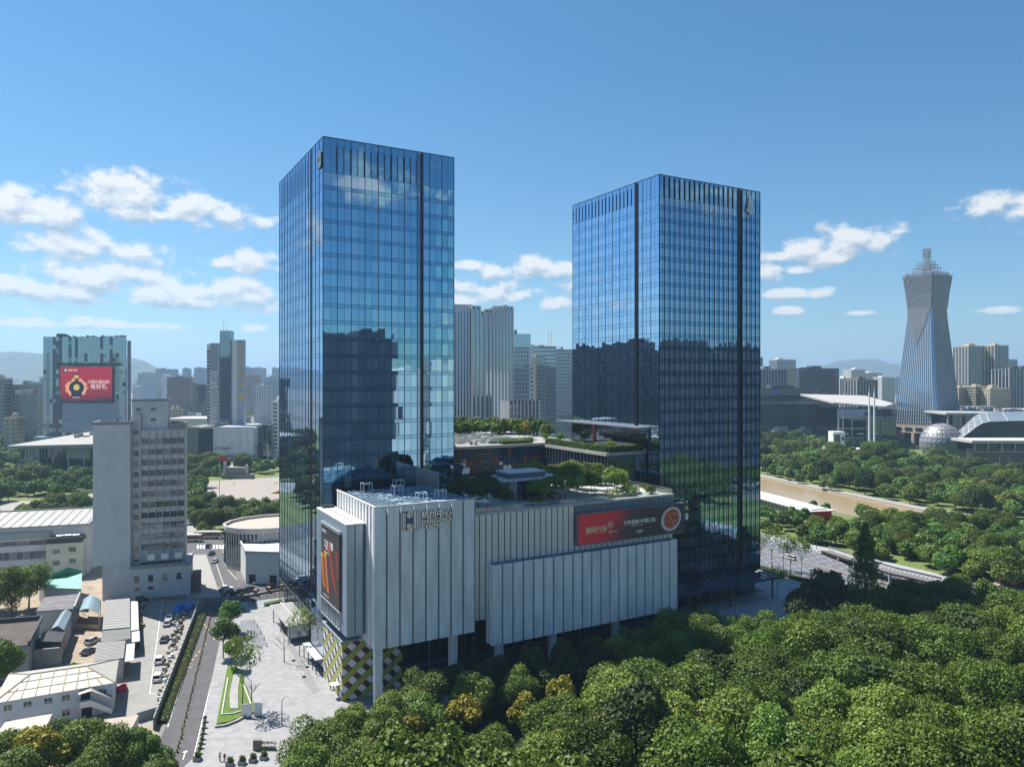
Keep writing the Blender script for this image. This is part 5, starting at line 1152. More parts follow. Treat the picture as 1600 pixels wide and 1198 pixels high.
for i in range(13): wind(LB, 1 + i * 2.05, -.02, 11.6, 1.8, 1.5, 2, random.choice(winv)); wind(LB, 1 + i * 2.05, -.02, 6.6, 1.8, 2.6, 2, random.choice(winv)); wind(LB, 1 + i * 2.05, -.02, 2.4, 1.7, 1.6, 2, win_b)
mb = MB(); mb.box(0, LW - 12, -1.2, -.02, 14.0, 16.4); LB.part('glass_awning', mb, mat('awning_glass', (.30, .36, .36), .3, .3))
mb = MB(); mb.box(28, LW - .6, -5, -.02, 0, 13.2); LB.part('stair_annex', mb, wallm['green'])
mb = MB(); mb.box(28, LW - .6, -5.2, -5, 12.5, 14.2); mb.box(28.5, LW - 1, -4.5, -.1, 13.2, 14.4); LB.part('annex_parapet', mb, dark_m)
for j in range(3): wind(LB, 30.2, -5.02, 9.0 - j * 4.2, 2.2, 1.5, 2, random.choice(winv), conc); wind(LB, 35.4, -5.02, 9.4 - j * 4.2, 2.2, 1.5, 2, mat('window_green', (.06, .22, .18), .2) if j == 1 else win_d, conc)
for i in range(3):
    mb = MB(); a = 31 + i * 2.6; mb.cyl((a, -3.6, 14.9), (a + 2.2, -3.6, 14.9), .35, .35, 8); LB.part('water_tank', mb, steel)
# ---- sheds of the yard
def shed(label, poly, z, wmat, rmat, cat='shed', name='shed', ridge=None, over=.3, zs=None):
    """flat or low roof on walls; poly in world coordinates of the roof"""
    c = poly[0]; T = Thing(name, label, cat, c[0], c[1], 0)
    cx = sum(p[0] for p in poly) / len(poly); cy = sum(p[1] for p in poly) / len(poly)
    inn = [(cx + (p[0] - cx) * .97, cy + (p[1] - cy) * .97) for p in poly]
    mb = MB(); mb.prism(inn, 0, z - .15); T.part('wall', mb, wmat)
    mb = MB(); n = len(poly)
    if ridge is None: mb.prism(poly, z - .149, z + .12)
    else:   # gable: ridge runs between midpoints of edges 0-1 and 2-3
        a, b, c_, d = [Vector((*p, z)) for p in poly]; r1 = (a + b) / 2 + Vector((0, 0, ridge)); r2 = (c_ + d) / 2 + Vector((0, 0, ridge))
        mb.add([a, b, c_, d, r1, r2], [(0, 3, 5, 4), (4, 5, 2, 1), (0, 4, 1), (3, 2, 5), (3, 0, 1, 2)])
    T.part('roof', mb, rmat); return T
def RP(z, *pp): return [gp(px, py, z) for px, py in pp]
corr = mat('corrugated_grey', (.27, .27, .26), .6, .15, var=.25, scale=.6, stretch=(.4, 5, 1)); corr_l = mat('corrugated_light', (.37, .36, .32), .6, .1, var=.12, scale=.6, detail=6)
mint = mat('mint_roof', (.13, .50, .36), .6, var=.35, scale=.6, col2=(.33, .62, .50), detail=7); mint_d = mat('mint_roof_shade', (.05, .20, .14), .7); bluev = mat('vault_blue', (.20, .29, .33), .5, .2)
felt = mat('felt_roof_brown', (.085, .07, .062), .9, var=.25, scale=.4, detail=7); felt2 = mat('felt_roof_grey', (.16, .155, .165), .9, var=.3, scale=.4, detail=7)
T = shed('mint green roofed shed before the pale green stair annex', RP(6.5, (60, 907), (128, 895), (127, 920), (72, 918)), 6.5, wallm['grey'], mint, ridge=None)
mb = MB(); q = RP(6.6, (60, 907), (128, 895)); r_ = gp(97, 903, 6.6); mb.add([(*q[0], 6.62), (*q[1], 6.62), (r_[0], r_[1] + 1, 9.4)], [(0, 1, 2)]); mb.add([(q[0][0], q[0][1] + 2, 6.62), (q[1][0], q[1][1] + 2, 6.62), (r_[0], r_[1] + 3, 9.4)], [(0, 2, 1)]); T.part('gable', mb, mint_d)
T = shed('grey flat roofed workshop between the mint roof and the ruined shed', RP(6.5, (56, 955), (70, 933), (125, 928), (116, 951)), 6.5, wallm['grey'], felt2)
mb = MB(); a, b = [Vector((*p, 6.9)) for p in RP(6.5, (116, 951), (125, 928))]; mb.bar(a, b, .5, .8); T.part('parapet', mb, conc)
T = shed('brown felt roofed workshop with grey parapet at the left edge', RP(8, (-60, 1016), (-50, 980), (64, 970), (44, 1008)), 8, wallm['grey'], felt, name='workshop')
mb = MB(); c4 = [Vector((*p, 8.6)) for p in RP(8, (-60, 1016), (-50, 978), (66, 968), (45, 1009))]; mb.bar(c4[1], c4[2], .5, 1.2); mb.bar(c4[2], c4[3], .5, 1.2); T.part('parapet', mb, dark_m)
T = shed('small blue grey pitched metal roof behind the black tarpaulin', RP(6, (80, 982), (100, 984), (112, 957), (97, 955)), 6, wallm['grey'], mat('blue_sheet', (.25, .31, .36), .5, .3), ridge=1.0)
T = shed('black tarpaulin roof over the burnt out shed', RP(5.5, (58, 1002), (69, 986), (103, 986), (96, 1003)), 5.5, dark_m, mat('tarpaulin_black', (.02, .02, .022), .5, var=.4, scale=1, bump=.6))
rub = Thing('ruined_walls', 'broken grey walls full of rubble below the black tarpaulin', 'ruin', *gp(75, 1045), 0)
mb = MB()
for p, q in (((52, 1042), (94, 1038)), ((94, 1038), (104, 1000)), ((52, 1042), (58, 1012))): P_, Q_ = Vector((*gp(*p), 2.2)), Vector((*gp(*q), 2.2)); mb.bar(P_, Q_, .5, 4.4)
rub.part('wall', mb, conc)
def heap(mb, poly, n, smin, smax, zmax, seed, nm):
    rg = random.Random(seed); x0 = min(p[0] for p in poly); x1 = max(p[0] for p in poly); y0 = min(p[1] for p in poly); y1 = max(p[1] for p in poly); k = 0
    pts = scatter(poly, max(.35, math.sqrt(abs((x1 - x0) * (y1 - y0)) / n)), seed, .5)
    for (x, y) in pts:
        s = rg.uniform(smin, smax); z = rg.uniform(0, zmax); a = rg.uniform(0, 3.1); c_, s_ = math.cos(a) * s / 2, math.sin(a) * s / 2; h = s * rg.uniform(.2, .8)
        c0 = [(x + c_ - s_, y + s_ + c_), (x - c_ - s_, y - s_ + c_), (x - c_ + s_, y - s_ - c_), (x + c_ + s_, y + s_ - c_)]
        mb.prism(c0, 0.0, z + h, rg.randrange(nm))
jm = [mat('junk_white', (.6, .6, .58), .8), mat('junk_grey', (.3, .3, .3), .8), mat('junk_brown', (.2, .15, .1), .9), mat('junk_green', (.08, .12, .03), .9), mat('junk_dark', (.06, .06, .06), .8)]
mb = MB(); heap(mb, [gp(*p) for p in ((58, 1040), (60, 1016), (98, 1008), (92, 1036))], 200, .4, 1.3, 2.2, 5, 3); rub.part('rubble', mb, [jm[0], jm[1], jm[4]], stuff=True)
RH = Thing('rubbish_strip', 'strip of dumped rubble and white debris along the lot wall', 'debris', *gp(255, 1060), 0)
mb = MB(); heap(mb, [gp(*p) for p in ((245, 1095), (262, 1020), (272, 970), (284, 955), (294, 955), (276, 1010), (262, 1060), (250, 1100))], 900, .25, .95, .7, 8, 5); RH.part('debris', mb, jm, stuff=True)
BT = Thing('blue_tarpaulin', 'bright blue tarpaulin heap at the far end of the rubble strip', 'tarpaulin', *gp(288, 950), 0)
mb = MB(); c = gp(287, 952); mb.ball((c[0], c[1], .3), (3.0, 3.6, 2.0), 12, 6, 0, .25); BT.part('sheet', mb, mat('tarp_blue', (.02, .16, .50), .5))
mb = MB(); heap(mb, [gp(*p) for p in ((207, 965), (212, 925), (232, 925), (222, 980), (206, 1040), (203, 1035))], 420, .3, 1.4, 1.0, 12, 5); single('scrap_heap', mb, jm, 'messy scrap and stored goods beside the long corrugated shed', 'debris', *gp(212, 960))
# long corrugated shed in three stepped sections
for i, (q, z, lb) in enumerate((((( 160, 984), (164, 938), (203, 935), (203, 980)), 4.6, 'farthest section of the long corrugated shed, against the grey slab'), (((158, 1004), (160, 986), (204, 982), (204, 998)), 4.3, 'middle section of the long corrugated shed'), (((146, 1034), (152, 1004), (196, 1001), (193, 1028)), 4.9, 'nearest section of the long corrugated shed, beside the hipped house'))):
    T = shed(lb, RP(z, *q), z, wallm['grey'], corr, name='corrugated_shed'); a, b, c_, d = [Vector((*p, z + .15)) for p in RP(z, *q)]
    mb = MB()
    for k in range(14): t = k / 13; mb.bar(a.lerp(b, t), d.lerp(c_, t), .12, .1)
    T.part('roof_rib', mb, conc, stuff=True); mb = MB(); mb.bar(d + Vector((1.2, 0, -.9)), c_ + Vector((1.2, 0, -.9)), 2.2, .15); T.part('eave', mb, conc_l)
# vaulted carport
VP = Thing('vaulted_carport', 'pale blue vaulted carport in the dirt yard', 'carport', *gp(136, 958), 0)
mb = MB(); A_, B_, C_, D_ = [Vector((*p, 4.6)) for p in RP(4.6, (118, 957), (130, 936), (157, 937), (155, 958))]
for k in range(8):
    t0, t1 = k / 8, (k + 1) / 8; h0, h1 = math.sin(math.pi * t0) * 1.3, math.sin(math.pi * t1) * 1.3
    p, q, r_, s_ = A_.lerp(D_, t0), A_.lerp(D_, t1), B_.lerp(C_, t1), B_.lerp(C_, t0); p.z += h0; q.z += h1; r_.z += h1; s_.z += h0
    mb.quad(p, q, r_, s_); mb.quad(*(v - Vector((0, 0, .12)) for v in (s_, r_, q, p)))
VP.part('roof', mb, bluev); mb = MB()
for p in (A_, B_, C_, D_): mb.cyl((p.x, p.y, 0), (p.x, p.y, 4.6), .12)
VP.part('post', mb, steel); mb = MB(); mb.bar((A_.x, A_.y - .5, 1.0), (D_.x, D_.y - .5, 1.0), .15, 1.2); VP.part('gate', mb, mat('gate_yellow', (.55, .45, .22), .6))
# hipped white house in front
zh = 6.3; q = RP(zh, (-12, 1099), (180, 1066), (186, 1029), (14, 1052)); HH = Thing('hipped_house', 'white two storey house with pale sheet hipped roof and outside stair', 'house', *q[0], 0)
mb = MB(); cxh = sum(p[0] for p in q) / 4; cyh = sum(p[1] for p in q) / 4; inn = [(cxh + (p[0] - cxh) * .975, cyh + (p[1] - cyh) * .95) for p in q]; mb.prism(inn, 0, zh); HH.part('wall', mb, mat('blue_white_wall', (.56, .60, .63), .8, var=.1, scale=.4, detail=6))
a, b, c_, d = [Vector((*p, zh + .02)) for p in q]; r1 = a.lerp(d, .5).lerp(b.lerp(c_, .5), .24) + Vector((0, 0, 2.0)); r2 = a.lerp(d, .5).lerp(b.lerp(c_, .5), .72) + Vector((0, 0, 2.0))
mb = MB(); mb.add([a, b, c_, d, r1, r2], [(0, 1, 5, 4), (1, 2, 5), (2, 3, 4, 5), (3, 0, 4), (3, 2, 1, 0)]); HH.part('roof', mb, corr_l)
mb = MB(); up = Vector((0, 0, .06))
for p_, q_ in ((a, r1), (b, r2), (c_, r2), (d, r1), (r1, r2)): mb.bar(p_ + up, q_ + up, .3, .16)
def on(t, s): lo = a.lerp(b, t); hi = r1.lerp(r2, max(0, min(1, (t - .24) / .48))); return lo.lerp(hi, s) + up
for k in range(1, 9):
    t = k / 9; mb.bar(a.lerp(b, t) + up, on(t, min(1, t / .24, (1 - t) / .28)), .14, .1)
for s in (.35, .7): mb.bar(a.lerp(r1, s) + up, b.lerp(r2, s) + up, .14, .1)
HH.part('roof_batten', mb, mat('batten_rust', (.30, .24, .19), .8), stuff=True)
fa, fb = Vector((*inn[0], 0)), Vector((*inn[1], 0)); dd = (fb - fa).normalized(); yw = math.atan2(dd.y, dd.x); nn = Vector((dd.y, -dd.x, 0))
def facade_win(T, t, z, w, h, m=win_d):
    p = fa.lerp(fb, t) + nn * .05; o = link('window', boxmesh('window', (w, .12, h), m), T.root, (p.x - T.off[0], p.y - T.off[1], z), (0, 0, yw))
    link('window_frame', boxmesh('window_frame', (w + .2, .06, .1), white_p), o, (0, -.05, -h / 2)); link('window_frame', boxmesh('window_frame', (.08, .06, h), white_p), o, (0, -.07, 0))
for t in (.10, .26, .43, .58, .90): facade_win(HH, t, 4.7, 1.3, 1.2)
for t in (.10, .43, .58): facade_win(HH, t, 1.6, 1.3, 1.2)
mb = MB()
def fpnt(t, z, o): p = fa.lerp(fb, t) + nn * o; return Vector((p.x, p.y, z))
mb.add([fpnt(.70, 2.7, 1.6), fpnt(.80, 2.7, 1.6), fpnt(.985, .2, 1.6), fpnt(.985, 1.3, 1.6), fpnt(.80, 3.9, 1.6), fpnt(.70, 3.9, 1.6)], [(0, 1, 2, 3, 4, 5)])
mb.add([fpnt(.70, 2.7, 1.45), fpnt(.80, 2.7, 1.45), fpnt(.985, .2, 1.45), fpnt(.985, 1.3, 1.45), fpnt(.80, 3.9, 1.45), fpnt(.70, 3.9, 1.45)], [(5, 4, 3, 2, 1, 0)]); mb.quad(fpnt(.70, 2.7, 1.6), fpnt(.70, 3.9, 1.6), fpnt(.70, 3.9, 0), fpnt(.70, 2.7, 0)); mb.bar(fpnt(.70, 2.65, .8), fpnt(.80, 2.65, .8), 1.6, .15)
for k in range(14): t = .80 + k * .0132; mb.bar(fpnt(t, 2.6 - k * .18, .1), fpnt(t, 2.6 - k * .18, 1.5), .3, .12)
HH.part('outside_stair', mb, white_p); mb = MB(); mb.add([fpnt(.69, 5.6, 1.8), fpnt(.80, 6.0, 1.8), fpnt(.985, 3.6, 1.8), fpnt(.985, 3.7, .1), fpnt(.80, 6.1, .1), fpnt(.69, 5.7, .1)], [(0, 1, 4, 5), (1, 2, 3, 4)]); HH.part('stair_roof', mb, corr_l)
mb = MB(); mb.bar(fpnt(.755, 1.3, .05), fpnt(.755, 1.31, .12), 1.9, 2.4); mb.box(0, 0, 0, 0, 0, 0) if False else None; o_ = link('door', boxmesh('door', (1.9, .1, 2.3), black_m), HH.root, tuple(fpnt(.76, 1.2, .06) - Vector(HH.off))); o_.rotation_euler = (0, 0, yw); o_ = link('door', boxmesh('door', (1.7, .1, 2.0), black_m), HH.root, tuple(fpnt(.75, 4.8, .06) - Vector(HH.off))); o_.rotation_euler = (0, 0, yw)
T = shed('low white sheet roofed shed in the bottom left corner', RP(3.6, (-30, 1180), (8, 1128), (82, 1115), (60, 1160)), 3.6, wallm['light'], corr_l); T = shed('low shed with grey and rusty sheets behind the lot corner', RP(3.2, (160, 1152), (163, 1124), (217, 1117), (205, 1140)), 3.2, wallm['light'], mat('rusty_sheet', (.5, .46, .42), .7, var=.3, scale=.35, col2=(.36, .28, .22)))
mb = MB(); c = gp(190, 1078); mb.ball((c[0], c[1], .3), (1.2, 1.5, 1.1), 9, 5, 0, .3); single('red_bundle', mb, mat('bundle_red', (.5, .03, .05), .7), 'crumpled red sheeting beside the hipped house corner', 'tarpaulin', c[0], c[1])
# lot wall and hedge
LWL = Thing('lot_wall', 'long grey panel wall between the concrete lot and the street hedge', 'wall', *gp(240, 1140), 0)
P_, Q_ = Vector((*gp(240, 1140), 0)), Vector((*gp(313, 945), 0)); n = 26
for i in range(n):
    p, q_ = P_.lerp(Q_, i / n), P_.lerp(Q_, (i + .94) / n); mb = MB(); mb.bar(p + Vector((0, 0, 1.3)), q_ + Vector((0, 0, 1.3)), .22, 2.6); LWL.part('wall_panel', mb, conc)
    mb = MB(); mb.bar(q_ + Vector((0, 0, 0)), q_ + Vector((0, 0.01, 2.8)), .34, .34); LWL.part('wall_post', mb, conc_l)
P2, Q2 = Vector((*gp(214, 1128), 0)), Vector((*gp(246, 1118), 0)); mb = MB(); mb.bar(P2 + Vector((0, 0, 1)), Q2 + Vector((0, 0, 1)), .2, 2.0); LWL.part('end_wall', mb, mat('end_wall_blue', (.18, .22, .26), .7))
P_, Q_ = Vector((*gp(253, 1130), 0)), Vector((*gp(316, 962), 0))
mb = MB(); mb.bar(P_ + Vector((-.1, 0, .35)), Q_ + Vector((-.1, 0, .35)), 1.5, .7); HG = single('street_hedge', mb, soil, 'long narrow hedge running beside the panel wall of the street', 'hedge', P_.x, P_.y)
def hedge_leaves(P_, Q_, w, h, z, n, m, leaf=.3, seed=1):
    rg = np.random.default_rng(seed); t = rg.random(n); d = np.array(Q_[:2]) - np.array(P_[:2]); L_ = np.linalg.norm(d); d /= L_; nn_ = np.array([-d[1], d[0]])
    s = rg.uniform(-1, 1, n); top = rg.random(n) < .55; zz = np.where(top, h + rg.normal(0, .12, n), rg.uniform(.05, 1, n) * h); s = np.where(top, s, np.sign(s)) * w / 2
    p = np.array(P_[:2])[None] + d[None] * (t * L_)[:, None] + nn_[None] * s[:, None]; p = np.column_stack([p, zz + z])
    nv = rg.normal(size=(n, 3)); nv[:, 2] += .6; nv /= np.linalg.norm(nv, axis=1)[:, None]; tt = np.cross(nv, rg.normal(size=(n, 3))); tt /= np.linalg.norm(tt, axis=1)[:, None]; bb = np.cross(nv, tt); sz = leaf * rg.uniform(.6, 1.3, (n, 1))
    V = np.stack([p - tt * sz / 2, p - bb * sz / 2, p + tt * sz / 2, p + bb * sz / 2], 1).reshape(-1, 3)
    me = bpy.data.meshes.new('foliage'); me.vertices.add(4 * n); me.vertices.foreach_set('co', V.ravel().astype(np.float32)); me.loops.add(4 * n); me.loops.foreach_set('vertex_index', np.arange(4 * n, dtype=np.int32))
    me.polygons.add(n); me.polygons.foreach_set('loop_start', np.arange(0, 4 * n, 4, dtype=np.int32)); me.polygons.foreach_set('loop_total', np.full(n, 4, np.int32)); me.materials.append(m); me.update(); me.validate(); return me
def hedge(P_, Q_, w, h, z, n, label, m=hedge_m, leaf=.35, seed=1, name='hedge'):
    P_ = Vector((P_[0], P_[1], 0)); Q_ = Vector((Q_[0], Q_[1], 0)); T = Thing(name, label, 'hedge', P_.x, P_.y, 0)
    T.off = (P_.x, P_.y, 0); mb = MB(); mb.bar(P_ + Vector((0, 0, z + h * .45)), Q_ + Vector((0, 0, z + h * .45)), w * .85, h * .9); T.part('core', mb, mat('hedge_core', (.02, .035, .01), .9))
    o = link('foliage', hedge_leaves(P_, Q_, w, h, z, n, m, leaf, seed), T.root, (-P_.x, -P_.y, 0)); return T
link('foliage', hedge_leaves(P_, Q_, 1.9, .9, 0, 5200, LM['park'], .3, 3), HG, (-P_.x, -P_.y, 0))
hedge(PF.w(219.3, 150), PF.w(219.3, 300), 2.6, 1.0, .14, 5200, 'long low hedge between pavement and wide road on the right', LM['park'])
hedge(PF.w(136.9, 217), PF.w(137.2, 182.5), 1.6, 1.9, 49.4, 3600, 'clipped roof hedge along the side of the dark annex terrace', LM['park'], .3, 4)
hedge(PF.w(137, 182.3), PF.w(150.8, 182.3), 1.6, 1.9, 49.4, 1700, 'clipped roof hedge at the front of the dark annex terrace', LM['park'], .3, 5)
hedge(PF.w(132, 219.5), PF.w(120, 219.5), 2.6, 1.0, 49.9, 1800, 'low hedge on the annex roof behind the plant pipes', LM['bright'], .35, 6)
hedge(PF.w(135, 224), PF.w(118, 224), 2.6, 1.2, 49.9, 1800, 'second low hedge row on the annex roof', LM['bright'], .35, 7)
for i, (a, b, L_, lb) in enumerate(((118, 158.6, 6, 'planter bed with low shrubs right of the terrace diners'), (96, 157.8, 4, 'planter bed with orange flowers at the terrace edge'), (104, 163.5, 3.5, 'small clipped planter under the terrace trees'), (127, 160, 5, 'planter bed at the right end of the mall terrace'))):
    T = Thing('roof_planter', lb, 'planter', a, b, 40.2, PF); mb = MB(); mb.box(a, a + L_, b, b + 2.2, 40.2, 40.8); T.part('tub', mb, conc_l); link('foliage', crown_mesh('foliage', LM['yellow' if i == 1 else 'bright'], L_ / 2, .7, 500, .3, 10, 50 + i, .9), T.root, (L_ / 2, 1.1, .4))
# ---- corner building with curved front
fr = Frame(29.54); ca = PF.loc(*gp(360, 892))
CB = Thing('curved_building', 'low curved building with dark vertical strips beside the avenue corner', 'building', ca[0], ca[1], 0, PF)
cxx_, cyy_ = ca[0] + 17, ca[1] + 9
poly = [(cxx_ + 18 * math.cos(t), cyy_ + 15 * math.sin(t)) for t in (2 * math.pi * (i + .5) / 14 for i in range(14))]
mb = MB(); mb.prism(poly, 0, 14.6); CB.part('wall', mb, conc_l)
mb = MB(); mb.prism([(cxx_ + (p[0] - cxx_) * .93, cyy_ + (p[1] - cyy_) * .93) for p in poly], 14.6, 14.75); CB.part('roof', mb, mat('gravel_roof', (.42, .36, .31), .9, var=.2, scale=.6))
mb = MB()
for p, q_ in zip(poly, poly[1:] + poly[:1]): mb.bar((*p, 15.2), (*q_, 15.2), .8, 1.2)
CB.part('parapet', mb, conc_l)
for i, (p, q_) in enumerate(zip(poly, poly[1:] + poly[:1])):
    P_, Q_ = Vector((*p, 0)), Vector((*q_, 0)); d_ = (Q_ - P_); L_ = d_.length; yw_ = math.atan2(d_.y, d_.x); nrm = Vector((d_.y, -d_.x, 0)).normalized()
    for k in range(5):
        c_ = P_.lerp(Q_, (k + .5) / 5) + nrm * .03; link('window_strip', boxmesh('window_strip', (L_ / 5 * .58, .12, 12.5), win_d), CB.root, (c_.x - CB.off[0], c_.y - CB.off[1], 7.4), (0, 0, yw_))
wp = [PF.loc(*gp(*p)) for p in ((384, 911), (371, 880), (392, 872), (470, 880), (470, 914))]
CB2 = Thing('low_stone_wing', 'lower pale stone wing with small dark doors before the curved building', 'building', wp[0][0], wp[0][1], 0, PF)
mb = MB(); mb.prism(wp, 0, 10.5); CB2.part('wall', mb, wallm['light']); mb = MB()
for p, q_ in zip(wp, wp[1:] + wp[:1]): mb.bar((*p, 11), (*q_, 11), .5, 1.0)
CB2.part('parapet', mb, conc_l)
for t in (.12, .5, .78):
    p = Vector(wp[0]).lerp(Vector(wp[4]), t); d_ = Vector(wp[4]) - Vector(wp[0]); link('door', boxmesh('door', (2.4, .2, 3.2), black_m), CB2.root, (p.x - CB2.off[0], p.y - CB2.off[1], 1.6), (0, 0, math.atan2(d_.y, d_.x)))
# ---- shopping blocks beyond the square
def wallblock(label, px0, px1, yt, Y, dep, m, name='store_block', roof=True):
    X0, X1 = xa(px0, Y), xa(px1, Y); T = Thing(name, label, 'building', X0, Y, 0); mb = MB(); mb.box(X0, X1, Y, Y + dep, 0, zy(yt, Y)); T.part('wall', mb, m)
    mb = MB(); mb.box(X0 - .2, X1 + .2, Y - .25, Y + .5, zy(yt, Y), zy(yt, Y) + .8); T.part('coping', mb, conc_l); T.X0, T.X1, T.Y, T.zt = X0, X1, Y, zy(yt, Y); return T
T = wallblock('grey stone clad store block left of the dark panel', 286, 310.6, 668, 657, 60, mat('stone_taupe', (.22, .21, .19), .7, var=.05, scale=.05))
for j in range(9):
    mb = MB(); mb.box(T.X0 + .1, T.X1 - .1, T.Y - .12, T.Y, 1 + j * 3, 3.9 + j * 3); T.part('cladding_panel', mb, MATS['stone_taupe'])
T = wallblock('dark glass store block between the taupe and white walls', 311, 332.6, 669, 655, 58, mat('navy_panel', (.025, .035, .05), .3, .3))
for i in range(5):
    mb = MB(); w = (T.X1 - T.X0) / 5; mb.box(T.X0 + i * w + .1, T.X0 + i * w + w - .1, T.Y - .12, T.Y, 1, 27); T.part('glass_panel', mb, MATS['navy_panel'])
ws = flatbrick('white_brick_wall', (.66, .68, .70), (.6, .62, .65), (.45, .47, .5), 3, 1); ws2 = tilemat('white_brick_wall_up', (.66, .68, .70), (.60, .62, .65), (.48, .50, .52), 3.0, 1.2, (1, 0))
T = wallblock('large plain white store wall with small dark shop letters', 333, 396, 668, 653, 60, ws2)
lettering('CHANEL', 3.4, black_m, T, T.X0 + 1.5, T.Y - .1, 9.5, 0, .1, spacing=1.05)
mb = MB(); mb.box(T.X0 - 20, T.X1 + 2, T.Y - 3, T.Y - .02, 3.4, 4.2); T.part('canopy', mb, dark_m); mb = MB(); mb.box(T.X0, T.X1, T.Y - .3, T.Y - .03, .1, 3.3); T.part('shopfront', mb, dark_glass)
T = wallblock('glass fronted entrance block right of the white store wall', 396.5, 424, 664, 665, 50, dark_glass)
mb = MB(); mb.box(T.X0 + 1, T.X1 + 2, T.Y - 9, T.Y - .1, 10.5, 11.3); T.part('porch_roof', mb, dark_m); mb = MB()
for i in range(5): mb.box(T.X0 + i * 4, T.X0 + i * 4 + .4, T.Y - .4, T.Y - .05, 0, 27)
T.part('mullion', mb, conc); mb = MB(); mb.bar((T.X0 + 4, T.Y - 8, 0), (T.X0 + 5, T.Y - 8, 11), .5); mb.bar((T.X1, T.Y - 8, 0), (T.X1 - 1, T.Y - 8, 14), .8); T.part('porch_post', mb, white_p)
T = block('plain white stepped building beside the glass tower edge', 424, 447, 628, 668, 30, 'white', 5, cw=8, name='store_building')
T = wallblock('long low parapet building behind the shopping walls', 250, 332, 655, 760, 60, wallm['light']); 
# tower with gold letters
gold2 = mat('gold_sign', (.75, .50, .08), .5)
GL = Thing('lettered_tower', 'white and blue slab tower with gold vertical characters beyond the square', 'tower', xa(322, 700), 700, 0)
Y = 700; z_ = lambda py: zy(py, Y)
mb = MB(); mb.box(xa(328, Y), xa(345.5, Y), Y, Y + 9, 20, z_(536)); mb.box(xa(322, Y), xa(328, Y) - .02, Y + 2, Y + 9, 20, z_(537)); GL.part('left_wing', mb, wallm['white'])
mb = MB(); mb.box(xa(328, Y) + .3, xa(340, Y), Y - .15, Y - .02, z_(580), z_(536) - .4); GL.part('grey_cladding', mb, mat('clad_grey', (.33, .33, .35), .7))
mb = MB(); mb.box(xa(346, Y), xa(362.5, Y), Y - 4, Y + 5, 20, z_(517)); GL.part('glass_core', mb, win_b)
mb = MB()
for i in range(6): mb.box(xa(346, Y) + i * 2, xa(346, Y) + i * 2 + .15, Y - 4.15, Y - 4.02, 20, z_(517))
for j in range(30): mb.box(xa(346, Y), xa(362.5, Y), Y - 4.14, Y - 4.02, 25 + j * 3, 25.25 + j * 3)
for j in range(24): mb.box(xa(342.5, Y), xa(345.6, Y), Y - .3, Y - .02, 26 + j * 3.3, 27.6 + j * 3.3)
for j in range(22): mb.box(xa(322, Y) - .1, xa(327, Y), Y + 1.9, Y + 1.98, 28 + j * 3.3, 29.6 + j * 3.3)
rg = random.Random(4)
for j in range(22):
    for i in range(5):
        if rg.random() < .6: mb.box(xa(330 + i * 2.4, Y), xa(331.6 + i * 2.4, Y), Y - .2, Y - .03, 34 + j * 2, 34.7 + j * 2)
GL.part('window', mb, dark_m, stuff=True)
mb = MB(); mb.box(xa(363, Y), xa(371, Y), Y - 2, Y + 7, 20, z_(531)); GL.part('right_wing', mb, wallm['white']); mb = MB(); mb.box(xa(371, Y) + .02, xa(381.5, Y), Y - 1, Y + 4, 20, z_(531)); GL.part('lettered_wall', mb, mat('clad_blue_grey', (.36, .38, .42), .7))
mb = MB(); mb.box(xa(330, Y), xa(380, Y), Y - 6, Y + 26, 0, 20); GL.part('base', mb, wallm['grey'])
mb = MB(); mb.bar((xa(349.5, Y), Y, z_(517)), (xa(349.5, Y), Y, z_(503)), .3); mb.bar((xa(354, Y), Y, z_(517)), (xa(354, Y), Y, z_(508)), .3); GL.part('antenna', mb, white_p)
for ch, py in zip('山长城大厦', (551, 570, 587, 606, 624)): lettering(ch, 6.6, gold2, GL, xa(371.5, Y), Y - 1.1, z_(py), 0, .15)
# screen building
Y = 640
SCB = Thing('screen_building', 'blue mirrored office block carrying a huge red advertising screen', 'building', xa(67, Y), Y, 0)
mb = MB(); mb.prism([(xa(67.5, Y), Y), (xa(196, Y), Y), (xa(198, Y + 36), Y + 36), (xa(67.5, Y + 36) + 10, Y + 36)], 22, zy(526, Y)); SCB.part('body', mb, glass_core)
mb = MB(); mb.prism([(xa(196, Y) + .05, Y + 3), (xa(202, Y), Y + 3), (xa(203, Y + 34), Y + 34), (xa(198, Y + 34) + 1, Y + 34)], 22, zy(532, Y)); SCB.part('side_slab', mb, wallm['blue'])
rg = random.Random(31); gc = [glassmat('teal_glass_a', (.34, .47, .56), refl=.85, wav=.05), glassmat('teal_glass_b', (.22, .32, .40), refl=.8, wav=.08), glassmat('teal_glass_c', (.09, .12, .16), (.02, .03, .04), .7, wav=.08)]
mb = MB(); nc_ = 26; cwx = (xa(196, Y) - xa(67.5, Y)) / nc_
for i in range(nc_):
    colm = rg.choice((0, 0, 1, 2)) if not (10 < i < 18) else 0
    for j in range(24):
        zt_ = zy(526, Y) - j * 3.6; m_ = 0 if j < 4 and colm != 2 else colm if rg.random() < .8 else rg.randrange(3)
        if 5 < i < 22 and 10 < j < 23: continue
        pane_quad(mb, (xa(67.5, Y) + (i + .5) * cwx, Y, zt_ - 1.8), (1, 0), cwx - .12, 3.45, (0, -1), .006, m_)
SCB.part('glass_pane', mb, gc, stuff=True)
mb = MB(); mb.box(xa(86, Y), xa(95, Y), Y + 2, Y + 10, zy(526, Y), zy(521, Y)); mb.box(xa(90, Y), xa(190, Y), Y - .4, Y - .1, zy(571.5, Y), zy(567, Y))
for i in range(34): a = xa(rg.uniform(100, 194), Y); mb.box(a, a + rg.uniform(.2, .8), Y + 1, Y + 4, zy(526, Y), zy(526, Y) + rg.uniform(.3, 1.5))
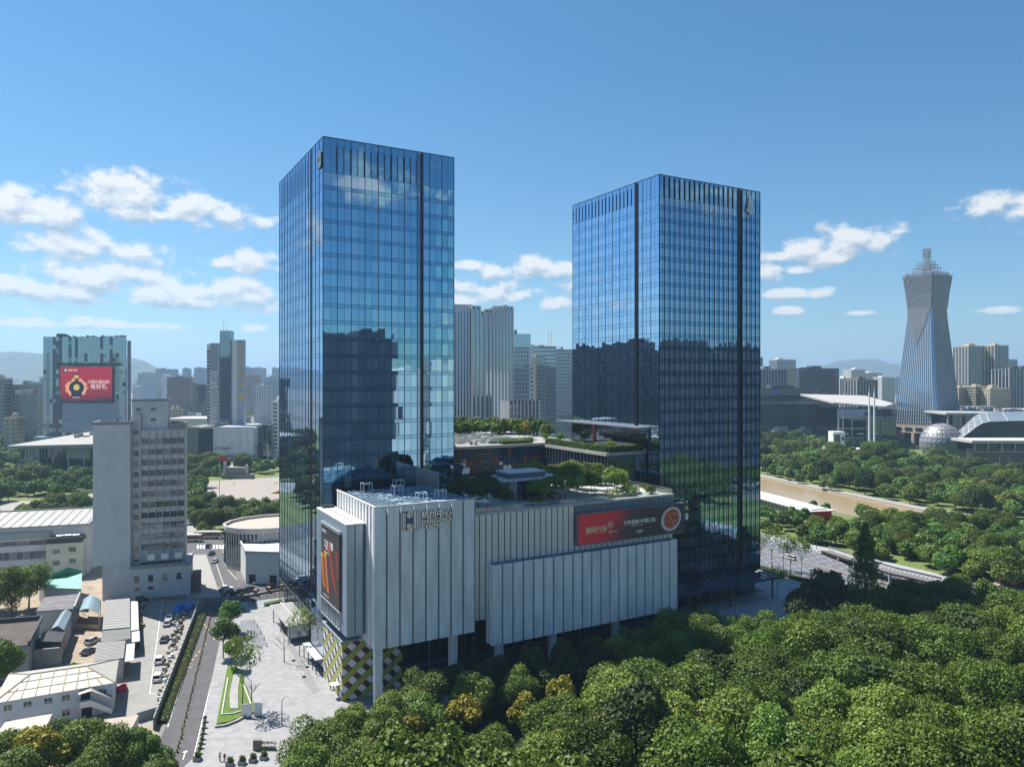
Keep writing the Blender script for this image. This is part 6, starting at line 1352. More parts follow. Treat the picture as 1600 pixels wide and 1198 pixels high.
SCB.part('roof_plant', mb, dark_m, stuff=True)
mb = MB(); mb.box(xa(69, Y) - 6, xa(196, Y) + 4, Y - 6, Y + 44, 0, 22); SCB.part('base', mb, wallm['blue'])
SD = Thing('advertising_screen', 'huge red screen with dark round bottle and white characters', 'billboard', xa(96.5, Y), Y - 1.5, zy(629, Y))
mb = MB(); mb.box(xa(95.5, Y), xa(177.5, Y), Y - 1.6, Y - .35, zy(629.8, Y), zy(572.5, Y)); SD.part('housing', mb, dark_m)
sm = bpy.data.materials.new('screen_red'); sm.use_nodes = True
def _s():
    nt = sm.node_tree; P = nt.nodes['Principled BSDF']; L = nt.links.new; tc = nt.nodes.new('ShaderNodeTexCoord'); nz = nt.nodes.new('ShaderNodeTexNoise'); nz.inputs['Scale'].default_value = .12; nz.inputs['Detail'].default_value = 5; L(tc.outputs['Object'], nz.inputs[0])
    sp = nt.nodes.new('ShaderNodeSeparateXYZ'); L(tc.outputs['Object'], sp.inputs[0]); a = nt.nodes.new('ShaderNodeMath'); a.operation = 'MULTIPLY_ADD'; a.inputs[1].default_value = 8; L(nz.outputs[0], a.inputs[0]); L(sp.outputs[2], a.inputs[2])
    mr = nt.nodes.new('ShaderNodeMapRange'); mr.inputs[1].default_value = 4; mr.inputs[2].default_value = 34; L(a.outputs[0], mr.inputs[0]); r = nt.nodes.new('ShaderNodeValToRGB'); L(mr.outputs[0], r.inputs[0])
    e = r.color_ramp.elements; e[0].position = .05; e[0].color = (.03, .015, .035, 1); e[1].position = 1; e[1].color = (.55, .01, .035, 1); x = e.new(.2); x.color = (.30, .01, .03, 1); x = e.new(.6); x.color = (.52, .01, .03, 1)
    L(r.outputs[0], P.inputs['Base Color']); L(r.outputs[0], P.inputs['Emission Color']); P.inputs['Emission Strength'].default_value = .2; P.inputs['Roughness'].default_value = .4
_s()
mb = MB(); mb.box(xa(96.3, Y), xa(176.8, Y), Y - 1.7, Y - 1.62, zy(629, Y), zy(573.3, Y)); SD.part('display', mb, sm)
def emis(name, c, s):
    m = mat(name, c, .5); P = m.node_tree.nodes['Principled BSDF']; P.inputs['Emission Color'].default_value = (*c, 1); P.inputs['Emission Strength'].default_value = s; return m
glow = emis('bottle_glow', (.80, .28, .10), .4); bk_ = mat('bottle_dark', (.012, .014, .022), .3); gd = emis('bottle_gold', (.70, .50, .12), .3); wt = emis('screen_white', (.75, .62, .62), .3); gp2 = emis('bottle_glow_pink', (.75, .45, .40), .3)
bx0, bz0 = xa(121.5, Y), zy(605.5, Y); mb = MB(); yb = Y - 1.75
rg = random.Random(2); 
mb.add([(bx0 + (8.6 + rg.uniform(-1.2, 2.2)) * math.cos(t), yb, bz0 + (7.6 + rg.uniform(-1.0, 1.6)) * math.sin(t)) for t in (6.283 * i / 40 for i in range(40))], [tuple(range(40))], 0)
disc(mb, bx0, yb - .03, bz0, 7.4, 6.7, 1, 28, 0); disc(mb, bx0, yb - .06, bz0, 6.6, 6.0, 2, 28, 0)
mb.box(bx0 - 1.4, bx0 + 1.4, yb - .09, yb - .07, bz0 + 5, bz0 + 8.3, 2); mb.box(bx0 - 1.7, bx0 + 1.7, yb - .12, yb - .1, bz0 + 8, bz0 + 11.5, 3); mb.box(bx0 - 1.8, bx0 + 1.8, yb - .15, yb - .13, bz0 + 10.9, bz0 + 12.3, 2)
disc(mb, bx0, yb - .12, bz0 + .3, 2.7, 2.7, 3, 20, 0); mb.box(bx0 - 4.6, bx0 + 4.6, yb - .08, yb - .065, bz0 - 8.2, bz0 - 4.5, 2); mb.box(bx0 - 3.6, bx0 + 3, yb - .12, yb - .1, bz0 - 8.6, bz0 - 8.1, 4)
disc(mb, xa(104, Y), yb - .05, zy(578.5, Y), 1.9, 1.9, 2, 16, 0); disc(mb, xa(104.3, Y), yb - .08, zy(578.5, Y), 1.1, 1.1, 4, 12, 0)
SD.part('bottle_picture', mb, [glow, gp2, bk_, gd, wt])
for tx, s, px, py in (('习酒开盖扫码', 3.2, 138.5, 598.5), ('有好礼', 4.9, 143, 607), ('绿水文旅', 1.9, 108.5, 579.5)): lettering(tx, s, wt, SD, xa(px, Y), yb - .1, zy(py, Y), 0, .05)
# hall with floating roof in front of the screen building
HA = Thing('glass_hall', 'glass hall with wide pale overhanging roof before the screen building', 'building', xa(45, 552), 552, 0)
Y = 552; mb = MB(); mb.box(xa(50, Y), xa(178, Y), Y, Y + 50, 0, 21.5); HA.part('glass_body', mb, dark_glass)
mb = MB(); X0, X1 = xa(30, Y), xa(182, Y); zt_ = zy(697, Y)
mb.add([(X0, Y - 14, zt_ - .2), (X1, Y - 14, zt_ - .2), (X1, Y + 62, zt_ + 2), (X0 + 18, Y + 62, zt_ + 2), (X0, Y - 14, zt_ + 1.5), (X1, Y - 14, zt_ + 3), (X1, Y + 62, zt_ + 6.5), (X0 + 18, Y + 62, zt_ + 6.5)], [(3, 2, 1, 0), (4, 5, 6, 7), (0, 1, 5, 4), (1, 2, 6, 5), (2, 3, 7, 6), (3, 0, 4, 7)]); HA.part('roof', mb, mat('hall_roof', (.31, .30, .29), .7))
for px in (52, 57, 62, 71, 93, 117, 141):
    mb = MB(); mb.cyl((xa(px, Y), Y - 8, 0), (xa(px, Y), Y - 8, zt_), .8, .8, 8); HA.part('column', mb, conc_l)
mb = MB(); mb.box(xa(105, Y), xa(141, Y), Y - 1, Y - .05, 12.5, 19.5); HA.part('white_panel', mb, wallm['white'])
mb = MB()
for j in range(4): mb.box(xa(50, Y), xa(178, Y), Y - .3, Y - .02, 4.5 + j * 4.2, 4.8 + j * 4.2)
for i in range(16): mb.box(xa(50 + i * 8, Y), xa(50 + i * 8, Y) + .3, Y - .25, Y - .03, 0, 21)
mb.box(xa(78, Y), xa(90, Y), Y - 1, Y - .4, 7, 9, 1); HA.part('frame', mb, [conc, cr], stuff=True)
mb = MB(); rg = random.Random(8)
for i in range(26): a = rg.uniform(xa(80, Y), xa(170, Y)); b = rg.uniform(Y + 22, Y + 60); mb.box(a, a + rg.uniform(1, 6), b, b + 2, zt_ + 3, zt_ + rg.uniform(5, 8))
HA.part('roof_plant', mb, conc, stuff=True)
# far left offices
T = block('grey grid office block with white roof sign left of the screen building', 19, 58, 602, 760, 24, 'grey', 10, fh=3.4, cw=3.2, name='office_building'); mb = MB(); mb.box(3, T.w - 3, -.8, -.3, T.zt - 9, T.zt - 4.5); T.part('roof_sign', mb, white_p); lettering('中国电信集团', 2.6, cr, T, 8, -.9, T.zt - 8, 0, .05)
T = block('darker narrow grey block touching the mirrored screen building', 50, 70, 598, 790, 24, 'grey', 8, fh=3.3, cw=3.0, name='office_building')
T = block('brown grey slab cut by the left picture edge', -30, 6, 592, 740, 20, 'grey', 12, style='bands', name='office_building')
T = block('small beige building among trees at the left edge', 6, 26, 654, 640, 16, 'beige', 12)
# ---- middle distance towers between the two glass towers
for (p0, p1, yt, Y, dp, wm, an, st, fh, cw, win, lb) in (
    (700, 737, 477, 480, 20, 'white', 14, 'stripes', 4.0, 1.9, win_b, 'white finned tower just right of the taller glass tower'), (737.5, 750, 480, 482, 18, 'blue', 20, 'stripes', 4.0, 2.4, win_b, 'stepped blue shoulder of the finned tower pair'), (750, 757, 489, 486, 16, 'blue', 20, 'stripes', 4.0, 2.4, win_b, 'narrow lower step of the finned tower pair'),
    (757.5, 770, 485, 500, 18, 'blue', 14, 'stripes', 4.0, 2.6, win_b, 'left part of the second finned tower with slatted crown'), (770, 801, 480, 502, 20, 'blue', 14, 'stripes', 4.0, 2.2, win_b, 'second finned tower with tall slatted crown'),
    (801, 829, 523, 660, 24, 'blue', 16, 'grid', 3.8, 3, win_b, 'teal topped office tower left of the twin antennas'), (827, 834, 540, 664, 18, 'light', 16, 'grid', 3.8, 3, win_b, 'slim pale shoulder beside the teal topped tower'),
    (834, 869, 542, 720, 26, 'blue', 18, 'bands', 3.8, 3, win_b, 'blue office tower carrying twin white antennas'), (838, 850, 556, 700, 15, 'light', 18, 'fins', 3.8, 3, win_b, 'pale lower wing before the twin antenna tower'), (869, 897, 547, 780, 26, 'blue', 18, 'grid', 3.6, 3, win_b, 'hazy blue tower at the edge of the hotel tower'),
    (796, 842, 628, 430, 16, 'dark', 18, 'fins', 3.6, 2.2, win_d, 'low dark finned block behind the roof garden trees')):
    T = block(lb, p0, p1, yt, Y, dp, wm, an, st, fh, cw, name='distant_tower', win=win, roofbits=0 if st in ('fins', 'stripes') else 1)
    if p0 == 770:
        mb = MB()
        for k in range(6): mb.bar((-6, -1.4, T.zt - 1 - k * 2.4 - 1.5), (T.w * .7, -1.4, T.zt + 1.5 - k * 2.4), .5, .8)
        T.part('slatted_crown', mb, wallm['light'])
    if p0 == 834:
        mb = MB(); mb.bar((T.w * .72, 5, T.zt), (T.w * .72, 5, T.zt + 17), .7); mb.bar((T.w * .84, 5, T.zt), (T.w * .84, 5, T.zt + 17), .7); T.part('antenna', mb, white_p)
    if p0 == 801:
        mb = MB(); mb.box(.5, T.w - 2, .5, 18, T.zt + .002, T.zt + .9); mb.box(0, T.w, -.3, -.1, T.zt - 11, T.zt + .6); T.part('teal_crown', mb, gc[0])
# ---- right distance
for (p0, p1, yt, Y, dp, wm, an, st, fh, cw, lb) in (
    (1181, 1192, 559, 1150, 20, 'blue', 20, 'grid', 3.2, 3.4, 'narrow blue block at the edge of the hotel tower'), (1187, 1233, 577, 1050, 24, 'blue', 20, 'fins', 3.2, 5.0, 'pale finned residential slab right of the hotel tower'), (1214, 1243, 562, 1500, 24, 'light', 18, 'fins', 3.2, 4.0, 'stepped pale high rise behind the residential slabs'),
    (1249, 1311, 576, 1020, 24, 'dark', 20, 'grid', 3.2, 3.2, 'wide dark residential slab with pale end piers'), (1187, 1281, 607, 860, 30, 'dark', 10, 'bands', 3.6, 3, 'long dark office block with small blue roof sign'),
    (1312, 1332, 592, 1100, 20, 'light', 20, 'grid', 3.2, 4, 'pale banded block right of the dark slab'), (1339, 1371, 594, 980, 20, 'brown', 20, 'fins', 4, 5, 'brown framed office block behind the white roofed museum'), (1330, 1352, 578, 1350, 20, 'light', 20, 'grid', 3.2, 4, 'pale stepped apartment block behind the framed office'),
    (1352, 1378, 583, 1450, 20, 'light', 18, 'grid', 3.2, 4, 'pale grey apartment block left of the flared tower'), (1378, 1398, 590, 1250, 20, 'light', 18, 'grid', 3.2, 4, 'cream apartment block touching the flared tower'),
    (1495, 1516, 549, 1020, 22, 'beige', 16, 'grid', 3.1, 3.4, 'left wing of the beige apartment tower'), (1513, 1538, 541, 1000, 24, 'beige', 16, 'fins', 3.1, 5, 'middle of the beige apartment tower'), (1537, 1555, 546, 1010, 22, 'beige', 16, 'grid', 3.1, 3.4, 'recessed bay of the beige apartment tower'), (1554, 1575, 540, 1000, 24, 'beige', 16, 'fins', 3.1, 5, 'right wing of the beige apartment tower'),
    (1498, 1522, 606, 880, 16, 'beige', 16, 'grid', 3.1, 3.2, 'lower beige block before the apartment tower'), (1524, 1545, 604, 870, 16, 'beige', 16, 'bands', 3.1, 3.2, 'balconied beige block before the apartment tower'), (1547, 1580, 608, 860, 16, 'beige', 16, 'grid', 3.1, 3.2, 'right lower beige block before the apartment tower'),
    (1577, 1640, 577, 900, 24, 'dark', 14, 'fins', 3.4, 5, 'dark block with white fins at the right edge'), (1574, 1590, 562, 1600, 20, 'blue', 14, 'grid', 3.4, 4, 'far hazy block behind the right edge building')):
    T = block(lb, p0, p1, yt, Y, dp, wm, an, st, fh, cw)
    if p0 == 1187 and Y == 860: mb = MB(); mb.box(16, 22, -.6, -.2, T.zt - 5, T.zt - 1.2); T.part('roof_sign', mb, mat('sign_blue', (.02, .15, .6), .4))
# left distance
for (p0, p1, yt, Y, dp, wm, st, lb) in (
    (261, 296, 590, 1150, 26, 'brown', 'grid', 'brown gridded slab left of the gold lettered tower'), (296, 312, 600, 1250, 18, 'brown', 'bands', 'brown tower beside the gold lettered tower'), (308, 322, 603, 1000, 18, 'dark', 'bands', 'teal banded block against the gold lettered tower'),
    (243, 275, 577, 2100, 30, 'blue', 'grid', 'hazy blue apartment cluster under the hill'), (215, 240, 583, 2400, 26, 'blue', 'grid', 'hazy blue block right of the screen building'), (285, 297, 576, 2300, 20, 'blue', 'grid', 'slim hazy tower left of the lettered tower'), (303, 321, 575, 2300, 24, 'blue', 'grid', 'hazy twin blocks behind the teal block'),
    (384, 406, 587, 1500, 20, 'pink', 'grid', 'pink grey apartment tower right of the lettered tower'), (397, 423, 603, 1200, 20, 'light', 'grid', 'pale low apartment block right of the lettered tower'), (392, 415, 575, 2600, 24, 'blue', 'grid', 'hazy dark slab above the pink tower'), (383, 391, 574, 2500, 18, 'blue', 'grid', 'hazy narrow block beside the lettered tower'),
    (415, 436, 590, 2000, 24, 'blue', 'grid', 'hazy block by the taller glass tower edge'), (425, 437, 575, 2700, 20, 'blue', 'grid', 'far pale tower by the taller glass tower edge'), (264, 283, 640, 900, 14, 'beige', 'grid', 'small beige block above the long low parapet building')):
    block(lb, p0, p1, yt, Y, dp, wm, 12, st, 3.3, 3.6)
random.seed(77); nrand = 0
for (x0, x1, cnt, g) in ((205, 440, 70, 'left'), (-40, 70, 22, 'left'), (1185, 1410, 74, 'right'), (1500, 1640, 22, 'right')):
    for i in range(cnt):
        far = random.random() < .6; Y = random.uniform(1700, 4800) if far else random.uniform(840, 1500); px = random.uniform(x0, x1)
        h = random.choice((12, 15, 18, 20, 24)) if not far else random.choice((24, 36, 48, 56, 66, 80)); w = random.uniform(10, 26) if not far else random.uniform(16, 44)
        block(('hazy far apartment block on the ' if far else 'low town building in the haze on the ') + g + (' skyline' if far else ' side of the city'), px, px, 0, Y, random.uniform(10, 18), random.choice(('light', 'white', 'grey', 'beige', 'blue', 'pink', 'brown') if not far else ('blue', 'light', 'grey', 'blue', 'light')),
              random.choice((8, 15, 22, -10)), random.choice(('grid', 'bands')) , 3.2 if not far else 4.5, 4 if not far else 6, group=('far apartment blocks on the ' if far else 'low town buildings on the ') + g, width=w, ztop=h, roofbits=1); nrand += 1
# ---- flared tower on the right
FT = Thing('flared_tower', 'waisted blue tower with lattice crown and spire on the right', 'tower', 791.5, 476.5, 0, PF)
ks = [(0, 1.0), (23, .955), (60, .84), (100, .70), (135, .575), (148, .545), (165, .60), (184.5, .69)]
def kk(z):
    for (z0, k0), (z1, k1) in zip(ks, ks[1:]):
        if z <= z1: return k0 + (k1 - k0) * (z - z0) / (z1 - z0)
    return ks[-1][1]
def ring(z, o=0.0, ch=.10):
    h = 25.5 * kk(z) + o; c = h * ch; return [(791.5 + x, 476.5 + y, z) for x, y in ((-h + c, -h), (h - c, -h), (h, -h + c), (h, h - c), (h - c, h), (-h + c, h), (-h, h - c), (-h, -h + c))]
mb = MB(); rs = [ring(z) for z, _ in ks[1:]]
for a, b in zip(rs, rs[1:]): mb.add(a + b, [(i, (i + 1) % 8, 8 + (i + 1) % 8, 8 + i) for i in range(8)])
mb.add(rs[-1], [tuple(range(8))]); FT.part('glass_body', mb, glassmat('flared_glass', (.46, .58, .68), (.10, .15, .20), .6, .12))
mb = MB(); mb.add(ring(14) + rs[0], [(i, (i + 1) % 8, 8 + (i + 1) % 8, 8 + i) for i in range(8)] + [tuple(range(7, -1, -1))]); 
for x in (-1, -.5, 0, .5, 1):
    for (fx_, fy_) in ((x, -1), (-1, x), (1, x)):
        h = 25.5 * .99; mb.add([(791.5 + fx_ * h + dx, 476.5 + fy_ * h + dy, 0) for dx, dy in ((-1.6, -1.6), (1.6, -1.6), (1.6, 1.6), (-1.6, 1.6))] + [(791.5 + fx_ * h * .975 + dx, 476.5 + fy_ * h * .975 + dy, 14.1) for dx, dy in ((-1.4, -1.4), (1.4, -1.4), (1.4, 1.4), (-1.4, 1.4))], [(0, 1, 5, 4), (1, 2, 6, 5), (2, 3, 7, 6), (3, 0, 4, 7)])
FT.part('stone_base', mb, mat('stone_warm', (.42, .35, .28), .8)); mb = MB(); mb.box(773, 810, 458, 495, 0, 14); FT.part('dark_lobby', mb, dark_m)
mb = MB()
for i in range(4):
    a = 769.5 + i * 12; mb.box(a, a + 8, 451.3, 451.5, 16.5, 19.8); mb.box(766.3, 766.5, 454 + i * 12, 462 + i * 12, 16.5, 19.8)
FT.part('base_window', mb, win_d)
def fpt(face, t, z, o):
    h = 25.5 * kk(z) + o; s_ = (25.5 * kk(z)) * t
    return (791.5 + s_, 476.5 - h, z) if face == 0 else (791.5 - h, 476.5 + s_, z)
mb = MB(); zs_ = [23, 60, 100, 135, 148, 165, 184]
for face in (0, 1):
    for i in range(17):
        t = -.88 + i * .11
        for z0, z1 in zip(zs_, zs_[1:]): mb.bar(fpt(face, t, z0, .35), fpt(face, t, z1, .35), .42, .5)
    for j in range(40): z = 26 + j * 4; mb.bar(fpt(face, -.9, z, .1), fpt(face, .9, z, .1), .22, .2)
FT.part('mullion', mb, mat('pearl_grey', (.40, .45, .50), .6), stuff=True)
mb = MB(); rg = random.Random(6)
for face in (0, 1):
    tc_ = -.1 if face == 0 else .12
    for k in range(43):          # close vertical bars that start at the edge of the pointed screen
        t = -.93 + k * .0443
        z0 = 108 + 40 * min(1, abs(t - tc_ * .6) / .92) + rg.uniform(-1.5, 1.5); zz_ = [z0] + [z for z in (135, 148, 165) if z > z0 + 2] + [184.4]
        for p_, q_ in zip(zz_, zz_[1:]): mb.bar(fpt(face, t, p_, .9), fpt(face, t, q_, .9), .26, .3)
    for k in range(52):
        z = 110 + k * 1.45; wdt = min(.93, .93 * (z - 106) / 40); lo, hi = max(-.93, tc_ * (1 - wdt) - wdt), min(.93, tc_ * (1 - wdt) + wdt); segs = 9
        for s_ in range(segs):
            if rg.random() < .72: mb.bar(fpt(face, lo + (hi - lo) * s_ / segs, z, .9), fpt(face, lo + (hi - lo) * (s_ + 1) / segs, z, .9), .26, .3)
FT.part('lattice_screen', mb, mat('bronze_lattice', (.31, .33, .36), .6), stuff=True)
mb = MB(); c0, c1 = 791.5, 476.5
def frame_ring(h, z0, z1, w=.7, n=3):
    for sx in (-1, 1):
        for k in range(-n, n + 1): mb.bar((c0 + sx * h, c1 + k * h / n, z0), (c0 + sx * h, c1 + k * h / n, z1), w); mb.bar((c0 + k * h / n, c1 + sx * h, z0), (c0 + k * h / n, c1 + sx * h, z1), w)
    for zz in (z1, z0 + (z1 - z0) * .5): mb.bar((c0 - h, c1 - h, zz), (c0 + h, c1 - h, zz), w); mb.bar((c0 - h, c1 - h, zz), (c0 - h, c1 + h, zz), w); mb.bar((c0 + h, c1 - h, zz), (c0 + h, c1 + h, zz), w); mb.bar((c0 - h, c1 + h, zz), (c0 + h, c1 + h, zz), w)
frame_ring(15, 184.5, 187.5, .4, 6); frame_ring(9.5, 184.5, 193, .45, 1); frame_ring(7.6, 188, 196.5, .45, 1); frame_ring(5.6, 192, 200, .45, 1); frame_ring(2.2, 184.5, 213, .35, 1); frame_ring(2.8, 204, 214, .3, 1)
FT.part('crown_frame', mb, mat('crown_steel', (.33, .34, .35), .5, .4), stuff=True); mb = MB(); mb.cyl((c0, c1, 186), (c0, c1, 224), .7, .15, 6); FT.part('spire', mb, steel)
# ---- museum with slanted white roof and the two masts
Y = 780; MU = Thing('museum', 'dark framed museum with slanting pale roof beside the flared tower', 'building', xa(1305, Y), Y, 0)
mb = MB(); mb.box(xa(1308, Y), xa(1400, Y), Y, Y + 60, 0, 40); MU.part('glass_body', mb, dark_glass)
mb = MB(); zt_ = 43
pts = [(xa(1297, Y), Y - 8), (xa(1372, Y), Y - 14), (xa(1398, Y), Y + 2), (xa(1398, Y), Y + 66), (xa(1284, Y), Y + 58)]; mb.add([(p[0], p[1], z) for p, z in zip(pts, (46, 42, 44, 51, 53))] + [(p[0], p[1], z) for p, z in zip(pts, (47.5, 43.5, 46, 53, 55))], [(4, 3, 2, 1, 0), (5, 6, 7, 8, 9)] + [(i, (i + 1) % 5, 5 + (i + 1) % 5, 5 + i) for i in range(5)]); MU.part('roof', mb, mat('museum_roof', (.42, .40, .38), .6))
mb = MB()
for px in (1309, 1330, 1353, 1376): mb.box(xa(px, Y), xa(px + 1.6, Y), Y - 1.2, Y - .1, 0, 32)
for z in (31, 19, 9.5): mb.box(xa(1308, Y), xa(1378, Y), Y - 1.1, Y - .12, z, z + 1.4)
MU.part('frame', mb, conc, stuff=True); mb = MB(); mb.box(xa(1294, Y), xa(1312, Y), Y - 12, Y - .1, 3, 17); MU.part('white_annex', mb, wallm['white']); mb = MB(); mb.box(xa(1296, Y), xa(1305, Y), Y - 12.3, Y - 12.05, 4, 14); mb.box(xa(1307, Y), xa(1311, Y), Y - 12.3, Y - 12.05, 8, 12); MU.part('annex_window', mb, dark_m)
mb = MB(); 
for px in (1316, 1339, 1362):
    mb.box(xa(px, Y), xa(px + 10, Y), Y - .6, Y - .15, 13.5, 14.6)
MU.part('banner_text', mb, white_p, stuff=True)
for px, w in ((1358, 'left'), (1366, 'right')):
    T = Thing('white_mast', w + ' of two tall white masts before the museum', 'mast', xa(px, 745), 745, 0); T.off = (0, 0, 0)
    mb = MB(); mb.cyl((0, 0, 0), (0, 0, 58), .95, .75, 8); mb.cyl((0, 0, 58), (0, 0, 66), .3, .05, 6); T.part('pole', mb, white_p); mb = MB()
    for k in range(18): mb.box(.6, 2.1, -.1, .1, 5 + k * 2.1, 5.35 + k * 2.1)
    T.part('rung', mb, white_p, stuff=True)
# ---- domed theatre
Y = 640; cx0 = xa(1471, Y); DM = Thing('ribbed_dome', 'silver ball shaped dome gridded by dark ribs among the trees', 'dome', cx0, Y, 0); DM.off = (cx0, Y, 0)
r_ = 17; zc_ = 16.5; mb = MB(); NU, NV = 26, 12
dome_m = mat('dome_metal', (.30, .30, .31), .5, .5, var=.1, scale=.1)
mb.ball((cx0, Y, zc_), (r_ - .25, r_ - .25, r_ - .25), 26, 14); DM.part('inner_shell', mb, dark_m)
cache = {}
for j in range(1, NV):
    for i in range(NU):
        th0, th1 = -math.pi / 2 + math.pi * (j + .06) / NV, -math.pi / 2 + math.pi * (j + .94) / NV; dphi = 2 * math.pi / NU * .46
        if j not in cache:
            b = MB(); g = []
            for (t, p) in ((th0, -dphi), (th0, dphi), (th1, dphi), (th1, -dphi)): g.append((r_ * math.cos(t) * math.cos(p), r_ * math.cos(t) * math.sin(p), r_ * math.sin(t)))
            m0 = [(th0 + th1) / 2]; g2 = [(r_ * 1.004 * math.cos(m0[0]), 0, r_ * 1.004 * math.sin(m0[0]))]
            b.add(g + g2, [(0, 1, 4), (1, 2, 4), (2, 3, 4), (3, 0, 4)]); cache[j] = b.mesh('dome_panel', dome_m)
        link('dome_panel', cache[j], DM.root, (0, 0, zc_), (0, 0, 2 * math.pi * i / NU))
mb = MB(); mb.cyl((cx0 + 5, Y - 4, 0), (cx0 + 5, Y - 4, 3.2), 19, 19, 28); DM.part('plinth', mb, conc_l)
# ---- science centre with curved glass roof
SCC = Thing('curved_roof_centre', 'dark green glass exhibition centre with sweeping blue glass roof', 'building', xa(1500, 600), 600, 0)
prof = [(1499, 687), (1506, 682), (1514, 676), (1524, 668), (1534, 662), (1546, 659), (1575, 658), (1640, 657)]; Y = 600
P3 = [Vector((xa(px, Y), Y, zy(py, Y))) for px, py in prof]; ex = Vector((.52, .855, 0)) * 95; exz = [Vector((0, 0, 1.5 + 2.5 * min(1, i / 3))) for i in range(8)]
mb = MB()
for i in range(7): a, b = P3[i], P3[i + 1]; mb.quad(a, b, b + ex + exz[i + 1], a + ex + exz[i]); 
SCC.part('glass_roof', mb, mat('roof_glass_blue', (.42, .50, .58), .2, .5))
mb = MB()
for i in range(8): mb.bar(P3[i] + Vector((0, 0, .3)), P3[i] + ex + exz[i] + Vector((0, 0, .3)), .5, .3)
for k in range(7): 
    for i in range(7): mb.bar(P3[i] + (ex + exz[i]) * (k / 6) + Vector((0, 0, .3)), P3[i + 1] + (ex + exz[i + 1]) * (k / 6) + Vector((0, 0, .3)), .8 if k == 0 else .3, .5 if k == 0 else .3)
SCC.part('roof_rib', mb, conc_l, stuff=True)
mb = MB(); n = len(P3); mb.add([tuple(p - Vector((0, -.5, .3))) for p in P3] + [(P3[-1].x, Y + .5, 0), (P3[0].x - 2, Y + .5, 0)], [tuple(range(n + 2))[::-1]]); mb.box(P3[0].x + 8, P3[-1].x, Y + 1, Y + 60, 0, 20); SCC.part('front_glass', mb, mat('green_glass', (.035, .055, .05), .15, .4, spec=.8))
Y = 545; mb = MB(); mb.box(xa(1511, Y), xa(1660, Y), Y - 6, Y + 20, zy(691, Y), zy(687, Y)); SCC.part('canopy', mb, conc_l); mb = MB(); mb.box(xa(1519, Y), xa(1660, Y), Y, Y + 30, 0, zy(692, Y)); SCC.part('lower_block', mb, MATS['green_glass'])
mb = MB()
for j in range(15): mb.box(xa(1510, Y), xa(1660, Y), Y - .9, Y - .4, 1 + j * 1.35, 1.35 + j * 1.35)
for i in range(8): mb.box(xa(1520 + i * 21, Y), xa(1523 + i * 21, Y), Y - 1.4, Y - .3, zy(705, Y), zy(693, Y))
mb.box(xa(1520, Y), xa(1660, Y), Y - 1.3, Y - .3, zy(706, Y), zy(704, Y)); SCC.part('louvre', mb, conc, stuff=True)
Y = 730; BR = Thing('flat_roofed_hall', 'wide hall with thin pale flat roof right of the flared tower', 'building', xa(1490, Y), Y, 0)
mb = MB(); mb.prism([(xa(1478, Y), Y), (xa(1660, Y), Y - 10), (xa(1660, Y) + 60, Y + 110), (xa(1506, Y), Y + 110)], 36.5, 38.6); BR.part('roof', mb, mat('pale_roof', (.42, .41, .39), .6)); mb = MB(); mb.box(xa(1497, Y), xa(1660, Y), Y + 12, Y + 80, 0, 36.4); BR.part('body', mb, dark_glass); mb = MB()
for px in (1485, 1505, 1525): mb.cyl((xa(px, Y), Y + 4, 0), (xa(px, Y), Y + 4, 36.4), 1.2, 1.2, 8)
BR.part('column', mb, conc); mb = MB(); rg = random.Random(3)
for i in range(24): a = rg.uniform(xa(1550, Y), xa(1640, Y)); b = rg.uniform(Y + 15, Y + 90); mb.box(a, a + rg.uniform(2, 8), b, b + 3, 38.6, 38.6 + rg.uniform(1, 3.5))
mb.box(xa(1505, Y), xa(1650, Y), Y + 92, Y + 96, 38.6, 42); BR.part('roof_plant', mb, [conc], stuff=True)
for i, px in enumerate((1532, 1547, 1562, 1577)):
    T = Thing('flag_pole', ('first', 'second', 'third', 'fourth')[i] + ' flagpole from the left before the louvred centre', 'flagpole', xa(px, 520), 520, 0); T.off = (0, 0, 0); mb = MB(); mb.cyl((0, 0, 0), (0, 0, 17), .2, .12, 6); T.part('pole', mb, steel); mb = MB(); mb.cyl((0, 0, 0), (0, 0, .6), .7, .7, 8); T.part('base', mb, conc)
mb = MB(); mb.box(xa(1568, 505), xa(1640, 505), 505, 530, 0, 8); single('stone_ramp', mb, wallm['light'], 'pale stone ramp block at the right edge below the flagpoles', 'ramp', xa(1568, 505), 505)
mb = MB(); Y = 690
T = Thing('park_pavilion', 'low flat white park building with dark windows among the trees', 'building', xa(1275, Y), Y, 0)
mb.box(xa(1275, Y), xa(1368, Y), Y, Y + 30, 3.6, 5.0); T.part('roof', mb, wallm['light']); mb = MB(); mb.box(xa(1280, Y), xa(1364, Y), Y + 2, Y + 26, 0, 3.55); T.part('wall', mb, win_d)
T = Thing('park_terrace', 'round pale park terrace beyond the low white building', 'terrace', xa(1330, 720), 720, 0); mb = MB(); mb.cyl((xa(1325, 735), 735, 0), (xa(1325, 735), 735, 1.2), 24, 24, 24); T.part('slab', mb, conc_l)
for px, py in ((1225, 682), (1210, 693), (1240, 700)):
    x, y = gp(px, py); T = Thing('park_kiosk', 'small white kiosk %s in the far park' % {1225: 'behind the first trees', 1210: 'nearest the hotel tower', 1240: 'above the quay path'}[px], 'kiosk', x, y, 0); T.off = (0, 0, 0); mb = MB(); mb.box(-5, 5, -3, 3, 0, 3); T.part('wall', mb, conc_l); mb = MB(); mb.box(-6, 6, -4, 4, 3, 3.4); T.part('roof', mb, white_p)
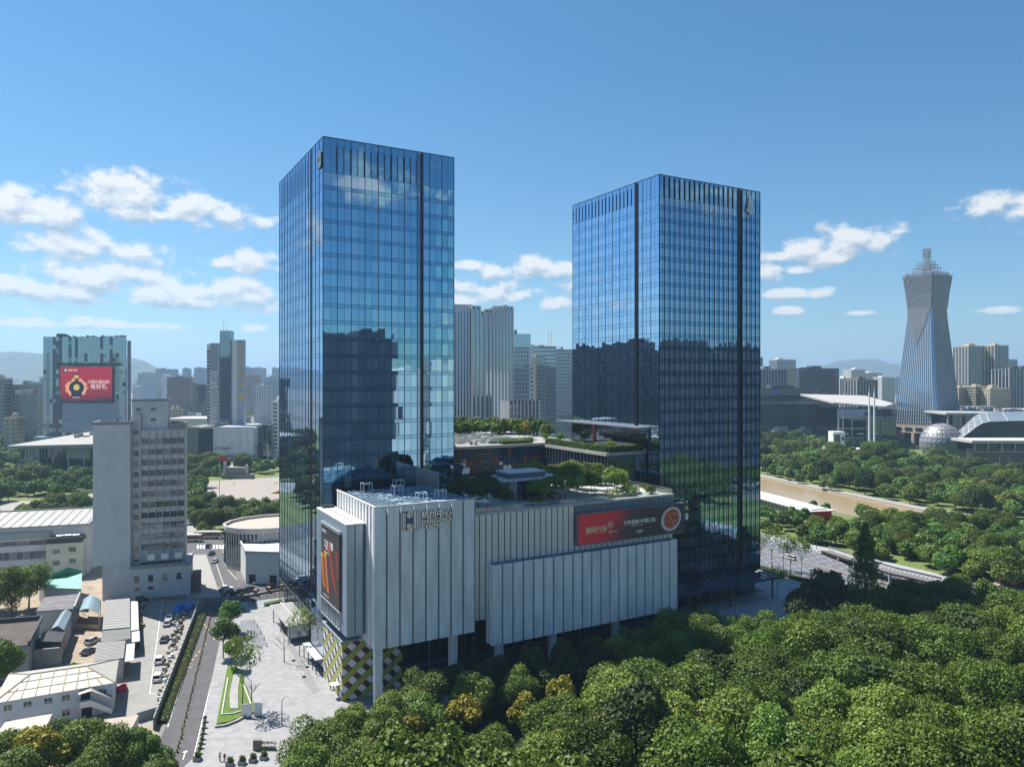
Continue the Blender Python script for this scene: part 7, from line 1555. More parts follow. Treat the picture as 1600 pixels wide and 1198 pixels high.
# ---- riverboat restaurant
fr = Frame(-75.8, 131.5, 460); BO = Thing('river_terminal', 'long white roofed river terminal with red end wall by the water', 'building', 0, 0, 0, fr); BL = 90
mb = MB(); mb.box(-6, BL, -4, 12, 4.6, 5.0); mb.box(2, BL - 3, 0, 9, 5.0, 5.5); BO.part('roof', mb, mat('terminal_roof', (.48, .47, .45), .7)); mb = MB(); mb.box(0, BL - 2, -2, 10, 0, 4.6); BO.part('wall', mb, mat('terminal_wall', (.5, .5, .5), .6)); mb = MB(); mb.box(BL - 2, BL - 1, -2.4, 10.4, 0, 4.55); BO.part('red_end_wall', mb, mat('red_wall', (.55, .02, .03), .5)); mb = MB()
for i in range(30): mb.box(1 + i * 3.2, 3.2 + i * 3.2, -2.12, -2.02, 1, 4)
BO.part('window', mb, [win_d, MATS['red_wall']], stuff=True)
# bus shelter
for i, (b, c_) in enumerate(((262, cr), (276, win_b))):
    T = Thing('bus_shelter', ('bus shelter with red poster' if i == 0 else 'bus shelter with teal poster') + ' beside the wide road', 'bus shelter', 265, b, .14, PF)
    mb = MB(); mb.box(264.2, 266.2, b, b + 12, 3.0, 3.2); T.part('roof', mb, steel); mb = MB()
    for k in range(4): mb.box(265.9, 266.1, b + k * 3.9, b + .2 + k * 3.9, .14, 3.0)
    T.part('post', mb, dark_m); mb = MB(); mb.box(265.5, 265.7, b + 2, b + 9, .6, 2.7); T.part('poster', mb, mat('poster_red', (.35, .04, .06), .4) if i == 0 else mat('poster_teal', (.06, .3, .32), .4))
# elevated rail / footbridge edge on the right
FB = Thing('viaduct_edge', 'curving dark viaduct edge crossing behind the tall conifer', 'bridge', *gp(1290, 866), 0)
mb = MB(); vp = [(1284, 861, 1.2), (1310, 870, 1.6), (1335, 878, 2.6), (1360, 887, 3.2), (1390, 896, 3.6), (1425, 904, 3.6), (1462, 913, 3.2)]
V3 = [Vector((*gp(px, py, z), z)) for px, py, z in vp]
for a, b in zip(V3, V3[1:]): mb.bar(a, b, .6, .7); mb.bar(a + Vector((2.6, 3, -.6)), b + Vector((2.6, 3, -.6)), 5, .35, 1); mb.bar(a + Vector((5.5, 6, .5)), b + Vector((5.5, 6, .5)), .4, .6, 1)
FB.part('deck', mb, [mat('rail_brown', (.05, .035, .03), .6), mat('weathered_concrete', (.15, .145, .14), .9)]); mb = MB()
for a in V3: mb.bar(a + Vector((0, 0, -.3)), (a.x, a.y, 0), .7, .7)
FB.part('pier', mb, conc); mb = MB(); v4 = [Vector((*gp(px, py, 1), 1.0)) for px, py in ((1482, 888), (1520, 898), (1560, 909), (1640, 930))]
for a, b in zip(v4, v4[1:]): mb.bar(a - Vector((0, 0, .6)), b - Vector((0, 0, .6)), 5.5, .4, 1); mb.bar(a + Vector((0, 2.5, .3)), b + Vector((0, 2.5, .3)), .3, 1.0, 0)
o = single('brown_footpath', mb, [MATS['rail_brown'], mat('path_tan', (.36, .29, .22), .8)], 'tan raised footpath with dark railing near the right edge', 'path', v4[0].x, v4[0].y)
# flag and monument on the square
x, y = gp(343, 776); T = Thing('flagpole', 'tall flagpole with red flag on the stone square', 'flagpole', x, y, 0); T.off = (0, 0, 0); mb = MB(); mb.cyl((0, 0, 0), (0, 0, 26), .22, .12, 6); mb.cyl((0, 0, 0), (0, 0, .5), 1.8, 1.6, 12); T.part('pole', mb, steel); mb = MB()
for k in range(6): mb.quad((.1 + k * .75, .25 * math.sin(k), 26 - k * .45), (.1 + (k + 1) * .75, .25 * math.sin(k + 1), 26 - (k + 1) * .45), (.1 + (k + 1) * .75, .25 * math.sin(k + 1), 22.6 - (k + 1) * .25), (.1 + k * .75, .25 * math.sin(k), 22.6 - k * .25))
T.part('flag', mb, mat('flag_red', (.6, .015, .01), .6))
x, y = gp(370, 747); T = Thing('stone_monument', 'long low stone monument at the far side of the square', 'monument', x, y, 0); T.off = (0, 0, 0); mb = MB(); mb.box(-10, 12, -3, 3, 0, 3); mb.box(-8, 8, -1.5, 2.5, 3, 8); T.part('base', mb, MATS['stone_taupe']); mb = MB(); mb.box(-9, -7.5, -2, 0, 3, 12); mb.box(7, 8.2, -2, 0, 3, 10); T.part('pillar', mb, conc_l)
x, y = gp(435.5, 769); T = Thing('flower_slope', 'orange and yellow sloping flower display at the square edge', 'flower display', x, y, 0); T.off = (0, 0, 0); mb = MB(); mb.add([(-4, -5, 0), (8, -5, 0), (8, 5, 0), (-4, 5, 0), (8, -5, 4), (8, 5, 4)], [(0, 1, 4), (0, 4, 5, 3), (3, 5, 2), (1, 2, 5, 4)]); T.part('bed', mb, mat('flower_orange', (.55, .14, .03), .7, var=.5, scale=.8, col2=(.6, .4, .05)))
wallm['night'] = mat('render_navy', (.030, .042, .060), .6, var=.2, scale=.1)
# ---- buildings that stand behind the camera and to the right, met in the towers' glass
for (lb, X0, Y0, an, w, dp, zt_, wm, st) in (('dark brown office tower behind the viewpoint, mirrored in the glass', 158, -24, 35.6, 46, 30, 100, 'night', 'bands'), ('grey housing slab behind the viewpoint', 262, -74, 35, 40, 20, 80, 'white', 'grid'), ('warm grey housing slab behind the viewpoint', 300, -46, 35, 44, 18, 87, 'light', 'grid'), ('pale housing slab beyond the office behind the viewpoint', 230, -160, 30, 50, 18, 70, 'white', 'grid')):
    block(lb, 0, 0, 0, Y0, dp, wm, an, st, 3.6, 4, X0=X0, width=w, ztop=zt_, group='buildings behind the viewpoint')
for i, (X0, Y0, w, zt_, an, g, lb) in enumerate(((425, -40, 62, 92, 78, 'right', 'dark navy housing block off to the right, outside the view'), (440, 26, 50, 99, 78, 'right', ''), (446, 79, 48, 104, 78, 'right', ''), (452, 130, 46, 98, 80, 'right', ''), (458, 180, 60, 94, 80, 'right', ''), (700, 60, 90, 96, 70, 'right', ''), (-332, 330, 44, 96, 95, 'left', 'dark navy office block off to the left, outside the view'), (-338, 378, 40, 103, 95, 'left', ''), (-343, 421, 44, 99, 95, 'left', ''))):
    block('dark navy housing block off to the right, outside the view' if g == 'right' else 'dark navy office block off to the left, outside the view', 0, 0, 0, Y0, 24, 'night', an, 'grid', 3.3, 4, X0=X0, width=w, ztop=zt_, group='housing off to the ' + g if g == 'right' else 'offices off to the left')
# ================================================================ planting
def lbl(kind, place):
    d = dict(wood='mid green', wood_bright='lime green', plane='plane', yellow='yellowing', dark='dark green', park='round green', park_bright='light green', willow='drooping pale')
    return d[kind] + ' tree ' + place
cam_ok = lambda x, y, z=8: seen(x, y, z)
# street row of plane trees in front of the mall
random.seed(42)
row = [(33, 129), (37, 121), (46, 126), (54, 130), (31, 121), (41, 134), (49, 133), (58, 139), (67, 135), (77, 133)]
for i, (a, b) in enumerate(row):
    x, y = PF.w(a, b); tree('plane', x, y, lbl('plane', 'in the row under the white mall front'), 'plane trees before the mall', random.uniform(.9, 1.08))
for (a, b) in ((50, 127), (62, 128), (73, 124), (41, 123), (83, 126), (46, 118)):
    x, y = PF.w(a, b); tree('yellow', x, y, lbl('yellow', 'among the plane trees before the mall'), 'yellowing trees before the mall', random.uniform(.85, 1.1))
for (a, b) in ((86, 142), (95, 143), (101, 137), (91, 135), (104, 145), (85, 133), (76, 143), (68, 145), (97, 127)):  # dark leaf kind puts the mall's shade into the colour of these crowns
    x, y = PF.w(a, b); tree('dark', x, y, lbl('dark', 'in the mall\'s shade below the panelled block'), 'dark trees under the mall', random.uniform(.72, .86))
for (a, b) in ((106, 138), (113, 141), (120, 138), (126, 142), (133, 139), (139, 142), (144, 136), (110, 131), (118, 130), (128, 131), (137, 131), (147, 129)):
    x, y = PF.w(a, b); tree('plane', x, y, lbl('plane', 'at the sunny end of the mall front'), 'plane trees at the end of the mall', random.uniform(.88, 1.1))
taken = []
wood_poly = [PF.w(*p) for p in ((30, 74), (34, 115), (48, 112), (60, 118), (84, 118), (104, 124), (150, 124), (166, 130), (190, 138), (212, 133), (222, 120), (232, 90), (240, 40), (120, 20), (60, 50))]
for (x, y) in scatter(wood_poly, 8.3, 12, .34):
    if not seen(x, y, 9, 90, 1198 + 110) : continue
    a, b = PF.loc(x, y); k = math.sin(a * .05 + 1) * math.cos(b * .06)
    kind = 'wood_bright' if random.random() < (.28 if b < 105 and a < 140 else .12) else 'dark' if random.random() < .06 else 'wood'
    tree(kind, x, y, lbl(kind, 'in the dense wood filling the lower right'), 'trees of the dense wood, ' + kind.replace('_', ' '), random.uniform(.72, 1.42) * (.72 if b > 112 and a > 150 else 1), sz=random.uniform(.85, 1.12))
for px, py, kd, s, lb in ((1290, 985, 'dark', 1.35, 'big very dark tree behind the canopy corner'), (1250, 990, 'dark', .9, 'smaller dark tree left of the big dark one'), (1200, 1020, 'dark', .6, 'low dark tree by the hotel entrance paving'), (1400, 985, 'wood', .95, 'tall mid green tree right of the conifer'), (1440, 962, 'wood', .8, 'spreading tree under the viaduct edge'), (1378, 958, 'park', .85, 'round tree hiding the road right of the conifer'), (1415, 955, 'wood', .78, 'mid green tree in front of the viaduct middle'), (1462, 948, 'park', .85, 'round tree at the right end of the viaduct edge'), (1500, 948, 'wood', .8, 'mid green tree before the tan footpath start'), (1540, 945, 'park', .85, 'round tree below the tan footpath'), (1335, 950, 'park', .8, 'round tree between the big dark tree and the conifer')):
    x, y = gp(px, py); tree(kd, x, y, lb, None, s)
# conifer
x, y = gp(1352, 968); cf = link('tall_conifer', None, None, (x, y, 0)); cf['label'] = 'tall narrow conifer standing above the wood before the viaduct'; cf['category'] = 'tree'
cm = []; rg = np.random.default_rng(8)
def cone_crown(hh, r, n, leaf, m, seed):
    rg = np.random.default_rng(seed); t = rg.random(n) ** .8; z = t * hh; whorl = .55 + .45 * np.abs(np.sin(z * 1.7)) ; rad = (1 - t) ** .75 * r * whorl * rg.uniform(.35, 1.05, n) + .1; ph = rg.uniform(0, 6.283, n); lob = 1 + .25 * np.sin(ph * 5 + z)
    p = np.column_stack([np.cos(ph) * rad * lob, np.sin(ph) * rad * lob, z - rad * .25]); nv = rg.normal(size=(n, 3)); nv[:, 2] += .5; nv /= np.linalg.norm(nv, axis=1)[:, None]; tt = np.cross(nv, rg.normal(size=(n, 3))); tt /= np.linalg.norm(tt, axis=1)[:, None]; bb = np.cross(nv, tt); sz = leaf * rg.uniform(.5, 1.4, (n, 1))
    V = np.stack([p - tt * sz / 2, p - bb * sz / 3, p + tt * sz / 2, p + bb * sz / 3], 1).reshape(-1, 3); me = bpy.data.meshes.new('crown'); me.vertices.add(4 * n); me.vertices.foreach_set('co', V.ravel().astype(np.float32)); me.loops.add(4 * n); me.loops.foreach_set('vertex_index', np.arange(4 * n, dtype=np.int32))
    me.polygons.add(n); me.polygons.foreach_set('loop_start', np.arange(0, 4 * n, 4, dtype=np.int32)); me.polygons.foreach_set('loop_total', np.full(n, 4, np.int32)); me.materials.append(m); me.update(); me.validate(); return me
link('crown', cone_crown(25, 7.0, 12000, .55, LM['park'], 3), cf, (0, 0, 4)); link('trunk', trunk_mesh(26, .35, .5, limbs=2), cf)
# trees between road and river
for (x, y) in scatter([PF.w(272, 60), PF.w(272, 320), PF.w(285, 330), (165, 405), (198, 352), (232, 318), (300, 258), (340, 200)], 8.6, 5, .4):
    if not seen(x, y, 4, 40): continue
    px = CX + F * x / y; py = CY + F * H / y
    thr = 808 if px < 1340 else 786 if px < 1410 else 802 if px < 1500 else 792
    s_ = random.uniform(.75, 1.15)
    if CY + F * (H - 9.5 * s_) / y < thr: s_ *= .6
    if CY + F * (H - 9.5 * s_) / y < thr: continue
    kind = random.choice(('park', 'park', 'park', 'wood', 'park_bright')); tree(kind, x, y, lbl(kind, 'on the river bank beyond the wide road'), 'river bank trees, ' + kind.replace('_', ' '), s_)
for (px, py, s) in ((1192, 812, .8), (1205, 815, .75), (1222, 822, .75), (1236, 812, .7), (1245, 828, .7), (1256, 818, .8), (1270, 800, .65), (1290, 806, .7)):
    x, y = gp(px, py); tree('park_bright' if px % 2 else 'park', x, y, 'small light tree on the river lawn before the white terminal', 'lawn trees before the terminal', s)
# roadside saplings
for (px, py, s, lb) in ((1206, 890, 1.9, 'thin sapling beside the street lamp over the wide road'), (1187, 888, 1.4, 'thin sapling against the hotel tower corner'), (1236, 905, 1.8, 'sparse sapling over the wide road, behind the white cars'), (1252, 900, 1.7, 'sparse autumn sapling next to the big dark tree'), (1215, 935, 1.3, 'thin dark sapling below the entrance canopy tip')):
    x, y = gp(px, py); tree('sapling', x, y, lb, None, s, z=.1)
# far bank park
random.seed(99); nn_ = 0
bankp = [(190, 548), (212, 476), (232, 410), (268, 358), (318, 330), (380, 330), (420, 430), (560, 505), (470, 620), (330, 600), (318, 680), (300, 760), (200, 900), (150, 800), (130, 700)]
for (x, y) in scatter(bankp, 11.5, 3, .42):
    if not seen(x, y, 4, 30): continue
    px = CX + F * x / y; py = CY + F * H / y
    if px < 1180 or (1270 < px < 1375 and py > 692 and py < 722) or (1490 < px and py < 748) : continue
    kind = random.choice(('park', 'park', 'park', 'park_bright', 'dark', 'wood')); tree(kind, x, y, lbl(kind, 'in the park across the river'), 'park trees across the river, ' + kind.replace('_', ' '), random.uniform(.85, 1.35) * (1.25 if y > 560 else 1)); nn_ += 1
for (px, py) in ((1222, 748), (1234, 752), (1249, 757), (1286, 766), (1298, 768), (1380, 772)):
    x, y = gp(px, py); tree('willow', x, y, 'drooping pale willow on the far quay', 'quay willows', random.uniform(.9, 1.15))
mb = MB(); heap_ = 0
# left park and the trees round the square
for (q, st, sd, s, lb, g) in (
    (((-40, 840), (-40, 815), (140, 800), (146, 835)), 10, 4, .9, 'in front of the glass hall behind the white building', 'trees behind the white building'), (((-40, 790), (-40, 745), (146, 742), (146, 770)), 12, 6, 1.0, 'between the glass hall and the long path', 'trees before the glass hall'),
    (((-40, 735), (-40, 690), (55, 690), (62, 725)), 16, 8, 1.3, 'left of the pale roofed hall', 'trees left of the hall'),
    (((302, 838), (300, 795), (345, 800), (438, 797), (440, 826), (350, 838)), 9.0, 9, .85, 'between the avenue and the stone square', 'trees between avenue and square'), (((294, 800), (292, 752), (312, 752), (318, 790)), 10, 10, .95, 'beside the path left of the square', 'trees left of the square'), (((292, 745), (292, 734), (440, 732), (440, 741)), 12, 11, 1.0, 'in the row beyond the square', 'trees beyond the square')):
    for (x, y) in scatter([gp(*p) for p in q], st, sd, .4):
        kind = random.choice(('park', 'park', 'park_bright', 'wood')); tree(kind, x, y, lbl(kind, lb), g + ', ' + kind.replace('_', ' '), s * random.uniform(.8, 1.2))
for (px, py, kd, s, lb) in ((18, 970, 'plane', 1.25, 'large leafy tree left of the mint green shed'), (45, 952, 'plane', 1.15, 'bright tree touching the mint green roof'), (-12, 955, 'dark', 1.1, 'dark tree at the left edge beside the bright ones'), (-5, 1085, 'wood', .95, 'feathery tree at the left edge behind the hipped house'), (122, 1062, 'park', .45, 'round bush behind the hipped roof'), (0, 895, 'park', .6, 'small tree at the left edge under the white building'),
        (300, 818, 'park_bright', .9, 'bright round tree alone by the path near the coach'), (22, 1235, 'wood', .8, 'green tree at the bottom left corner'), (60, 1262, 'yellow', 1.25, 'yellowing tree near the bottom left corner'), (95, 1220, 'wood', .8, 'dark tree before the hipped house wall'), (128, 1230, 'wood_bright', .95, 'bright green tree before the outside stair'),
        (175, 1262, 'plane', 1.05, 'big olive tree at the bottom edge beside the street'), (225, 1250, 'plane', 1.0, 'broad tree overhanging the street bottom'), (130, 1300, 'plane', 1.0, 'broad tree at the very bottom left of centre'), (255, 1290, 'plane', .9, 'tree crown at the bottom over the kerb'), (20, 1300, 'plane', 1.0, 'tree crown at the bottom left edge')):
    x, y = gp(px, py); tree(kd, x, y, lb, None, s)
# plaza trees
for (px, py, kd, s, lb) in ((349, 1028, 'street', 1.25, 'leafy tree at the street edge above the black cars'), (362, 1046, 'street', .95, 'leafy tree at the tip of the grass planter'), (361, 992, 'street', 1.15, 'second leafy tree behind the one at the street edge'), (468, 1025, 'sapling', 1.55, 'light green young tree beside the entrance canopy'), (378, 1112, 'sapling', 1.9, 'sparse tall tree in the grass planter')):
    x, y = gp(px, py); tree(kd, x, y, lb, None, s, z=.12)
def bare_tree(x, y, h, label, leaves=0):
    T = Thing('bare_tree', label, 'tree', x, y, .12); T.off = (0, 0, 0); rg = random.Random(int(x * 10)); mb = MB(); tw = MB(); tips = []
    mb.cyl((0, 0, 0), (0, 0, h * .95), .14, .04, 6)
    def br(p, d, L_, r, k):
        q_ = (Vector(p) + Vector(d) * L_); tw.cyl(p, q_, r, r * .5, 4); tips.append(q_)
        if k: [br(Vector(p).lerp(q_, t), (Vector(d) + Vector((rg.uniform(-.7, .7), rg.uniform(-.7, .7), rg.uniform(0, .5)))).normalized(), L_ * .55, r * .5, k - 1) for t in (.45, .7, .95)]
    for i in range(11): t = rg.uniform(.3, .95); an = i * 2.4; br((0, 0, h * t), Vector((math.cos(an), math.sin(an), rg.uniform(.5, 1.1))).normalized(), h * .36 * (1.15 - t * .6), .045, 2)
    T.part('trunk', mb, bark); T.part('branches', tw, bark)
x, y = gp(444, 1035); bare_tree(x, y, 9.0, 'bare leafless tree on the plaza left of the light green one')
x, y = gp(393, 1098); bare_tree(x, y, 5.2, 'small nearly bare tree at the right corner of the grass planter')
# terrace trees
for i, (a, b, s) in enumerate(((99, 160.5, 1.0), (105, 162.5, 1.1), (111.5, 161.5, 1.05), (118, 163, 1.1), (124.5, 161.5, 1.05), (115, 171, 1.35), (122, 176, 1.3), (108, 182, 1.2), (113, 188, 1.2), (129, 168, 1.1), (118, 182, 1.1))):
    x, y = PF.w(a, b); tree('terrace', x, y, 'multi stemmed bright tree on the mall terrace', 'terrace trees of the mall', s, z=40.2)
for i, (a, b, s) in enumerate(((81.5, 160.5, 1.2), (84.5, 162, 1.25), (80, 168, 1.1), (88, 159.5, .8))):
    x, y = PF.w(a, b); tree('terrace_dark', x, y, 'dark terrace tree between the white block and the stone pavilion', 'dark terrace trees', s, z=40.2)
for (a, b, kd, s_) in ((134, 158, 'bush', 1.0), (130, 164, 'bush', 1.1), (126, 157.5, 'bush', .8), (120, 167, 'terrace', .9), (133, 172, 'terrace', .9), (131, 180, 'terrace', 1.1), (126, 186, 'terrace', 1.2), (110, 176, 'terrace', 1.1), (100, 180, 'terrace', 1.0), (137.5, 165, 'bush', .8)):
    x, y = PF.w(a, b); tree(kd, x, y, 'small garden tree among the beds of the mall terrace' if kd == 'terrace' else 'low shrub in the beds of the mall terrace', 'terrace planting', s_, z=40.2)
for i in range(16):
    x, y = PF.w(120 + i * 1.9, 258 + (i % 3) * 3); tree('park', x, y, 'roof garden tree behind the plant pipes of the annex', 'roof garden back row', .62, z=49.9)
for i in range(11):
    x, y = PF.w(127 + i * 2.6, 272 - i * 2.2); tree('park', x, y, 'clipped round tree in the row on the annex roof', 'roof garden row', .72, z=49.9)
for (a, b, kd) in ((140, 240, 'park'), (146, 232, 'park_bright'), (133, 246, 'park'), (142, 226, 'bush'), (137, 232, 'yellow'), (146, 222, 'bush'), (148, 245, 'park_bright')):
    x, y = PF.w(a, b); tree(kd, x, y, 'garden tree on the annex roof beside the hotel tower', 'roof garden trees', .6 if kd != 'bush' else 1.0, z=49.9)
for (a, b, kd, lb) in ((139.5, 200, 'bush', 'small bright shrub on the annex terrace behind the hedge'), (140, 192, 'bush', 'pale shrub under the thin terrace canopy'), (141, 186, 'terrace', 'yellow green shrub at the front of the annex terrace')):
    x, y = PF.w(a, b); tree(kd, x, y, lb, None, .9 if kd == 'bush' else .55, z=49.4, name='roof_shrub', cat='shrub')
for (px, py, s, lb) in ((1262, 856, .9, 'dark round bush on the riverside pavement'), (1240, 848, .5, 'clipped bush by the bus shelter'), (1273, 850, .8, 'small bush beside the viaduct start')):
    x, y = gp(px, py); tree('bush', x, y, lb, None, s, name='round_bush', cat='shrub')
# woods seen only in the hotel tower's glass
for (x, y) in scatter([(190, 40), (300, 20), (380, 120), (330, 200), (240, 190)], 17, 4, .4):
    if seen(x, y, 8, 0): continue
    tree('wood', x, y, 'tree of the wood beyond the right edge', 'wood beyond the right edge', random.uniform(1, 1.3))
plant_all()
# far greenery that reads as one mass
def mass(label, pts, name, seed, m, n=9000, hh=9, leaf=2.2):
    rg = np.random.default_rng(seed); P_ = []
    for (x, y) in pts:
        k = rg.normal(size=(n // len(pts), 3)); k /= np.linalg.norm(k, axis=1)[:, None]; k[:, 2] = np.abs(k[:, 2]); P_.append(k * np.array([7.5, 7.5, hh]) * rg.uniform(.8, 1.1) + np.array([x, y, 0]))
    p = np.vstack(P_); n = len(p); nv = rg.normal(size=(n, 3)); nv[:, 2] += .5; nv /= np.linalg.norm(nv, axis=1)[:, None]; tt = np.cross(nv, rg.normal(size=(n, 3))); tt /= np.linalg.norm(tt, axis=1)[:, None]; bb = np.cross(nv, tt); sz = leaf * rg.uniform(.6, 1.3, (n, 1))
    V = np.stack([p - tt * sz / 2, p - bb * sz / 2, p + tt * sz / 2, p + bb * sz / 2], 1).reshape(-1, 3); me = bpy.data.meshes.new(name); me.vertices.add(4 * n); me.vertices.foreach_set('co', V.ravel().astype(np.float32)); me.loops.add(4 * n); me.loops.foreach_set('vertex_index', np.arange(4 * n, dtype=np.int32))
    me.polygons.add(n); me.polygons.foreach_set('loop_start', np.arange(0, 4 * n, 4, dtype=np.int32)); me.polygons.foreach_set('loop_total', np.full(n, 4, np.int32)); me.materials.append(m); me.update(); me.validate(); o = link(name, me); o['kind'] = 'stuff'; o['label'] = label; o['category'] = 'woods'
mass('far woods behind the park and below the distant blocks', scatter([(290, 790), (420, 770), (430, 840), (330, 1000), (210, 1100), (200, 900)], 13, 2, .4) , 'far_woods', 3, LM['park'], 22000)
mass('distant street greenery on the left of the city', scatter([gp(235, 640), gp(440, 640), gp(440, 632), gp(235, 632)], 70, 2, .4) + scatter([gp(-40, 682), gp(68, 682), gp(60, 668), gp(-40, 668)], 18, 3, .4) + scatter([gp(385, 652), gp(437, 652), gp(437, 644), gp(385, 644)], 22, 3, .4), 'distant_greenery', 4, LM['park'], 14000)
# ================================================================ hills and air
hm = mat('hill_green', (.045, .065, .045), .95, var=.3, scale=.004, detail=6)
def hill(name, prof, Y, dep):
    mb = MB(); n = len(prof); rg = random.Random(int(Y)); P_ = []
    fine = []
    for (x0, y0), (x1, y1) in zip(prof, prof[1:]):
        for k in range(6): t = k / 6; s = t * t * (3 - 2 * t); fine.append((x0 + (x1 - x0) * t, y0 + (y1 - y0) * s + rg.uniform(-.6, .6)))
    fine.append(prof[-1]); n = len(fine)
    for j, (k, dz) in enumerate(((0, 0), (.25, .45), (.42, .8), (.5, 1), (.62, .75), (1, 0))):
        for px, py in fine: P_.append((xa(px, Y), Y - dep / 2 + dep * k + rg.uniform(-30, 30), max(-2, (zy(py, Y)) * dz + (rg.uniform(-8, 8) if dz not in (0, 1) else 0))))
    mb.add(P_, [(j * n + i, j * n + i + 1, (j + 1) * n + i + 1, (j + 1) * n + i) for j in range(5) for i in range(n - 1)]); o = structure(name, mb, hm); 
    for p in o.data.polygons: p.use_smooth = True
hill('hills_left', [(-400, 600), (-250, 570), (-120, 560), (-40, 553), (20, 549), (65, 552), (110, 548), (160, 549), (200, 557), (215, 561), (245, 574), (262, 581), (300, 586), (360, 592), (420, 595)], 5200, 1600)
hill('hills_right', [(1200, 594), (1255, 583), (1285, 571), (1315, 563), (1345, 561), (1368, 561), (1395, 568), (1430, 575), (1480, 578), (1560, 582), (1700, 592)], 8200, 2200)
hill('hills_far', [(150, 590), (250, 583), (350, 580), (450, 584), (600, 588), (800, 584), (1000, 586), (1150, 580), (1260, 583), (1400, 578), (1600, 585), (1900, 580)], 12500, 2500)
mb = MB(); mb.box(-26000, 26000, -900, 24000, -1.2, 460)
hz = link('haze', mb.mesh('haze', [])); hz['kind'] = 'stuff'
vm = bpy.data.materials.new('haze_air'); vm.use_nodes = True; nt = vm.node_tree; nt.nodes.clear()
pv = nt.nodes.new('ShaderNodeVolumePrincipled'); pv.inputs['Color'].default_value = (.50, .74, 1.0, 1); pv.inputs['Density'].default_value = HAZE; pv.inputs['Anisotropy'].default_value = .25
oo = nt.nodes.new('ShaderNodeOutputMaterial'); nt.links.new(pv.outputs[0], oo.inputs['Volume']); hz.data.materials.append(vm)
bpy.context.view_layer.update()
def split_islands(o):
    me = o.data; n = len(me.vertices); par = list(range(n))
    def f(i):
        while par[i] != i: par[i] = par[par[i]]; i = par[i]
        return i
    for e in me.edges:
        a, b = f(e.vertices[0]), f(e.vertices[1])
        if a != b: par[a] = b
    g = {}
    for i in range(n): g.setdefault(f(i), []).append(i)
    if len(g) < 2 or len(g) > 60: return
    inv = {}
    for k, vs in g.items():
        for j, v in enumerate(vs): inv[v] = (k, j)
    fc = {}
    for p in me.polygons: fc.setdefault(inv[p.vertices[0]][0], []).append(([inv[v][1] for v in p.vertices], p.material_index))
    base = o.name.split('.')[0]
    for k, vs in g.items():
        m2 = bpy.data.meshes.new(base); m2.from_pydata([me.vertices[v].co[:] for v in vs], [], [x[0] for x in fc.get(k, [])])
        for mm in me.materials: m2.materials.append(mm)
        m2.update(); q = link(base, m2, o.parent, o.location, o.rotation_euler)
    bpy.data.objects.remove(o)
for o in list(bpy.data.objects):
    if o.parent and o.type == 'MESH' and o.get('kind') is None and o.name.split('.')[0] in ('post', 'pole', 'canopy_post', 'pier', 'antenna', 'annex_window', 'wheel', 'base_window', 'column', 'porch_post', 'pillar', 'wall', 'roof_gutter', 'stand') and o.name.split('.')[0] != 'wheel':
        if o.data.users == 1 and not (o.name.startswith('wall') and len(o.data.vertices) > 400): split_islands(o)
ONES = ['', 'first', 'second', 'third', 'fourth', 'fifth', 'sixth', 'seventh', 'eighth', 'ninth', 'tenth', 'eleventh', 'twelfth', 'thirteenth', 'fourteenth', 'fifteenth', 'sixteenth', 'seventeenth', 'eighteenth', 'nineteenth', 'twentieth']
def ordn(i): return ONES[i] if i <= 20 else ('twenty-' if i < 30 else 'thirty-' if i < 40 else 'forty-' if i < 50 else 'fifty-') + ONES[i % 10] if i % 10 else {30: 'thirtieth', 40: 'fortieth', 50: 'fiftieth'}.get(i, 'last')
def cell(px, cells):
    for lim, t in cells:
        if px < lim: return t
    return cells[-1][1]
WOODX = ((560, 'under the tall white block'), (760, 'below the vertical panels'), (900, 'left of the billboard'), (1060, 'below the billboard'), (1250, 'below the entrance canopy'), (1420, 'below the conifer'), (9999, 'towards the right edge'))
WOODY = ((1000, 'at the back'), (1060, 'behind the middle'), (1120, 'in the middle'), (1170, 'near the front'), (9999, 'at the bottom'))
PARKX = ((1260, 'right of the hotel tower'), (1340, 'below the museum'), (1410, 'below the twin masts'), (1480, 'below the flared tower'), (1540, 'below the dome'), (9999, 'by the right edge'))
PARKY = ((690, 'deep in the park'), (730, 'in the park middle'), (9999, 'close to the river'))
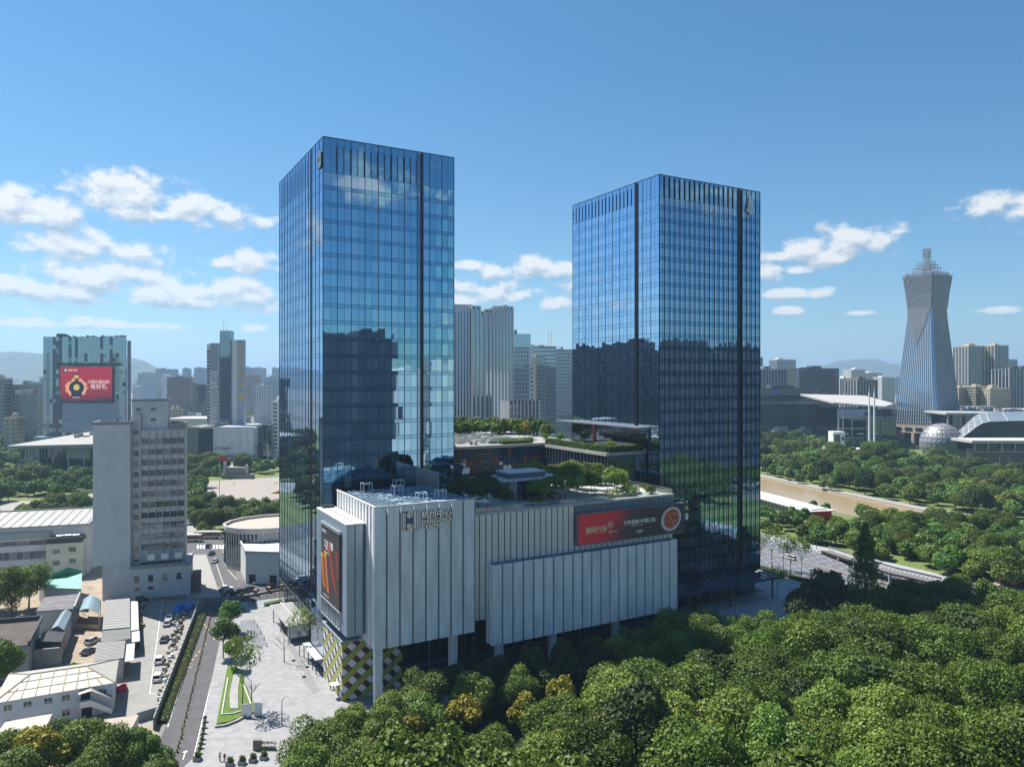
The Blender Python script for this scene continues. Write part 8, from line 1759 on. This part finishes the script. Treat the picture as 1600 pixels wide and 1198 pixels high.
SKYX = ((67, 'left of the red screen'), (215, 'behind the red screen'), (262, 'right of the red screen'), (322, 'left of the lettered tower'), (345, 'behind the lettered tower'), (400, 'right of the lettered tower'), (500, 'by the taller glass tower'), (1240, 'right of the hotel tower'), (1290, 'behind the dark slabs'), (1340, 'above the white museum roof'), (1400, 'left of the flared tower'), (1540, 'right of the flared tower'), (9999, 'at the right edge'))
tops = [o for o in bpy.data.objects if o.parent is None and o.get('label')]
def scr(o):
    x, y, z = o.location; y = max(y, 1); return (CX + F * x / y, CY + F * (H - z - 6) / y)
for o in tops:
    l = o['label']; px, py = scr(o)
    if l.endswith('in the dense wood filling the lower right'): o['label'] = l.replace('in the dense wood filling the lower right', '') + cell(py, WOODY) + ' of the wood ' + cell(px, WOODX)
    elif 'on the river bank beyond the wide road' in l: o['label'] = l.replace('on the river bank beyond the wide road', 'on the near river bank, ') + cell(px, ((1230, 'beside the hotel tower'), (1330, 'left of the conifer'), (1400, 'right of the conifer'), (1500, 'beyond the viaduct edge'), (9999, 'at the right edge')))
    elif l.endswith('in the park across the river'): o['label'] = l.replace('in the park across the river', '') + cell(py, PARKY) + ', ' + cell(px, PARKX)
    elif 'apartment block on the' in l or 'low town building' in l:
        wc = o.children[0].data.materials[0].name.replace('render_', '').replace('_', ' ') if o.children else ''
        o['label'] = (wc + (' far apartment block ' if 'far apartment' in l else ' low town building ') + cell(px, SKYX))
KEEPG = ('offices off', 'bollards down', 'potted shrubs', 'thin posts', 'behind the viewpoint', 'off to the right', 'beyond the right edge')
same = {}
for o in tops: same.setdefault(o['label'], []).append(o)
for l, L_ in same.items():
    if len(L_) < 2 or any(k in (L_[0].get('group') or '') for k in KEEPG): continue
    L_.sort(key=lambda o: scr(o)[0])
    for i, o in enumerate(L_): o['label'] = (ordn(i + 1) if i or len(L_) > 2 else 'left') + (' from left, ' if i or len(L_) > 2 else ' one, ') + l if not (i == 1 and len(L_) == 2) else 'right one, ' + l
for o in tops:
    w = o['label'].split()
    if len(w) > 16: print('LONG', o['label'])
print('TREES', NT, 'OBJECTS', len(bpy.data.objects), 'RANDOM BLOCKS', nrand)
